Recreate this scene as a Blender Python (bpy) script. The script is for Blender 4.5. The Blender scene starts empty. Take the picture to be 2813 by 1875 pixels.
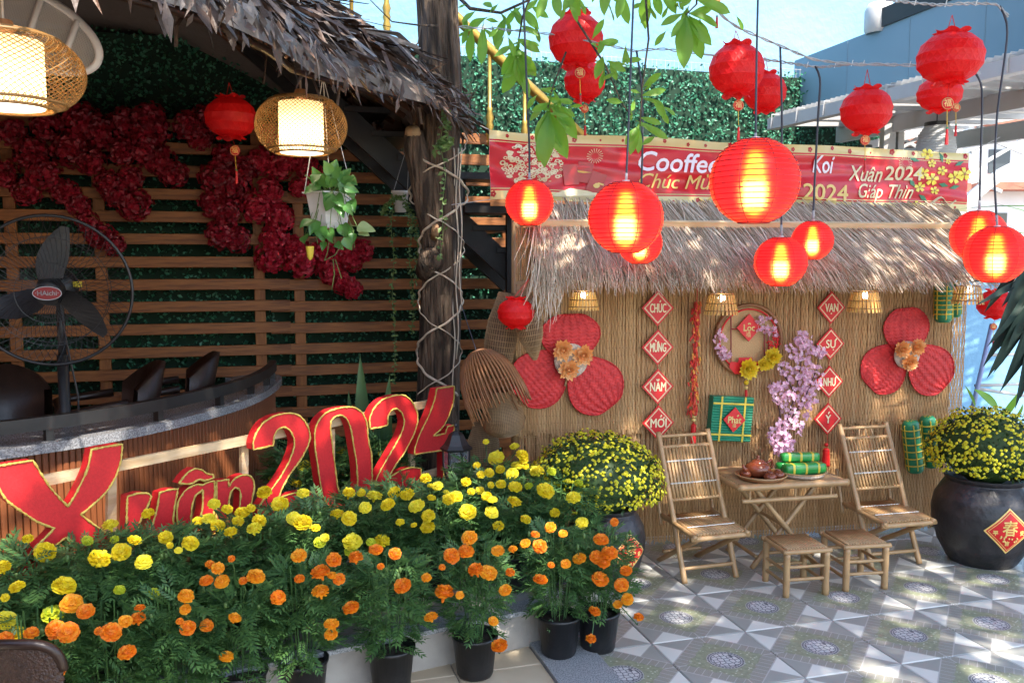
import bpy, math, random
from mathutils import Vector, Matrix, noise
from mathutils.geometry import tessellate_polygon
R = random.Random(7)
rad = math.radians
sc = bpy.context.scene
COL = sc.collection

# ------------------------------------------------------------------ camera, sky, sun, exposure
CAM_H, PITCH, FPX = 1.82, 0.09218, 2401.5          # metres, radians, focal length in photo pixels
cam_d = bpy.data.cameras.new('camera'); cam = bpy.data.objects.new('camera', cam_d); COL.objects.link(cam)
cam.location = (0, 0, CAM_H); cam.rotation_euler = (math.pi / 2 - PITCH, 0, 0)
cam_d.sensor_width = 36; cam_d.lens = 36 * FPX / 2813; cam_d.clip_start = .05; cam_d.clip_end = 300
sc.camera = cam
SUN_DIR = Vector((-.30, .50, -.81)).normalized()     # the way the light travels
sun_d = bpy.data.lights.new('sun', 'SUN'); sun = bpy.data.objects.new('sun', sun_d); COL.objects.link(sun)
sun_d.energy = 3.2; sun_d.angle = rad(.6); sun_d.color = (1, .93, .82)
sun.rotation_euler = SUN_DIR.to_track_quat('-Z', 'Y').to_euler()
wd = bpy.data.worlds.new('World'); sc.world = wd; wd.use_nodes = True
sky = wd.node_tree.nodes.new('ShaderNodeTexSky'); sky.sky_type = 'NISHITA'; sky.sun_disc = False
sky.sun_elevation = math.asin(-SUN_DIR.z); sky.sun_rotation = math.atan2(-SUN_DIR.x, -SUN_DIR.y)
wd.node_tree.links.new(sky.outputs[0], wd.node_tree.nodes['Background'].inputs[0])
wd.node_tree.nodes['Background'].inputs[1].default_value = .15
vs = sc.view_settings; vs.view_transform = 'Standard'; vs.look = 'None'; vs.gamma = 1; vs.exposure = 1.95
sc.render.engine = 'CYCLES'
cy = sc.cycles; cy.use_denoising = True; cy.max_bounces = 8; cy.transparent_max_bounces = 16
cy.diffuse_bounces = 4; cy.glossy_bounces = 3; cy.transmission_bounces = 6; cy.caustics_reflective = cy.caustics_refractive = False
cy.sample_clamp_indirect = 6

# ------------------------------------------------------------------ photo pixel (2352 wide view) -> point in the place
DS = 2813 / 2352
_c, _s = math.cos(PITCH), math.sin(PITCH)
def ray(x, y):
    X = (x * DS - 1406.5) / FPX; U = -(y * DS - 937.5) / FPX
    return Vector((X, _c + U * _s, -_s + U * _c))
def P(x, y, Y):
    r = ray(x, y); t = Y / r.y; return Vector((r.x * t, Y, CAM_H + r.z * t))
def G(x, y, z=0.):
    r = ray(x, y); t = (z - CAM_H) / r.z; return Vector((r.x * t, r.y * t, z))
def onplane(x, y, p0, n):
    r = ray(x, y); o = Vector((0, 0, CAM_H)); t = (p0 - o).dot(n) / r.dot(n); return o + r * t
class Plane:
    def __init__(s, p0, th):
        s.p0 = Vector(p0); s.th = th; s.u = Vector((math.cos(th), math.sin(th), 0)); s.n = Vector((math.sin(th), -math.cos(th), 0))
    def __call__(s, x, y, off=0.): return onplane(x, y, s.p0 + s.n * off, s.n)
    def M(s, p): return Matrix.Translation(p) @ Matrix.Rotation(s.th, 4, 'Z')
    def at(s, a, z, off=0.): return s.p0 + s.u * a + s.n * off + Vector((0, 0, z - s.p0.z))
WALL = Plane((.885, 5.472, 0), rad(10.3))       # woven wall of the stall
FEN = Plane((0, 7.67, 0), rad(15.9))            # slatted fence
SIGN = Plane((-1.84, 3.5, .5), rad(52.26))      # big letters
def px2m(n, Y): return n * DS / FPX * Y

# ------------------------------------------------------------------ mesh builder
class MB:
    def __init__(s): s.v = []; s.f = []
    def add(s, vs, fs):
        o = len(s.v); s.v += [Vector(p) for p in vs]; s.f += [tuple(i + o for i in f) for f in fs]; return s
    def box(s, c, size, M=None):
        hx, hy, hz = size[0] / 2, size[1] / 2, size[2] / 2; c = Vector(c)
        p = [Vector((x * hx, y * hy, z * hz)) for z in (-1, 1) for y in (-1, 1) for x in (-1, 1)]
        p = [c + (M @ q if M else q) for q in p]
        return s.add(p, [(0, 2, 3, 1), (4, 5, 7, 6), (0, 1, 5, 4), (2, 6, 7, 3), (0, 4, 6, 2), (1, 3, 7, 5)])
    def bbox(s, c, size, b, M=None):                         # box with bevelled long edges
        hx, hy, hz = [q / 2 for q in size]; c = Vector(c); ring = []
        prof = [(-hy + b, -hz), (hy - b, -hz), (hy, -hz + b), (hy, hz - b), (hy - b, hz), (-hy + b, hz), (-hy, hz - b), (-hy, -hz + b)]
        ps = [Vector((x, y, z)) for x in (-hx, hx) for y, z in prof]
        ps = [c + (M @ q if M else q) for q in ps]
        return s.add(ps, [tuple(range(7, -1, -1)), tuple(range(8, 16))] + [(i, (i + 1) % 8, (i + 1) % 8 + 8, i + 8) for i in range(8)])
    def beam(s, a, b, w, h, up=(0, 0, 1)):
        a, b = Vector(a), Vector(b); d = b - a; L = d.length; d = d.normalized(); up = Vector(up)
        y = up.cross(d)
        if y.length < 1e-4: y = Vector((1, 0, 0)).cross(d)
        y.normalize(); z = d.cross(y)
        return s.box((a + b) / 2, (L, w, h), Matrix((d, y, z)).transposed())
    def tube(s, path, r, seg=6, cap=True, flat=1.):
        path = [Vector(p) for p in path]; n = len(path); o = len(s.v)
        rs = r if isinstance(r, (list, tuple)) else [r] * n
        t0 = (path[1] - path[0]).normalized(); u = t0.orthogonal().normalized()
        for i in range(n):
            t = (path[min(i + 1, n - 1)] - path[max(i - 1, 0)])
            t = t.normalized() if t.length > 1e-9 else t0
            u = (u - t * u.dot(t)); u = u.normalized() if u.length > 1e-6 else t.orthogonal().normalized(); w = t.cross(u)
            for k in range(seg):
                a = 2 * math.pi * k / seg; s.v.append(path[i] + (u * math.cos(a) + w * math.sin(a) * flat) * rs[i])
        for i in range(n - 1):
            for k in range(seg):
                a, b = o + i * seg + k, o + i * seg + (k + 1) % seg; s.f.append((a, b, b + seg, a + seg))
        if cap: s.f.append(tuple(o + k for k in range(seg - 1, -1, -1))); s.f.append(tuple(o + (n - 1) * seg + k for k in range(seg)))
        return s
    def lathe(s, prof, seg=24, M=None, cap=False, fn=None):
        o = len(s.v); n = len(prof)
        for i, (r, z) in enumerate(prof):
            for k in range(seg):
                a = 2 * math.pi * k / seg; q = r * (fn(a, i) if fn else 1)
                p = Vector((q * math.cos(a), q * math.sin(a), z)); s.v.append(M @ p if M else p)
        for i in range(n - 1):
            for k in range(seg):
                a, b = o + i * seg + k, o + i * seg + (k + 1) % seg; s.f.append((a, b, b + seg, a + seg))
        if cap: s.f.append(tuple(o + k for k in range(seg - 1, -1, -1))); s.f.append(tuple(o + (n - 1) * seg + k for k in range(seg)))
        return s
    def prism(s, rings, front, back):
        """rings: outline then holes (2-d); front/back map (x, y) to 3-d"""
        tri = tessellate_polygon([[Vector((x, y, 0)) for x, y in r] for r in rings]); o = len(s.v)
        flat = [q for r in rings for q in r]; N = len(flat)
        s.v += [Vector(front(*q)) for q in flat] + [Vector(back(*q)) for q in flat]
        for t in tri: s.f.append((o + t[0], o + t[1], o + t[2])); s.f.append((o + N + t[2], o + N + t[1], o + N + t[0]))
        b = 0
        for r in rings:
            m = len(r)
            for i in range(m):
                p, q = o + b + i, o + b + (i + 1) % m; s.f.append((p, q, q + N, p + N))
            b += m
        return s
    def leaf(s, base, d, nrm, L, w, bend=.2, fold=.15, n=3, tip=.02):
        base, d, nrm = Vector(base), Vector(d).normalized(), Vector(nrm); side = d.cross(nrm)
        side = side.normalized() if side.length > 1e-5 else d.orthogonal().normalized(); up = side.cross(d)
        o = len(s.v)
        for i in range(n + 1):
            t = i / n; wd_ = w * (math.sin(math.pi * min(1, (t * .92 + .05)) ** .8) if 0 < i < n else tip)
            c = base + d * (L * t) - up * (bend * L * t * t)
            s.v += [c - side * wd_ / 2 + up * fold * wd_, c, c + side * wd_ / 2 + up * fold * wd_]
        for i in range(n):
            a = o + 3 * i; s.f += [(a, a + 1, a + 4, a + 3), (a + 1, a + 2, a + 5, a + 4)]
        return s
    def ball(s, c, r, seg=10, rings=6, sc_=(1, 1, 1)):
        M = Matrix.Translation(Vector(c)) @ Matrix.Diagonal((sc_[0], sc_[1], sc_[2], 1))
        return s.lathe([(max(1e-4, r * math.sin(math.pi * i / rings)), -r * math.cos(math.pi * i / rings)) for i in range(rings + 1)], seg, M)
    def mesh(s, name, m=None, smooth=False):
        me = bpy.data.meshes.new(name); me.from_pydata([tuple(p) for p in s.v], [], s.f)
        if m: me.materials.append(m)
        if smooth: me.polygons.foreach_set('use_smooth', [True] * len(me.polygons))
        me.update(); return me
    def build(s, name, m, parent=None, smooth=False, world=True, label=None, kind=None):
        if parent is not None and world:
            iv = WM[parent.name].inverted(); s.v = [iv @ p for p in s.v]
        return link(name, s.mesh(name, m, smooth), parent, None, label, kind)
WM = {}
def link(name, me, parent=None, Mw=None, label=None, kind=None):
    o = bpy.data.objects.new(name, me); COL.objects.link(o)
    if parent is not None: o.parent = parent
    P0 = WM[parent.name] if parent is not None else Matrix.Identity(4)
    if Mw is not None: o.matrix_basis = P0.inverted() @ Mw; WM[o.name] = Mw
    else: WM[o.name] = P0.copy()
    if label: o['label'] = label
    if kind: o['kind'] = kind
    return o
def thing(name, label, cat, M=None, group=None):
    o = bpy.data.objects.new(name, None); COL.objects.link(o); o.empty_display_size = .05
    M = M if isinstance(M, Matrix) else Matrix.Translation(Vector(M if M is not None else (0, 0, 0)))
    o.matrix_basis = M; WM[o.name] = M.copy(); o['label'] = label; o['category'] = cat
    if group: o['group'] = group
    return o
def tag(o, label, cat, group=None):
    o['label'] = label; o['category'] = cat
    if group: o['group'] = group
    return o
def struct(o): o['kind'] = 'structure'; return o
def dup(root, M, label, group=None):
    r = root.copy(); COL.objects.link(r); r.matrix_basis = M; WM[r.name] = M.copy(); r['label'] = label
    if group: r['group'] = group
    for ch in list(root.children):
        c = ch.copy(); COL.objects.link(c); c.parent = r; WM[c.name] = M @ c.matrix_basis
        for g in list(ch.children):
            d = g.copy(); COL.objects.link(d); d.parent = c; WM[d.name] = WM[c.name] @ d.matrix_basis
    return r
def Rz(a): return Matrix.Rotation(a, 4, 'Z')
def Rx(a): return Matrix.Rotation(a, 4, 'X')
def Ry(a): return Matrix.Rotation(a, 4, 'Y')
def T(*p): return Matrix.Translation(Vector(p[0] if len(p) == 1 else p))
def S(*k): return Matrix.Diagonal((k[0], k[-1] if len(k) == 1 else k[1], k[-1], 1))
def rnd(a, b): return R.uniform(a, b)
def lerp(a, b, t): return a + (b - a) * t

# ------------------------------------------------------------------ materials
def c4(c): return (c[0], c[1], c[2], 1)
def mat(name, col, rough=.6, col2=None, scale=8., stretch=(1, 1, 1), bump=0., bscale=None, metal=0., spec=.5, trans=0., isl=None,
        emit=None, estr=0., detail=4., lo=.35, hi=.65, coat=0., alpha=None, sheen=0., tcol=None, bdist=.02):
    m = bpy.data.materials.new(name); m.use_nodes = True; nt = m.node_tree; N = nt.nodes; Lk = nt.links.new
    b = N['Principled BSDF']; b.inputs['Roughness'].default_value = rough; b.inputs['Metallic'].default_value = metal
    b.inputs['Specular IOR Level'].default_value = spec; b.inputs['Coat Weight'].default_value = coat; b.inputs['Sheen Weight'].default_value = sheen
    b.inputs['Base Color'].default_value = c4(col); out = N['Material Output']
    colsock = None
    tc = N.new('ShaderNodeTexCoord'); mp = N.new('ShaderNodeMapping'); mp.inputs['Scale'].default_value = stretch; Lk(tc.outputs['Object'], mp.inputs[0])
    if col2 is not None or bump:
        nz = N.new('ShaderNodeTexNoise'); nz.inputs['Scale'].default_value = scale; nz.inputs['Detail'].default_value = detail; Lk(mp.outputs[0], nz.inputs[0])
    if col2 is not None:
        cr = N.new('ShaderNodeValToRGB'); cr.color_ramp.elements[0].position = lo; cr.color_ramp.elements[1].position = hi
        cr.color_ramp.elements[0].color = c4(col); cr.color_ramp.elements[1].color = c4(col2); Lk(nz.outputs[0], cr.inputs[0]); colsock = cr.outputs[0]
    if isl:
        ge = N.new('ShaderNodeNewGeometry'); ir = N.new('ShaderNodeValToRGB'); el = ir.color_ramp.elements
        for i, q in enumerate(isl):
            e = el[i] if i < 2 else el.new(i / (len(isl) - 1)); e.position = i / (len(isl) - 1); e.color = c4(q)
        Lk(ge.outputs['Random Per Island'], ir.inputs[0])
        if colsock:
            mx = N.new('ShaderNodeMix'); mx.data_type = 'RGBA'; mx.inputs[0].default_value = .5; Lk(colsock, mx.inputs[6]); Lk(ir.outputs[0], mx.inputs[7]); colsock = mx.outputs[2]
        else: colsock = ir.outputs[0]
    if colsock: Lk(colsock, b.inputs['Base Color'])
    if bump:
        bn = N.new('ShaderNodeTexNoise'); bn.inputs['Scale'].default_value = bscale or scale * 4; bn.inputs['Detail'].default_value = 5; Lk(mp.outputs[0], bn.inputs[0])
        bp = N.new('ShaderNodeBump'); bp.inputs['Strength'].default_value = bump; bp.inputs['Distance'].default_value = bdist; Lk(bn.outputs[0], bp.inputs['Height']); Lk(bp.outputs[0], b.inputs['Normal'])
    if emit is not None: b.inputs['Emission Color'].default_value = c4(emit); b.inputs['Emission Strength'].default_value = estr
    if trans or alpha is not None:
        sh = b.outputs[0]
        if trans:
            tr = N.new('ShaderNodeBsdfTranslucent'); tr.inputs[0].default_value = c4(tcol or col)
            if colsock and not tcol: Lk(colsock, tr.inputs[0])
            ms = N.new('ShaderNodeMixShader'); ms.inputs[0].default_value = trans; Lk(sh, ms.inputs[1]); Lk(tr.outputs[0], ms.inputs[2]); sh = ms.outputs[0]
        if alpha is not None:
            tp = N.new('ShaderNodeBsdfTransparent'); tp.inputs[0].default_value = c4(alpha[1]); ms = N.new('ShaderNodeMixShader'); ms.inputs[0].default_value = alpha[0]
            Lk(sh, ms.inputs[1]); Lk(tp.outputs[0], ms.inputs[2]); sh = ms.outputs[0]
        Lk(sh, out.inputs[0])
    return m
def glow(name, col, strength):
    m = bpy.data.materials.new(name); m.use_nodes = True; N = m.node_tree.nodes; N.remove(N['Principled BSDF'])
    e = N.new('ShaderNodeEmission'); e.inputs[0].default_value = c4(col); e.inputs[1].default_value = strength
    m.node_tree.links.new(e.outputs[0], N['Material Output'].inputs[0]); return m
M = {}
M['mortar'] = mat('mortar', (.22, .2, .18), .9, (.3, .28, .25), 15)
M['granite'] = mat('granite', (.16, .17, .18), .45, (.42, .43, .44), 160, bump=.05, detail=6, lo=.4, hi=.62)
M['granite_top'] = mat('granite_top', (.13, .13, .135), .22, (.30, .30, .31), 140, detail=6, lo=.4, hi=.62)
M['plaster'] = mat('plaster', (.38, .35, .31), .85, (.27, .245, .22), 5, bump=.15, bscale=60)
M['blue_wall'] = mat('blue_wall', (.17, .36, .56), .85, (.22, .42, .60), 1.2, bump=.5, bscale=14, detail=8)
M['grey_panel'] = mat('grey_panel', (.16, .26, .33), .5, (.19, .29, .36), .7)
M['white_metal'] = mat('white_metal', (.55, .54, .52), .45, (.47, .46, .45), 3)
M['sheet'] = mat('sheet', (.62, .62, .62), .5, (.5, .5, .5), 2, metal=.2)
M['dark_steel'] = mat('dark_steel', (.008, .0075, .0075), .45, (.016, .014, .013), 6, bump=.08)
M['gold'] = mat('gold', (.50, .32, .07), .38, (.36, .22, .05), 10, metal=.75, bump=.05)
M['cedar'] = mat('cedar', (.34, .12, .025), .5, (.18, .055, .011), 4, (1, 1, 12), bump=.25, bscale=18, detail=7)
M['cedar_v'] = mat('cedar_v', (.36, .13, .028), .55, (.22, .07, .014), 5, (9, 9, 1), bump=.2, bscale=22)
M['pine'] = mat('pine', (.68, .50, .30), .6, (.55, .36, .18), 4, (1, 1, 8), bump=.15)
M['bar_wood'] = mat('bar_wood', (.26, .085, .03), .42, (.16, .045, .015), 6, (6, 6, .6), bump=.2, isl=[(.30, .10, .035), (.19, .06, .02), (.24, .08, .03)])
M['bark'] = mat('bark', (.036, .024, .016), .92, (.15, .10, .066), 15, (1.6, 1.6, .22), bump=1., bscale=22, detail=9, bdist=.08, lo=.4, hi=.6)
M['stump'] = mat('stump', (.42, .27, .14), .8, (.25, .14, .07), 14, bump=.4)
M['red_paint'] = mat('red_paint', (.60, .013, .017), .6, (.52, .009, .012), 90, bump=.25, bscale=220, bdist=.004)
M['yellow_trim'] = mat('yellow_trim', (.62, .46, .10), .6, (.5, .33, .06), 60, bump=.3)
M['gold_print'] = mat('gold_print', (.75, .55, .20), .45, (.62, .42, .13), 30)
M['cream_print'] = mat('cream_print', (.80, .70, .42), .5)
M['white_print'] = mat('white_print', (.85, .84, .86), .5)
M['red_card'] = mat('red_card', (.66, .010, .012), .5, (.58, .008, .01), 12)
M['red_fan'] = mat('red_fan', (.60, .026, .026), .6, (.46, .014, .016), 25, bump=.4, bscale=120, bdist=.006)
M['bamboo'] = mat('bamboo', (.44, .27, .125), .42, (.30, .17, .07), 5, (3, 3, 3), bump=.1, isl=[(.47, .30, .145), (.35, .21, .095), (.42, .26, .125), (.29, .17, .08)])
M['lacing'] = mat('lacing', (.8, .78, .74), .7)
M['reed'] = mat('reed', (.55, .34, .15), .65, (.38, .21, .09), 7, (1, 1, .25), isl=[(.80, .50, .23), (.60, .33, .14), (.72, .43, .19), (.86, .59, .32), (.64, .37, .16)], trans=.22)
M['weft'] = mat('weft', (.44, .26, .11), .7, (.34, .19, .08), 14)
M['straw'] = mat('straw', (.45, .36, .27), .6, isl=[(.60, .49, .36), (.35, .25, .17), (.54, .43, .31), (.26, .18, .12), (.70, .62, .51), (.46, .35, .25)])
M['palm'] = mat('palm', (.10, .07, .05), .5, isl=[(.10, .06, .035), (.04, .025, .018), (.13, .10, .085), (.055, .03, .02), (.20, .175, .16), (.12, .055, .026), (.05, .03, .022), (.085, .05, .03)], bump=.4, bscale=30)
M['wicker'] = mat('wicker', (.36, .22, .10), .6, (.24, .14, .06), 20, isl=[(.40, .26, .13), (.27, .16, .07), (.33, .21, .1)])
M['rust_bamboo'] = mat('rust_bamboo', (.34, .15, .055), .5, (.20, .08, .028), 9, isl=[(.36, .17, .065), (.20, .08, .03), (.29, .125, .045)])
M['rattan'] = mat('rattan', (.42, .24, .07), .5, isl=[(.36, .19, .05), (.22, .11, .03), (.30, .16, .045)])
M['wicker_dark'] = mat('wicker_dark', (.12, .065, .03), .8, (.08, .04, .02), 30)
M['black_plastic'] = mat('black_plastic', (.009, .009, .010), .42, (.015, .015, .017), 8, bump=.12, bscale=40)
M['urn'] = mat('urn', (.013, .012, .014), .42, (.028, .024, .026), 12, bump=.25, bscale=30)
M['soil'] = mat('soil', (.03, .02, .015), .95, (.06, .04, .03), 40, bump=.6)
M['leaf'] = mat('leaf', (.02, .05, .025), .5, isl=[(.07, .16, .05), (.105, .22, .06), (.05, .125, .045), (.14, .28, .075)], trans=.3)
M['mum_leaf'] = mat('mum_leaf', (.02, .05, .012), .6, isl=[(.02, .05, .012), (.035, .075, .016), (.045, .09, .02)], trans=.15)
M['tree_leaf'] = mat('tree_leaf', (.13, .30, .03), .42, (.19, .40, .05), 9, trans=.5, tcol=(.38, .62, .05))
M['crown_leaf'] = mat('crown_leaf', (.06, .14, .03), .5, isl=[(.05, .12, .03), (.08, .18, .03)], trans=.25)
M['pothos'] = mat('pothos', (.09, .24, .05), .35, (.05, .15, .035), 14, trans=.25, tcol=(.2, .4, .06))
M['pothos_pale'] = mat('pothos_pale', (.42, .5, .22), .4, (.3, .42, .15), 14, trans=.3)
M['snake_leaf'] = mat('snake_leaf', (.04, .10, .045), .4, (.09, .17, .06), 8, (1, 1, .3), bump=.05)
M['vine'] = mat('vine', (.07, .14, .03), .5, isl=[(.06, .13, .03), (.12, .2, .05), (.18, .26, .08)], trans=.25)
M['palm_leaf'] = mat('palm_leaf', (.012, .028, .02), .6, (.02, .04, .028), 6, spec=.2)
M['hedge'] = mat('hedge', (.03, .16, .08), .45, isl=[(.03, .17, .09), (.07, .29, .16), (.02, .12, .07), (.13, .42, .27)], trans=.2)
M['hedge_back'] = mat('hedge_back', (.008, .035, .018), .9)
M['marigold_y'] = mat('marigold_y', (.80, .62, .008), .6, isl=[(.82, .66, .01), (.72, .50, .004), (.85, .72, .02)], trans=.25)
M['marigold_g'] = mat('marigold_g', (.50, .56, .02), .6, isl=[(.45, .52, .02), (.62, .62, .02), (.35, .45, .02)], trans=.25)
M['marigold_y2'] = mat('marigold_y2', (.85, .72, .03), .6, isl=[(.86, .76, .04), (.80, .66, .02), (.9, .82, .08)], trans=.25)
M['marigold_o2'] = mat('marigold_o2', (.86, .34, .008), .6, isl=[(.88, .38, .01), (.80, .26, .004), (.9, .46, .02)], trans=.25)
M['marigold_o'] = mat('marigold_o', (.82, .22, .004), .6, isl=[(.85, .26, .005), (.75, .15, .002), (.88, .33, .01)], trans=.25)
M['marigold_heart'] = mat('marigold_heart', (.30, .26, .01), .7)
M['bud'] = mat('bud', (.07, .13, .03), .55)
M['mum'] = mat('mum', (.70, .62, .012), .55, isl=[(.72, .62, .012), (.60, .54, .012), (.80, .72, .03), (.50, .50, .02)], trans=.2)
M['bract_lit'] = mat('bract_lit', (.5, .014, .04), .45, isl=[(.52, .014, .04), (.34, .008, .022), (.66, .03, .07), (.44, .011, .03)], trans=.25)  # lit copy of bract: light on the right-hand clusters painted into the colour
M['bract'] = mat('bract', (.42, .012, .03), .45, isl=[(.30, .007, .02), (.17, .004, .011), (.42, .013, .034), (.24, .006, .016)], trans=.22)
M['cord_black'] = mat('cord_black', (.03, .035, .05), .5)
M['cord_grey'] = mat('cord_grey', (.42, .41, .42), .5, (.3, .3, .31), 20)
M['ribbon'] = mat('ribbon', (.62, .52, .40), .5, (.5, .4, .3), 16)
M['lantern_red'] = mat('lantern_red', (.82, .014, .018), .45, isl=[(.82, .014, .018), (.74, .010, .014), (.88, .024, .024)], trans=.5, tcol=(.98, .025, .02))
M['tassel'] = mat('tassel', (.62, .01, .01), .5, (.5, .008, .008), 60)
M['yellow_cord'] = mat('yellow_cord', (.75, .45, .03), .5)
M['white_plastic'] = mat('white_plastic', (.72, .70, .68), .4, (.6, .58, .56), 5)
M['white_paper'] = mat('white_paper', (.62, .62, .62), .7, trans=.3, bump=.1, bscale=20)
M['leather'] = mat('leather', (.022, .011, .008), .38, (.032, .016, .011), 12, bump=.1)
M['clay'] = mat('clay', (.16, .035, .016), .25, (.22, .055, .02), 14)
M['green_wrap'] = mat('green_wrap', (.012, .20, .035), .28, (.02, .28, .05), 12, (1, 1, 4), coat=.3)
M['green_cloth'] = mat('green_cloth', (.015, .24, .13), .4, (.01, .17, .09), 9, bump=.15)
M['green_roll'] = mat('green_roll', (.012, .17, .075), .4, (.02, .26, .12), 20, bump=.2)
M['yellow_tie'] = mat('yellow_tie', (.68, .52, .05), .5, (.55, .42, .04), 15)
M['peach'] = mat('peach', (.78, .48, .62), .6, isl=[(.80, .50, .64), (.70, .38, .55), (.88, .66, .76), (.62, .32, .46)], trans=.3)
M['twig'] = mat('twig', (.08, .045, .05), .8, (.12, .06, .05), 30)
M['dark_red'] = mat('dark_red', (.24, .012, .014), .5, (.18, .01, .012), 15)
M['orange_petal'] = mat('orange_petal', (.9, .42, .13), .6, isl=[(.92, .50, .18), (.88, .36, .09), (.94, .64, .32)], trans=.2)
M['yellow_petal'] = mat('yellow_petal', (.85, .66, .03), .6, isl=[(.85, .66, .03), (.78, .54, .01), (.88, .74, .08)], trans=.25)
M['cream_disc'] = mat('cream_disc', (.62, .52, .42), .8, (.5, .4, .31), 60, bump=.5, bscale=90)
M['cracker'] = mat('cracker', (.50, .02, .012), .5, isl=[(.55, .02, .012), (.45, .015, .01), (.6, .05, .015), (.75, .42, .05)])
M['ladder_blue'] = mat('ladder_blue', (.20, .24, .42), .4, (.26, .3, .46), 9)
M['far_white'] = mat('far_white', (.78, .78, .76), .8, (.68, .68, .67), 1.5)
M['far_tile'] = mat('far_tile', (.42, .15, .09), .7, (.3, .11, .07), 6)
M['glass_dark'] = mat('glass_dark', (.04, .05, .06), .1)
# ================================================================== SETTING
class NG:                                            # tiny node-maths helper
    def __init__(s, m): s.nt = m.node_tree; s.N = s.nt.nodes
    def L(s, a, b): s.nt.links.new(a, b)
    def m(s, op, a, b=None, c=None):
        n = s.N.new('ShaderNodeMath'); n.operation = op
        for i, q in enumerate((a, b, c)):
            if q is None: continue
            if isinstance(q, (int, float)): n.inputs[i].default_value = q
            else: s.L(q, n.inputs[i])
        return n.outputs[0]
    def mix(s, f, a, b):
        n = s.N.new('ShaderNodeMix'); n.data_type = 'RGBA'
        for i, q in ((0, f), (6, a), (7, b)):
            if isinstance(q, (int, float)): n.inputs[i].default_value = q
            elif isinstance(q, tuple): n.inputs[i].default_value = c4(q)
            else: s.L(q, n.inputs[i])
        return n.outputs[2]
    def noise(s, vec, scale, detail=4.):
        n = s.N.new('ShaderNodeTexNoise'); n.inputs['Scale'].default_value = scale; n.inputs['Detail'].default_value = detail; s.L(vec, n.inputs[0]); return n.outputs[0]
    def voro(s, vec, scale, feat='F1', rnd_=1.):
        n = s.N.new('ShaderNodeTexVoronoi'); n.feature = feat; n.inputs['Scale'].default_value = scale; n.inputs['Randomness'].default_value = rnd_; s.L(vec, n.inputs[0]); return n.outputs[0]
def tile_material():
    m = bpy.data.materials.new('printed_tile'); m.use_nodes = True; g = NG(m); b = g.N['Principled BSDF']
    tc = g.N.new('ShaderNodeTexCoord'); sp = g.N.new('ShaderNodeSeparateXYZ'); g.L(tc.outputs['Object'], sp.inputs[0]); ob = tc.outputs['Object']
    u = g.m('MULTIPLY', sp.outputs[0], 2.); v = g.m('MULTIPLY', sp.outputs[1], 2.)
    a = g.m('ADD', u, v); bb = g.m('SUBTRACT', u, v); A, B = g.m('ABSOLUTE', a), g.m('ABSOLUTE', bb); mm = g.m('MAXIMUM', A, B)
    au, av = g.m('ABSOLUTE', u), g.m('ABSOLUTE', v)
    big = g.m('GREATER_THAN', au, av); pos = g.m('GREATER_THAN', g.m('MULTIPLY', u, v), 0.)
    white = g.m('ABSOLUTE', g.m('SUBTRACT', big, pos))
    n1 = g.noise(ob, 6); spk = g.noise(ob, 260, 2)
    cw = g.mix(n1, (.68, .67, .60), (.82, .81, .74)); cg = g.mix(n1, (.28, .285, .26), (.36, .365, .335))
    corner = g.mix(white, cg, cw)
    brick = g.mix(spk, (.13, .13, .11), (.44, .43, .37))
    ge = g.m('GREATER_THAN', A, B); w = g.m('ADD', g.m('MULTIPLY', bb, ge), g.m('MULTIPLY', a, g.m('SUBTRACT', 1., ge)))
    fr = g.m('FRACT', g.m('ADD', g.m('DIVIDE', w, .102), 20.5)); jo = g.m('LESS_THAN', fr, .085)
    dg = g.m('LESS_THAN', g.m('ABSOLUTE', g.m('SUBTRACT', A, B)), .012)
    brick = g.mix(g.m('MAXIMUM', jo, dg), brick, (.50, .48, .46))
    gn = g.noise(ob, 45, 5); gn2 = g.noise(ob, 16, 3)
    green = g.mix(g.m('MULTIPLY', gn, 1.25), (.09, .105, .06), (.36, .39, .25))
    fl = g.m('LESS_THAN', g.voro(ob, 46), .2); green = g.mix(fl, green, (.60, .62, .50))
    edge = g.m('GREATER_THAN', g.m('ADD', mm, g.m('MULTIPLY', g.m('SUBTRACT', gn2, .5), .22)), .385)
    col = g.mix(edge, green, brick)
    col = g.mix(g.m('GREATER_THAN', mm, .555), col, (.50, .48, .46)); col = g.mix(g.m('GREATER_THAN', mm, .570), col, corner)
    diag = g.m('MULTIPLY', g.m('LESS_THAN', g.m('ABSOLUTE', g.m('SUBTRACT', au, av)), .006), g.m('GREATER_THAN', mm, .57)); col = g.mix(diag, col, (.45, .43, .4))
    r = g.m('SQRT', g.m('ADD', g.m('MULTIPLY', u, u), g.m('MULTIPLY', v, v)))
    peb = g.m('LESS_THAN', g.voro(ob, 40, 'DISTANCE_TO_EDGE', .45), .085); med = g.mix(peb, (.60, .60, .60), (.05, .055, .09))
    med = g.mix(g.m('GREATER_THAN', r, .132), med, (.07, .075, .11)); med = g.mix(g.m('GREATER_THAN', r, .141), med, (.56, .56, .56))
    ang = g.m('ARCTAN2', u, v); dash = g.m('LESS_THAN', g.m('FRACT', g.m('MULTIPLY', ang, 5.1)), .82)
    med = g.mix(g.m('MULTIPLY', g.m('GREATER_THAN', r, .148), dash), med, (.06, .065, .10)); med = g.mix(g.m('GREATER_THAN', r, .166), med, (.5, .5, .48))
    col = g.mix(g.m('LESS_THAN', r, .172), col, med)
    dirt = g.noise(tc.outputs['Object'], 3.1, 6); col = g.mix(g.m('MULTIPLY', dirt, .35), col, (.26, .245, .22))
    g.L(col, b.inputs['Base Color']); b.inputs['Roughness'].default_value = .34
    rr = g.m('MULTIPLY_ADD', g.noise(ob, 9), .3, .2); g.L(rr, b.inputs['Roughness'])
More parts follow.
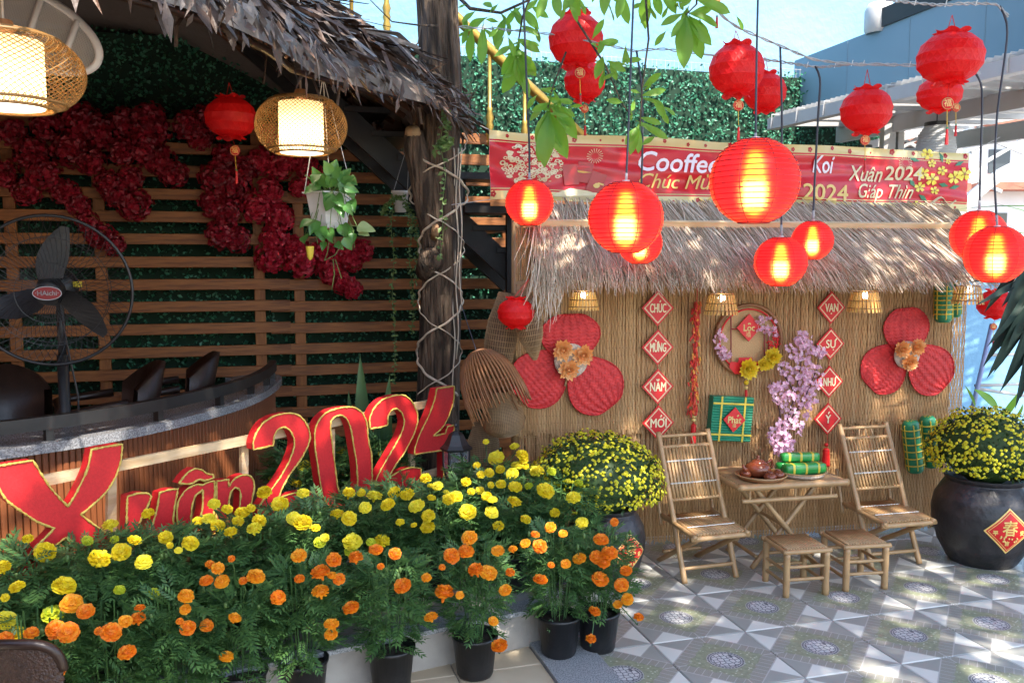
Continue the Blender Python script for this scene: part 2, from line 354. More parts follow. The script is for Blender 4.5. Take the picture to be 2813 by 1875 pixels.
    bp = g.N.new('ShaderNodeBump'); bp.inputs['Strength'].default_value = .12; bp.inputs['Distance'].default_value = .004; g.L(spk, bp.inputs['Height']); g.L(bp.outputs[0], b.inputs['Normal'])
    return m
M['tile'] = tile_material()
M['beige'] = mat('beige', (.58, .49, .36), .4, (.50, .40, .27), 4, detail=6)

gnd = MB().add([(-60, -60, -.03), (60, -60, -.03), (60, 60, -.03), (-60, 60, -.03)], [(0, 1, 2, 3)]).build('ground', M['mortar']); struct(gnd)
tyaw = .27734; org = G(2287.3 / DS, 1702.6 / DS)
e1 = Vector((math.cos(tyaw), math.sin(tyaw), 0)); e2 = Vector((-math.sin(tyaw), math.cos(tyaw), 0))    # e2 points away
L0, L1, R0, R1 = G(1230, 1499), G(1280, 1568), G(1346, 1476), G(1408, 1538)
ld = (L1 - L0).normalized()
def left_of_strip(p): d = (R1 - R0).normalized(); q = p - R0; return d.x * q.y - d.y * q.x < 0   # camera-left side of the granite strip
fl = MB().add([(-1.2, .5, -.012), (7, .5, -.012), (7, 9.2, -.012), (-1.2, 9.2, -.012)], [(0, 1, 2, 3)]).build('patio_floor', M['mortar']); struct(fl)
def tile_mesh(w, t, m, name):
    h = w / 2; b = .004; mb = MB()
    mb.add([(-h, -h, -t), (h, -h, -t), (h, h, -t), (-h, h, -t), (-h, -h, -b), (h, -h, -b), (h, h, -b), (-h, h, -b), (-h + b, -h + b, 0), (h - b, -h + b, 0), (h - b, h - b, 0), (-h + b, h - b, 0)],
           [(0, 1, 5, 4), (1, 2, 6, 5), (2, 3, 7, 6), (3, 0, 4, 7), (4, 5, 9, 8), (5, 6, 10, 9), (6, 7, 11, 10), (7, 4, 8, 11), (8, 9, 10, 11)])
    return mb.mesh(name, m)
tm = tile_mesh(.4965, .014, M['tile'], 'tile')
for i in range(-7, 6):
    for j in range(-8, 9):
        c = org + e1 * (.5 * (i + .5)) + e2 * (.5 * (j + .5))
        if left_of_strip(c) or c.x < -.3 or c.y < 2.2 or c.y > 8.2 or c.x > 5.2: continue
        if abs(c.x) > .85 * c.y + .8: continue
        link('tile', tm, fl, T(c + Vector((0, 0, rnd(-.0012, .0012)))) @ Rz(tyaw) @ Rx(rnd(-.002, .002)))
fb = MB().add([(-7, -.5, -.016), (1.6, -.5, -.016), (1.6, 3.2, -.016), (.12, 4.2, -.016), (-7, 4.2, -.016)], [(0, 1, 2, 3, 4)]).build('terrace_floor', M['mortar']); struct(fb)
bm_ = tile_mesh(.395, .012, M['beige'], 'tile'); sa = math.atan2(ld.y, ld.x) + math.pi / 2; sx = Vector((math.cos(sa), math.sin(sa), 0)); sy = Vector((-sx.y, sx.x, 0))
if sx.x > 0: sx = -sx
for i in range(0, 8):
    for j in range(-3, 6):
        c = L0 + sx * (.2 + .4 * i) + ld * (.4 * j - .1)
        if c.y > 4.4 or c.y < 2. or abs(c.x) > .7 * c.y + .5: continue
        link('tile', bm_, fb, T(c + Vector((0, 0, -.004))) @ Rz(sa))
st = MB(); q = [L0 - ld * .12, L1 + ld * 1.6, R1 + ld * 1.6, R0 - ld * .12]
st.add([p + Vector((0, 0, -.012)) for p in q] + [p + Vector((0, 0, .012)) for p in q], [(4, 5, 6, 7), (0, 1, 5, 4), (1, 2, 6, 5), (2, 3, 7, 6), (3, 0, 4, 7)])
struct(st.build('granite_kerb', M['granite']))

# raised planter ledge that the rear marigolds stand on
la = rad(27); ldir = Vector((math.cos(la), math.sin(la), 0)); ln = Vector((-ldir.y, ldir.x, 0)); lo_ = G(1245, 1474) + ldir * .04
LEDGE_Z = .16
def inplan(p): return (p - lo_).dot(ln)          # > 0: behind the riser
lg = thing('planter_ledge', 'low grey plastered ledge under the yellow marigolds', 'ledge', lo_)
a, b_ = lo_, lo_ - ldir * 4.2
lb = MB(); pts = [a, b_, b_ + ln * 1.25, a + ln * 1.25]
lb.add([p + Vector((0, 0, -.01)) for p in pts] + [p + Vector((0, 0, LEDGE_Z)) for p in pts], [(4, 7, 6, 5), (0, 4, 5, 1), (1, 5, 6, 2), (2, 6, 7, 3), (3, 7, 4, 0)])
lb.build('wall', M['plaster'], lg)
cp = MB(); cc = [a + ldir * .015 - ln * .02, b_ - ln * .02, b_ + ln * .10, a + ldir * .015 + ln * .10]
cp.add([p + Vector((0, 0, LEDGE_Z + .002)) for p in cc] + [p + Vector((0, 0, LEDGE_Z + .022)) for p in cc], [(4, 7, 6, 5), (0, 4, 5, 1), (1, 5, 6, 2), (2, 6, 7, 3), (3, 7, 4, 0)])
cp.build('coping', M['granite'], lg)

# ---- slatted fence
fence = thing('slat_fence', 'horizontal wooden slat fence in front of the green hedge', 'fence', FEN.at(0, 0))
def fx(xs, y=700.): p = FEN(xs / DS, y / DS); return (p - FEN.p0).dot(FEN.u)
jx = fx(783)
for k in range(-7, 10):
    z = 1.27 + .1755 * k
    for (a0, a1, dz, off) in ((-6.2, jx + .03, .012, .032), (jx - .12, 2.3, 0, 0)):
        w = .086 + rnd(-.004, .004)
        sl = MB().bbox((0, 0, 0), (a1 - a0, .028, w), .003)
        link('slat', sl.mesh('slat', M['cedar']), fence, FEN.M(FEN.at((a0 + a1) / 2, z + dz + rnd(-.003, .003), off)) @ Ry(rnd(-.0015, .0015)))
for xs in (275, 711, 821, 1180, 1395, 30):
    pm_ = MB().bbox((0, 0, 0), (2.92, .03, .085), .003, Matrix.Rotation(-math.pi / 2, 3, 'Y')).mesh('post', M['cedar_v'])
    link('post', pm_, fence, FEN.M(FEN.at(fx(xs), 1.46, -.034)))

# ---- hedge panel of artificial leaves, and blue plaster walls
hg = thing('hedge_wall', 'tall bright green leafy hedge wall behind the fence and stairs', 'hedge', FEN.at(0, 0, -.3))
HT = 3.6
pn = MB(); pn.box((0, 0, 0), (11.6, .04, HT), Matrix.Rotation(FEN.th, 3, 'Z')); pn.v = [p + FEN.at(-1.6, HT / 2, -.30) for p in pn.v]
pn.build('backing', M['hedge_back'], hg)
lf = MB()
for k in range(52000):
    a_ = rnd(-6.2, 4.2); z = rnd(0, HT + .03)
    if z < 2.9 and R.random() < .45: continue
    lump = noise.noise(Vector((a_ * 5, z * 5, 3))) * .05
    p = FEN.at(a_, z, -.25 + lump + rnd(-.02, .05)); d = (Vector((rnd(-1, 1), rnd(-1, 1), rnd(-1, .7)))).normalized()
    n_ = (FEN.n + Vector((rnd(-.8, .8), rnd(-.8, .8), rnd(-.3, 1)))).normalized(); L = rnd(.022, .048)
    sd = d.cross(n_).normalized() * L * .33; m_ = p + d * L * .5 + n_ * .006
    lf.add([p, m_ - sd, p + d * L, m_ + sd], [(0, 1, 2, 3)])
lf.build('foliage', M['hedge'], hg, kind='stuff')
mesh_top = MB()
for i in range(0, 118):
    a_ = -1 + i * .045; mesh_top.box(FEN.at(a_, HT + .04, -.27), (.004, .004, .09))
mesh_top.box(FEN.at(1.65, HT + .075, -.27), (5.3, .005, .005), Matrix.Rotation(FEN.th, 3, 'Z')); mesh_top.build('edge_mesh', M['cord_grey'], hg)
def slab(name, pts, m, label, cat, thick=.2, n=None):
    pts = [Vector(p) for p in pts]; n = n or (pts[1] - pts[0]).cross(pts[2] - pts[0]).normalized()
    mb = MB().add(pts + [p - n * thick for p in pts], [(0, 1, 2, 3), (7, 6, 5, 4), (0, 4, 5, 1), (1, 5, 6, 2), (2, 6, 7, 3), (3, 7, 4, 0)])
    o = tag(mb.build(name, m), label, cat); o['kind'] = 'thing'; return o
slab('blue_wall', [FEN.at(-8, 0, -.55), FEN.at(4.3, 0, -.55), FEN.at(4.3, 7.5, -.55), FEN.at(-8, 7.5, -.55)], M['blue_wall'], 'tall light blue plastered wall rising above the green hedge', 'wall')
slab('blue_side_wall', [(2.6, 7.75, 0), (6.5, 8.3, 0), (6.5, 8.3, 1.72), (2.6, 7.75, 1.72)], M['blue_wall'], 'low sky blue painted wall to the right of the stall', 'wall')
slab('left_shade_wall', [(-6.3, 9, 0), (-6.3, -3, 0), (-6.3, -3, 4.2), (-6.3, 9, 4.2)][::-1], M['bar_wood'], 'added dark timber wall shading the hut from beyond its left edge', 'wall')  # unseen wall added at the left to darken the hut
# unseen dark wall added behind the camera to keep light off the hut side
slab('rear_shade_wall', [(-.9, -2.2, 0), (-6.3, -2.2, 0), (-6.3, -2.2, 4.6), (-.9, -2.2, 4.6)], M['bar_wood'], 'added dark timber wall behind the viewer, shading the hut side', 'wall')

# ---- grey clad building, awning and roof truss at the right
bp0, bp1 = P(2352, 400, 6.7), P(1825, 400, 8.85)
bt0, bt1 = P(2352, -62, 6.6), P(1825, 140, 10.2)
ang = (bp1 - bp0).normalized()
bldg = thing('grey_building', 'blue grey clad building side above the awning at the right', 'building', bp0)
zA = 4.25
fA, fB = P(2500, -120, 6.3), P(1825, 140, 8.85)
nrm = Vector((0, 0, 1)).cross(Vector((fB.x - fA.x, fB.y - fA.y, 0))).normalized()
if nrm.x < 0: nrm = -nrm
mb = MB(); fq = [Vector((fA.x, fA.y, 3.2)), Vector((fB.x, fB.y, 3.2)), fB, fA]
mb.add(fq + [p + nrm * .8 for p in fq], [(0, 1, 2, 3), (7, 6, 5, 4), (0, 4, 5, 1), (1, 5, 6, 2), (2, 6, 7, 3), (3, 7, 4, 0)]); mb.build('wall', M['grey_panel'], bldg)
for t in (.27, .52, .76):
    p = fA.lerp(fB, t); MB().box((p.x - nrm.x * .001, p.y - nrm.y * .001, (p.z + 3.2) / 2), (.006, .006, p.z - 3.22)).build('panel_joint', M['grey_panel'], bldg)
mb = MB(); c0 = P(2540, -160, 6.25); c1 = P(2010, 52, 8.0); mb.beam(c0, c1, .10, .16); mb.build('roof_box', M['dark_steel'], bldg)
mb = MB(); mb.lathe([(.11, 0), (.13, .03), (.13, .2), (.1, .26), (.02, .28)], 14, T(P(2019, 78, 8.0))); mb.build('roof_vent', M['white_metal'], bldg, True)
gA, gB = P(1772, 286, 8.1), P(2420, 134, 5.45); gB.z = gA.z
aw = thing('metal_awning', 'white ribbed metal awning with gutter below the grey building', 'awning', gA)
gd = (gB - gA).normalized(); gn = Vector((gd.y, -gd.x, 0)); gn = gn if gn.x > 0 else -gn
MB().beam(gA, gB, .09, .10).build('gutter', M['white_metal'], aw)
far = [gA + gn * 2.3 + Vector((0, 0, .02)), gB + gn * 2.3 + Vector((0, 0, .02))]
mb = MB(); nr = 46
for i in range(nr):                                  # folded sheet
    t0, t1, t2 = i / nr, (i + .55) / nr, (i + 1) / nr
    for (ta, tb, za, zb) in ((t0, t1, .06, .06), (t1, t2, .06, .10)):
        pa, pb = gA.lerp(gB, ta), gA.lerp(gB, tb); qa, qb = far[0].lerp(far[1], ta), far[0].lerp(far[1], tb)
        mb.add([pa + Vector((0, 0, za)), pb + Vector((0, 0, zb)), qb + Vector((0, 0, zb + .1)), qa + Vector((0, 0, za + .1))], [(0, 1, 2, 3)])
mb.build('roof_sheet', M['sheet'], aw)
for i in range(9):
    p = gA.lerp(gB, (i + .3) / 9); MB().beam(p + gn * .06 + Vector((0, 0, .0)), p + gn * 2.2 + Vector((0, 0, .08)), .05, .05).build('batten', M['white_metal'], aw)
for off, h in ((.75, .14), (2.1, .16)):
    MB().beam(gA + gn * off + Vector((0, 0, -.06)), gB + gn * off + Vector((0, 0, -.06)), .07, h).build('beam', M['white_metal'], aw)
for i in range(8):
    p = gA.lerp(gB, (i + .2) / 8); MB().tube([p - gn * .055 + Vector((0, 0, -.04)), p - gn * .05 + Vector((0, 0, .075)), p + gn * .05 + Vector((0, 0, .08))], .006, 5).build('bracket', M['white_metal'], aw)
for xq in (2040, 2066):
    p = P(xq, 285, 7.7); MB().box((p.x, p.y, p.z / 2), (.10 if xq < 2050 else .05, .1, p.z)).build('post', M['white_metal'], aw)
tr = thing('roof_truss', 'grey steel lattice truss with curved chord under the awning', 'truss', P(2200, 500, 9.0))
def bar(name, pts, w=.05): MB().tube([P(x, y, 8.9 if len(q_) == 0 else q_[0]) for x, y, *q_ in pts], w, 4).build(name, M['white_metal'], tr)
bar('chord', [(1990, 335), (2130, 300), (2352, 262), (2440, 250)], .055)
bar('chord', [(2190, 500), (2240, 445), (2300, 398), (2352, 372), (2450, 345)], .075)
for s0, s1 in (((2058, 312), (2228, 402)), ((2228, 300), (2140, 372)), ((2228, 300), (2352, 352)), ((2352, 320), (2216, 400)), ((2130, 305), (2060, 345)), ((2245, 292), (2420, 330)), ((2200, 395), (2300, 440)), ((2310, 300), (2450, 300)), ((2352, 290), (2230, 350))):
    bar('brace', [s0, s1], .022)
# far white houses seen through the truss
for q, (x0, x1, y0, y1, Y, lab) in enumerate(((2030, 2215, 240, 640, 17., 'far white house front seen between truss and banner'), (2215, 2480, 200, 660, 19., 'far pale house with red tiled ledges behind the truss'))):
    a, b2 = P(x0, y1, Y), P(x1, y0, Y); hs = thing('white_house', lab, 'house', (a.x, Y, 0))
    MB().box(((a.x + b2.x) / 2, Y + 1, (b2.z) / 2), (b2.x - a.x, 2, b2.z)).build('wall', M['far_white'], hs)
    for i in range(3):
        z = lerp(a.z + .8, b2.z - .5, i / 2.2)
        MB().box(((a.x + b2.x) / 2, Y - .25, z), (b2.x - a.x - .1, .5, .16)).build('ledge', M['far_tile'], hs)
        for j in range(2):
            MB().box((lerp(a.x, b2.x, .27 + .45 * j), Y + .0, z + .55), (.45, .06, .5)).build('window', M['glass_dark'], hs)
# ================================================================== ROUND HUT, BAR, TREE, STAIRS
HC = Vector((-3.5, 5.6, 0)); RIM_Z, APEX_Z = 2.80, 4.75
def rimr(a):                                          # a in degrees, seen from above
    ks = [(-180, 3.3), (-60, 3.38), (-45, 3.3), (-38, 3.14), (-23, 2.78), (-12, 2.9), (-2, 3.16), (8, 3.2), (40, 3.2), (180, 3.3)]
    for (a0, r0), (a1, r1) in zip(ks, ks[1:]):
        if a0 <= a <= a1: return lerp(r0, r1, (a - a0) / (a1 - a0))
def roofp(a, t, dz=0.):                               # t = 0 rim, 1 apex
    r = rimr(a) * (1 - t); q = rad(a); return HC + Vector((r * math.cos(q), r * math.sin(q), lerp(RIM_Z, APEX_Z, t) + dz))
M['dark_wood'] = mat('dark_wood', (.16, .065, .025), .6, (.09, .035, .015), 8, (1, 1, 1), bump=.2)
roof = thing('thatched_hut_roof', 'round roof of dark dried palm leaves over the bar', 'roof', HC + Vector((0, 0, RIM_Z)))
rb = MB(); NA = 72
for i in range(NA + 1):
    a = -180 + 360 * i / NA
    rb.v += [roofp(a, .03, -.10), roofp(a, 1, -.05), roofp(a, .03, 0), roofp(a, 1, .06)]
for i in range(NA):
    o = i * 4; rb.f += [(o, o + 4, o + 5, o + 1), (o + 2, o + 3, o + 7, o + 6), (o, o + 2, o + 6, o + 4)]
rb.build('lining', M['palm'], roof)
fl_ = MB()
for row in range(13):
    t = row * .05
    for k in range(int(430 * (1 - t))):
        a = rnd(-78, 46); n_out = Vector((math.cos(rad(a)), math.sin(rad(a)), 0)); dn = (n_out * 3.1 + Vector((0, 0, -(APEX_Z - RIM_Z)))).normalized()
        if row < 1: dn = (dn + Vector((0, 0, -rnd(.0, .5)))).normalized()
        dn = (dn + Vector((R.gauss(0, .3), R.gauss(0, .3), rnd(-.12, .3)))).normalized()
        L = rnd(.16, .46); base = roofp(a, min(.98, t + .11), rnd(.02, .10)); nn = (n_out * .5 + Vector((rnd(-.5, .5), rnd(-.5, .5), 1))).normalized()
        w = rnd(.012, .055); sd = dn.cross(nn).normalized() * w / 2; bend = rnd(-.02, .07)
        m1 = base + dn * L * .5 + nn * bend * .5; e = base + dn * L - Vector((0, 0, bend)); jag = dn * rnd(-.04, .04); wd2 = rnd(.6, 1.2)
        curl = nn * rnd(-.012, .02)
        fl_.add([base - sd * .8, base + sd * .8, m1 - sd * wd2 + curl, m1 + sd * wd2 + curl, e - sd * wd2 * .9, e + sd * wd2 * .9 + jag, m1 - curl * .6, e + jag * .5 - curl],
                [(0, 1, 3, 6), (0, 6, 2), (2, 6, 7, 4), (6, 3, 5, 7)])
for k in range(420):                                  # frayed leaf ends hanging under the rim
    a = rnd(-78, 46); n_out = Vector((math.cos(rad(a)), math.sin(rad(a)), 0)); base = roofp(a, rnd(.0, .05), rnd(-.10, .05)) + n_out * rnd(-.05, .12)
    d = (n_out * rnd(-.1, 1.2) + Vector((rnd(-.6, .6), rnd(-.6, .6), -1))).normalized(); L = rnd(.05, .17)
    fl_.leaf(base, d, n_out + Vector((rnd(-.5, .5), rnd(-.5, .5), 0)), L, rnd(.015, .06), rnd(-.2, .3), rnd(-.2, .3), 2, .012)
for k in range(170):                                  # bristly end by the tree
    a = rnd(-6, 10); base = roofp(a, rnd(0, .04), rnd(-.12, .06)); d = Vector((rnd(.2, 1), rnd(-.6, .3), rnd(-.9, .3))).normalized()
    fl_.leaf(base, d, (rnd(-1, 1), rnd(-1, 1), 1), rnd(.08, .2), rnd(.008, .03), .1, .1, 2)
fl_.build('palm_thatch', M['palm'], roof, kind='stuff')
for a in range(-76, 46, 6):
    MB().tube([roofp(a, .10, -.115), roofp(a, .5, -.12), roofp(a, .98, -.11)], .024, 6).build('rafter', M['dark_wood'], roof, True)
rp = MB().tube([roofp(a, .07, -.15) for a in range(-80, 50, 4)], .02, 6); rp.build('rim_pole', M['leather'], roof, True)
for (x, y) in ((-3.5, 5.6), (-2.3, 8.1), (-5.6, 3.9)):
    MB().tube([(x, y, 0), (x, y, 2.9 if x != -3.5 else 4.6)], .07, 10).build('post', M['rust_bamboo'], roof, True)

# ---- curved bar counter
bpx = [(-420, 1062), (-260, 1056), (-120, 1046), (0, 1032), (100, 1019), (200, 1004), (300, 986), (400, 965), (500, 939), (560, 921), (605, 902), (636, 882), (650, 866)]
bar_path = [G(x, y, 1.0) for x, y in bpx]
endc = bar_path[-1]; bar_path += [endc + Vector((-.06, .16, 0)), endc + Vector((-.2, .26, 0))]
def resample(path, n):
    d = [0.]
    for p, q in zip(path, path[1:]): d.append(d[-1] + (q - p).length)
    out = []
    for i in range(n):
        s_ = d[-1] * i / (n - 1); k = max(j for j in range(len(d)) if d[j] <= s_ + 1e-9); k = min(k, len(path) - 2)
        out.append(path[k].lerp(path[k + 1], (s_ - d[k]) / max(1e-9, d[k + 1] - d[k])))
    return out
def smooth(path, it=3):
    for _ in range(it): path = [path[0]] + [(path[i - 1] + path[i] * 2 + path[i + 1]) / 4 for i in range(1, len(path) - 1)] + [path[-1]]
    return path
bp_ = smooth(resample(bar_path, 90), 8)
def inward(path):
    out = []
    for i in range(len(path)):
        t = (path[min(i + 1, len(path) - 1)] - path[max(i - 1, 0)]).normalized(); out.append(Vector((-t.y, t.x, 0)))
    return out
bn_ = inward(bp_)
counter = thing('bar_counter', 'curved bar with vertical wood strips and grey granite top', 'bar', Vector((bp_[40].x, bp_[40].y, 0)))
def band(path, nrm, o0, o1, z0, z1):
    mb = MB()
    for p, n in zip(path, nrm):
        for o, z in ((o0, z0), (o1, z0), (o1, z1), (o0, z1)): q = p + n * o; mb.v.append(Vector((q.x, q.y, z)))
    for i in range(len(path) - 1):
        for k in range(4): a, b = i * 4 + k, i * 4 + (k + 1) % 4; mb.f.append((a, a + 4, b + 4, b))
    mb.f += [(0, 1, 2, 3), tuple(4 * (len(path) - 1) + k for k in (3, 2, 1, 0))]; return mb
band(bp_, bn_, 0, .34, .955, 1.0).build('granite_top', M['granite_top'], counter)
band(bp_, bn_, .09, .14, 0, .953).build('core', M['dark_steel'], counter)
wp = resample([p + n * .065 for p, n in zip(bp_, bn_)], 116)
sm = MB().bbox((0, 0, 0), (.94, .028, .036), .004, Matrix.Rotation(math.pi / 2, 3, 'Y')).mesh('slat', M['bar_wood'])
for i in range(len(wp) - 1):
    p = (wp[i] + wp[i + 1]) / 2; t = wp[i + 1] - wp[i]
    if p.x < -3.1: continue
    link('slat', sm, counter, T(p.x, p.y, .48) @ Rz(math.atan2(t.y, t.x) + math.pi / 2) @ S(1, (t.length - .004) / .028, 1))
rail = thing('black_rail', 'black flat metal rail curving above the bar top', 'rail', Vector((bp_[40].x, bp_[40].y, 1.0)))
rp_ = bp_[:84]; rn_ = bn_[:84]
band(rp_, rn_, .035, .085, 1.055, 1.115).build('handrail', M['dark_steel'], rail)
for i in (6, 22, 37, 50, 61, 71, 79):
    p = rp_[i] + rn_[i] * .06; MB().box((p.x, p.y, 1.028), (.035, .035, .056), Matrix.Rotation(math.atan2(rn_[i].y, rn_[i].x), 3, 'Z')).build('post', M['dark_steel'], rail)

# ---- tree: trunk with sawn limb, straps, branches and leaves
tpx = [(1000, 1230, 52), (1003, 1100, 49), (1006, 1000, 47), (1007, 900, 46), (1009, 800, 45), (1012, 700, 45), (1016, 600, 44), (1013, 520, 46), (1008, 440, 50), (1006, 380, 46), (1012, 300, 43), (1014, 200, 45), (1008, 100, 44), (1002, 0, 43), (996, -120, 42), (985, -260, 40), (985, -420, 36)]
TY = 5.9
tree = thing('courtyard_tree', 'brown barked tree trunk wrapped in crossing straps, branches overhead', 'tree', G(1003, 1230) * 0 + Vector((P(1003, 1100, TY).x, TY, 0)))
tp = [P(x, y, TY) for x, y, r in tpx]; tp[0].z = min(tp[0].z, .0); tr_ = [px2m(r, TY) for x, y, r in tpx]
tk = MB(); path = []; rr = []
for i in range(len(tp) - 1):
    for k in range(10): path.append(tp[i].lerp(tp[i + 1], k / 10)); rr.append(lerp(tr_[i], tr_[i + 1], k / 10))
tk.tube(path, rr, 64)
for i, v in enumerate(tk.v):
    c = path[min(i // 64, len(path) - 1)]; d = (v - c); d.z = 0
    if d.length > 1e-6:
        an = math.atan2(d.y, d.x); w = -abs(noise.noise(Vector((an * 7, v.z * 1.4, 1)))) * .03 + noise.noise(Vector((an * 13, v.z * 3.5, 4))) * .01 + .008 + noise.noise(Vector((an * 1.5, v.z * 1.3, 9))) * .014
        tk.v[i] = v + d.normalized() * w
tk.build('trunk', M['bark'], tree, True)
lb_ = [P(1000, 560, TY - .02), P(985, 480, TY - .06), P(968, 400, TY - .08), P(956, 345, TY - .1), P(948, 306, TY - .12)]
mb = MB(); mb.tube(lb_, [.07, .085, .085, .075, .062], 20)
for i, v in enumerate(mb.v): mb.v[i] = v + Vector((noise.noise(v * 9), noise.noise(v * 9 + Vector((5, 0, 0))), noise.noise(v * 7))) * .012
mb.build('limb', M['bark'], tree, True)
kn = MB().tube([P(988, 625, TY - .03), P(992, 590, TY - .13), P(1003, 580, TY - .15)], [.10, .085, .05], 14); kn.build('knot', M['bark'], tree, True)
MB().tube([P(998, 548, TY - .1), P(1000, 520, TY - .24)], [.03, .022], 10).build('cut_stub', M['stump'], tree, True)
MB().tube([P(949, 310, TY - .13), P(947, 296, TY - .16)], [.058, .045], 12).build('sawn_face', M['stump'], tree, True)
def trunk_at(z):
    for (a, b, ra, rb_) in zip(tp, tp[1:], tr_, tr_[1:]):
        if a.z <= z <= b.z: t = (z - a.z) / (b.z - a.z); return a.lerp(b, t), lerp(ra, rb_, t)
    return tp[-1], tr_[-1]
straps = thing('crossing_straps', 'pale twisted straps crossing in diamonds up the tree trunk', 'strap', P(1008, 890, TY - .2))
for sgn in (-1, 1):
    pth = []
    for k in range(0, 181):
        y = 905 - k * 3.3; ph = abs(((y - 868) / 118.) % 2 - 1); ph = 1 - ph          # 0 at a front crossing
        tri = abs((((868 - y) / 120.) + 100) % 1 - .5) * 2; tri = 1 - tri             # 0 at crossing, 1 half-way
        flip = 1 if int(math.floor((868 - y) / 120. + 100)) % 2 == 0 else -1
        phi = sgn * flip * (tri ** .85) * 1.66; z = P(1008, y, TY).z; c, r = trunk_at(z); r += .016 + (.03 if 300 < y < 470 else 0) + .006 * math.sin(k * .9)
        pth.append(c + Vector((math.sin(phi) * r, -math.cos(phi) * r, 0)))
    MB().tube(pth, .0085, 6, flat=.45).build('strap', M['ribbon'], straps, True)
for q in range(3):
    pth = [P(1042 + 8 * q + 3 * math.sin(k * .7 + q), 340 + k * 22, TY - .1 - .02 * q) for k in range(0, 28 - 5 * q)]; MB().tube(pth, .005, 5).build('cord', M['ribbon'], straps, True)
pth = [P(1006 - k * 12, 900 + k * 11, TY - .25 - .02 * k) for k in range(5)]; MB().tube(pth, .006, 5).build('cord', M['ribbon'], straps, True)
# overhead branches with leaves (each leaf its own piece)
def leafmesh(L, w, bend, fold, m, name='leaf', heart=False):
    mb = MB(); n = 8
    for i in range(n + 1):
        t = i / n
        ww = w * ((math.sin(math.pi * t ** 1.35) ** .8 if 0 < t < 1 else .0) if not heart else (math.sqrt(max(0, 1 - (1 - t / .3) ** 2)) if t < .3 else (1 - ((t - .3) / .7) ** 1.6)))
        if i == n: ww = .0008
        if i == 0: ww = max(ww, .003)
        wav = math.sin(t * 9) * .004
        mb.v += [Vector((-ww / 2, t * L, fold * ww + wav - bend * L * t * t)), Vector((-ww / 4, t * L, fold * ww * .4 - bend * L * t * t)), Vector((0, t * L, -bend * L * t * t)), Vector((ww / 4, t * L, fold * ww * .4 - bend * L * t * t)), Vector((ww / 2, t * L, fold * ww - wav - bend * L * t * t))]
    for i in range(n):
        for k in range(4): a = i * 5 + k; mb.f.append((a, a + 1, a + 6, a + 5))
    mb.tube([(0, -.03, 0), (0, 0, -.001), (0, L * .5, -.25 * bend * L - .001)], .0015, 3)
    return mb.mesh(name, m, True)
def aim(base, d, nrm=(0, -1, .3), s=1., roll=0.):
    d = Vector(d).normalized(); n = Vector(nrm); x = d.cross(n)
    x = x.normalized() if x.length > 1e-4 else d.orthogonal().normalized(); z = x.cross(d)
    Mx = Matrix((x, d, z)).transposed().to_4x4(); return T(base) @ Mx @ Ry(roll) @ S(s)
tlm = [leafmesh(.2, .062, .10, .12, M['tree_leaf']), leafmesh(.2, .07, .25, .18, M['tree_leaf']), leafmesh(.2, .055, -.05, .1, M['tree_leaf'])]
brs = []
def branch(pts, r0, r1):
    pa = [P(*q) for q in pts]; n = len(pa); o = MB().tube(pa, [lerp(r0, r1, i / (n - 1)) for i in range(n)], 7).build('branch', M['bark'], tree, True); brs.append(o); return o
b0 = branch([(1010, -160, 5.7), (1150, -90, 5.3), (1300, -60, 5.0), (1480, -50, 4.9), (1650, -60, 4.8)], .03, .012)
b1 = branch([(1020, -40, 5.8), (1080, 20, 5.5), (1150, 30, 5.4), (1260, -20, 5.3)], .014, .006)
b2 = branch([(1240, -60, 5.1), (1200, 40, 5.1), (1190, 100, 5.1), (1185, 130, 5.05)], .007, .003)
b3 = branch([(1300, -60, 5.0), (1320, 40, 4.9), (1390, 150, 4.8), (1430, 240, 4.75), (1450, 265, 4.75)], .008, .003)
b4 = branch([(1300, 120, 5.0), (1270, 200, 4.95), (1255, 260, 4.9)], .006, .003)
b5 = branch([(1480, -50, 4.9), (1490, 90, 4.75), (1475, 200, 4.7), (1470, 290, 4.7)], .007, .003)
b6 = branch([(1600, -55, 4.8), (1600, 10, 4.7), (1575, 35, 4.7)], .007, .003)
b7 = branch([(1005, 60, 5.75), (960, 58, 5.6), (900, 50, 5.5), (850, 0, 5.4)], .007, .003)
b8 = branch([(970, 40, 5.6), (960, 100, 5.55), (915, 130, 5.5), (950, 160, 5.5)], .005, .002)
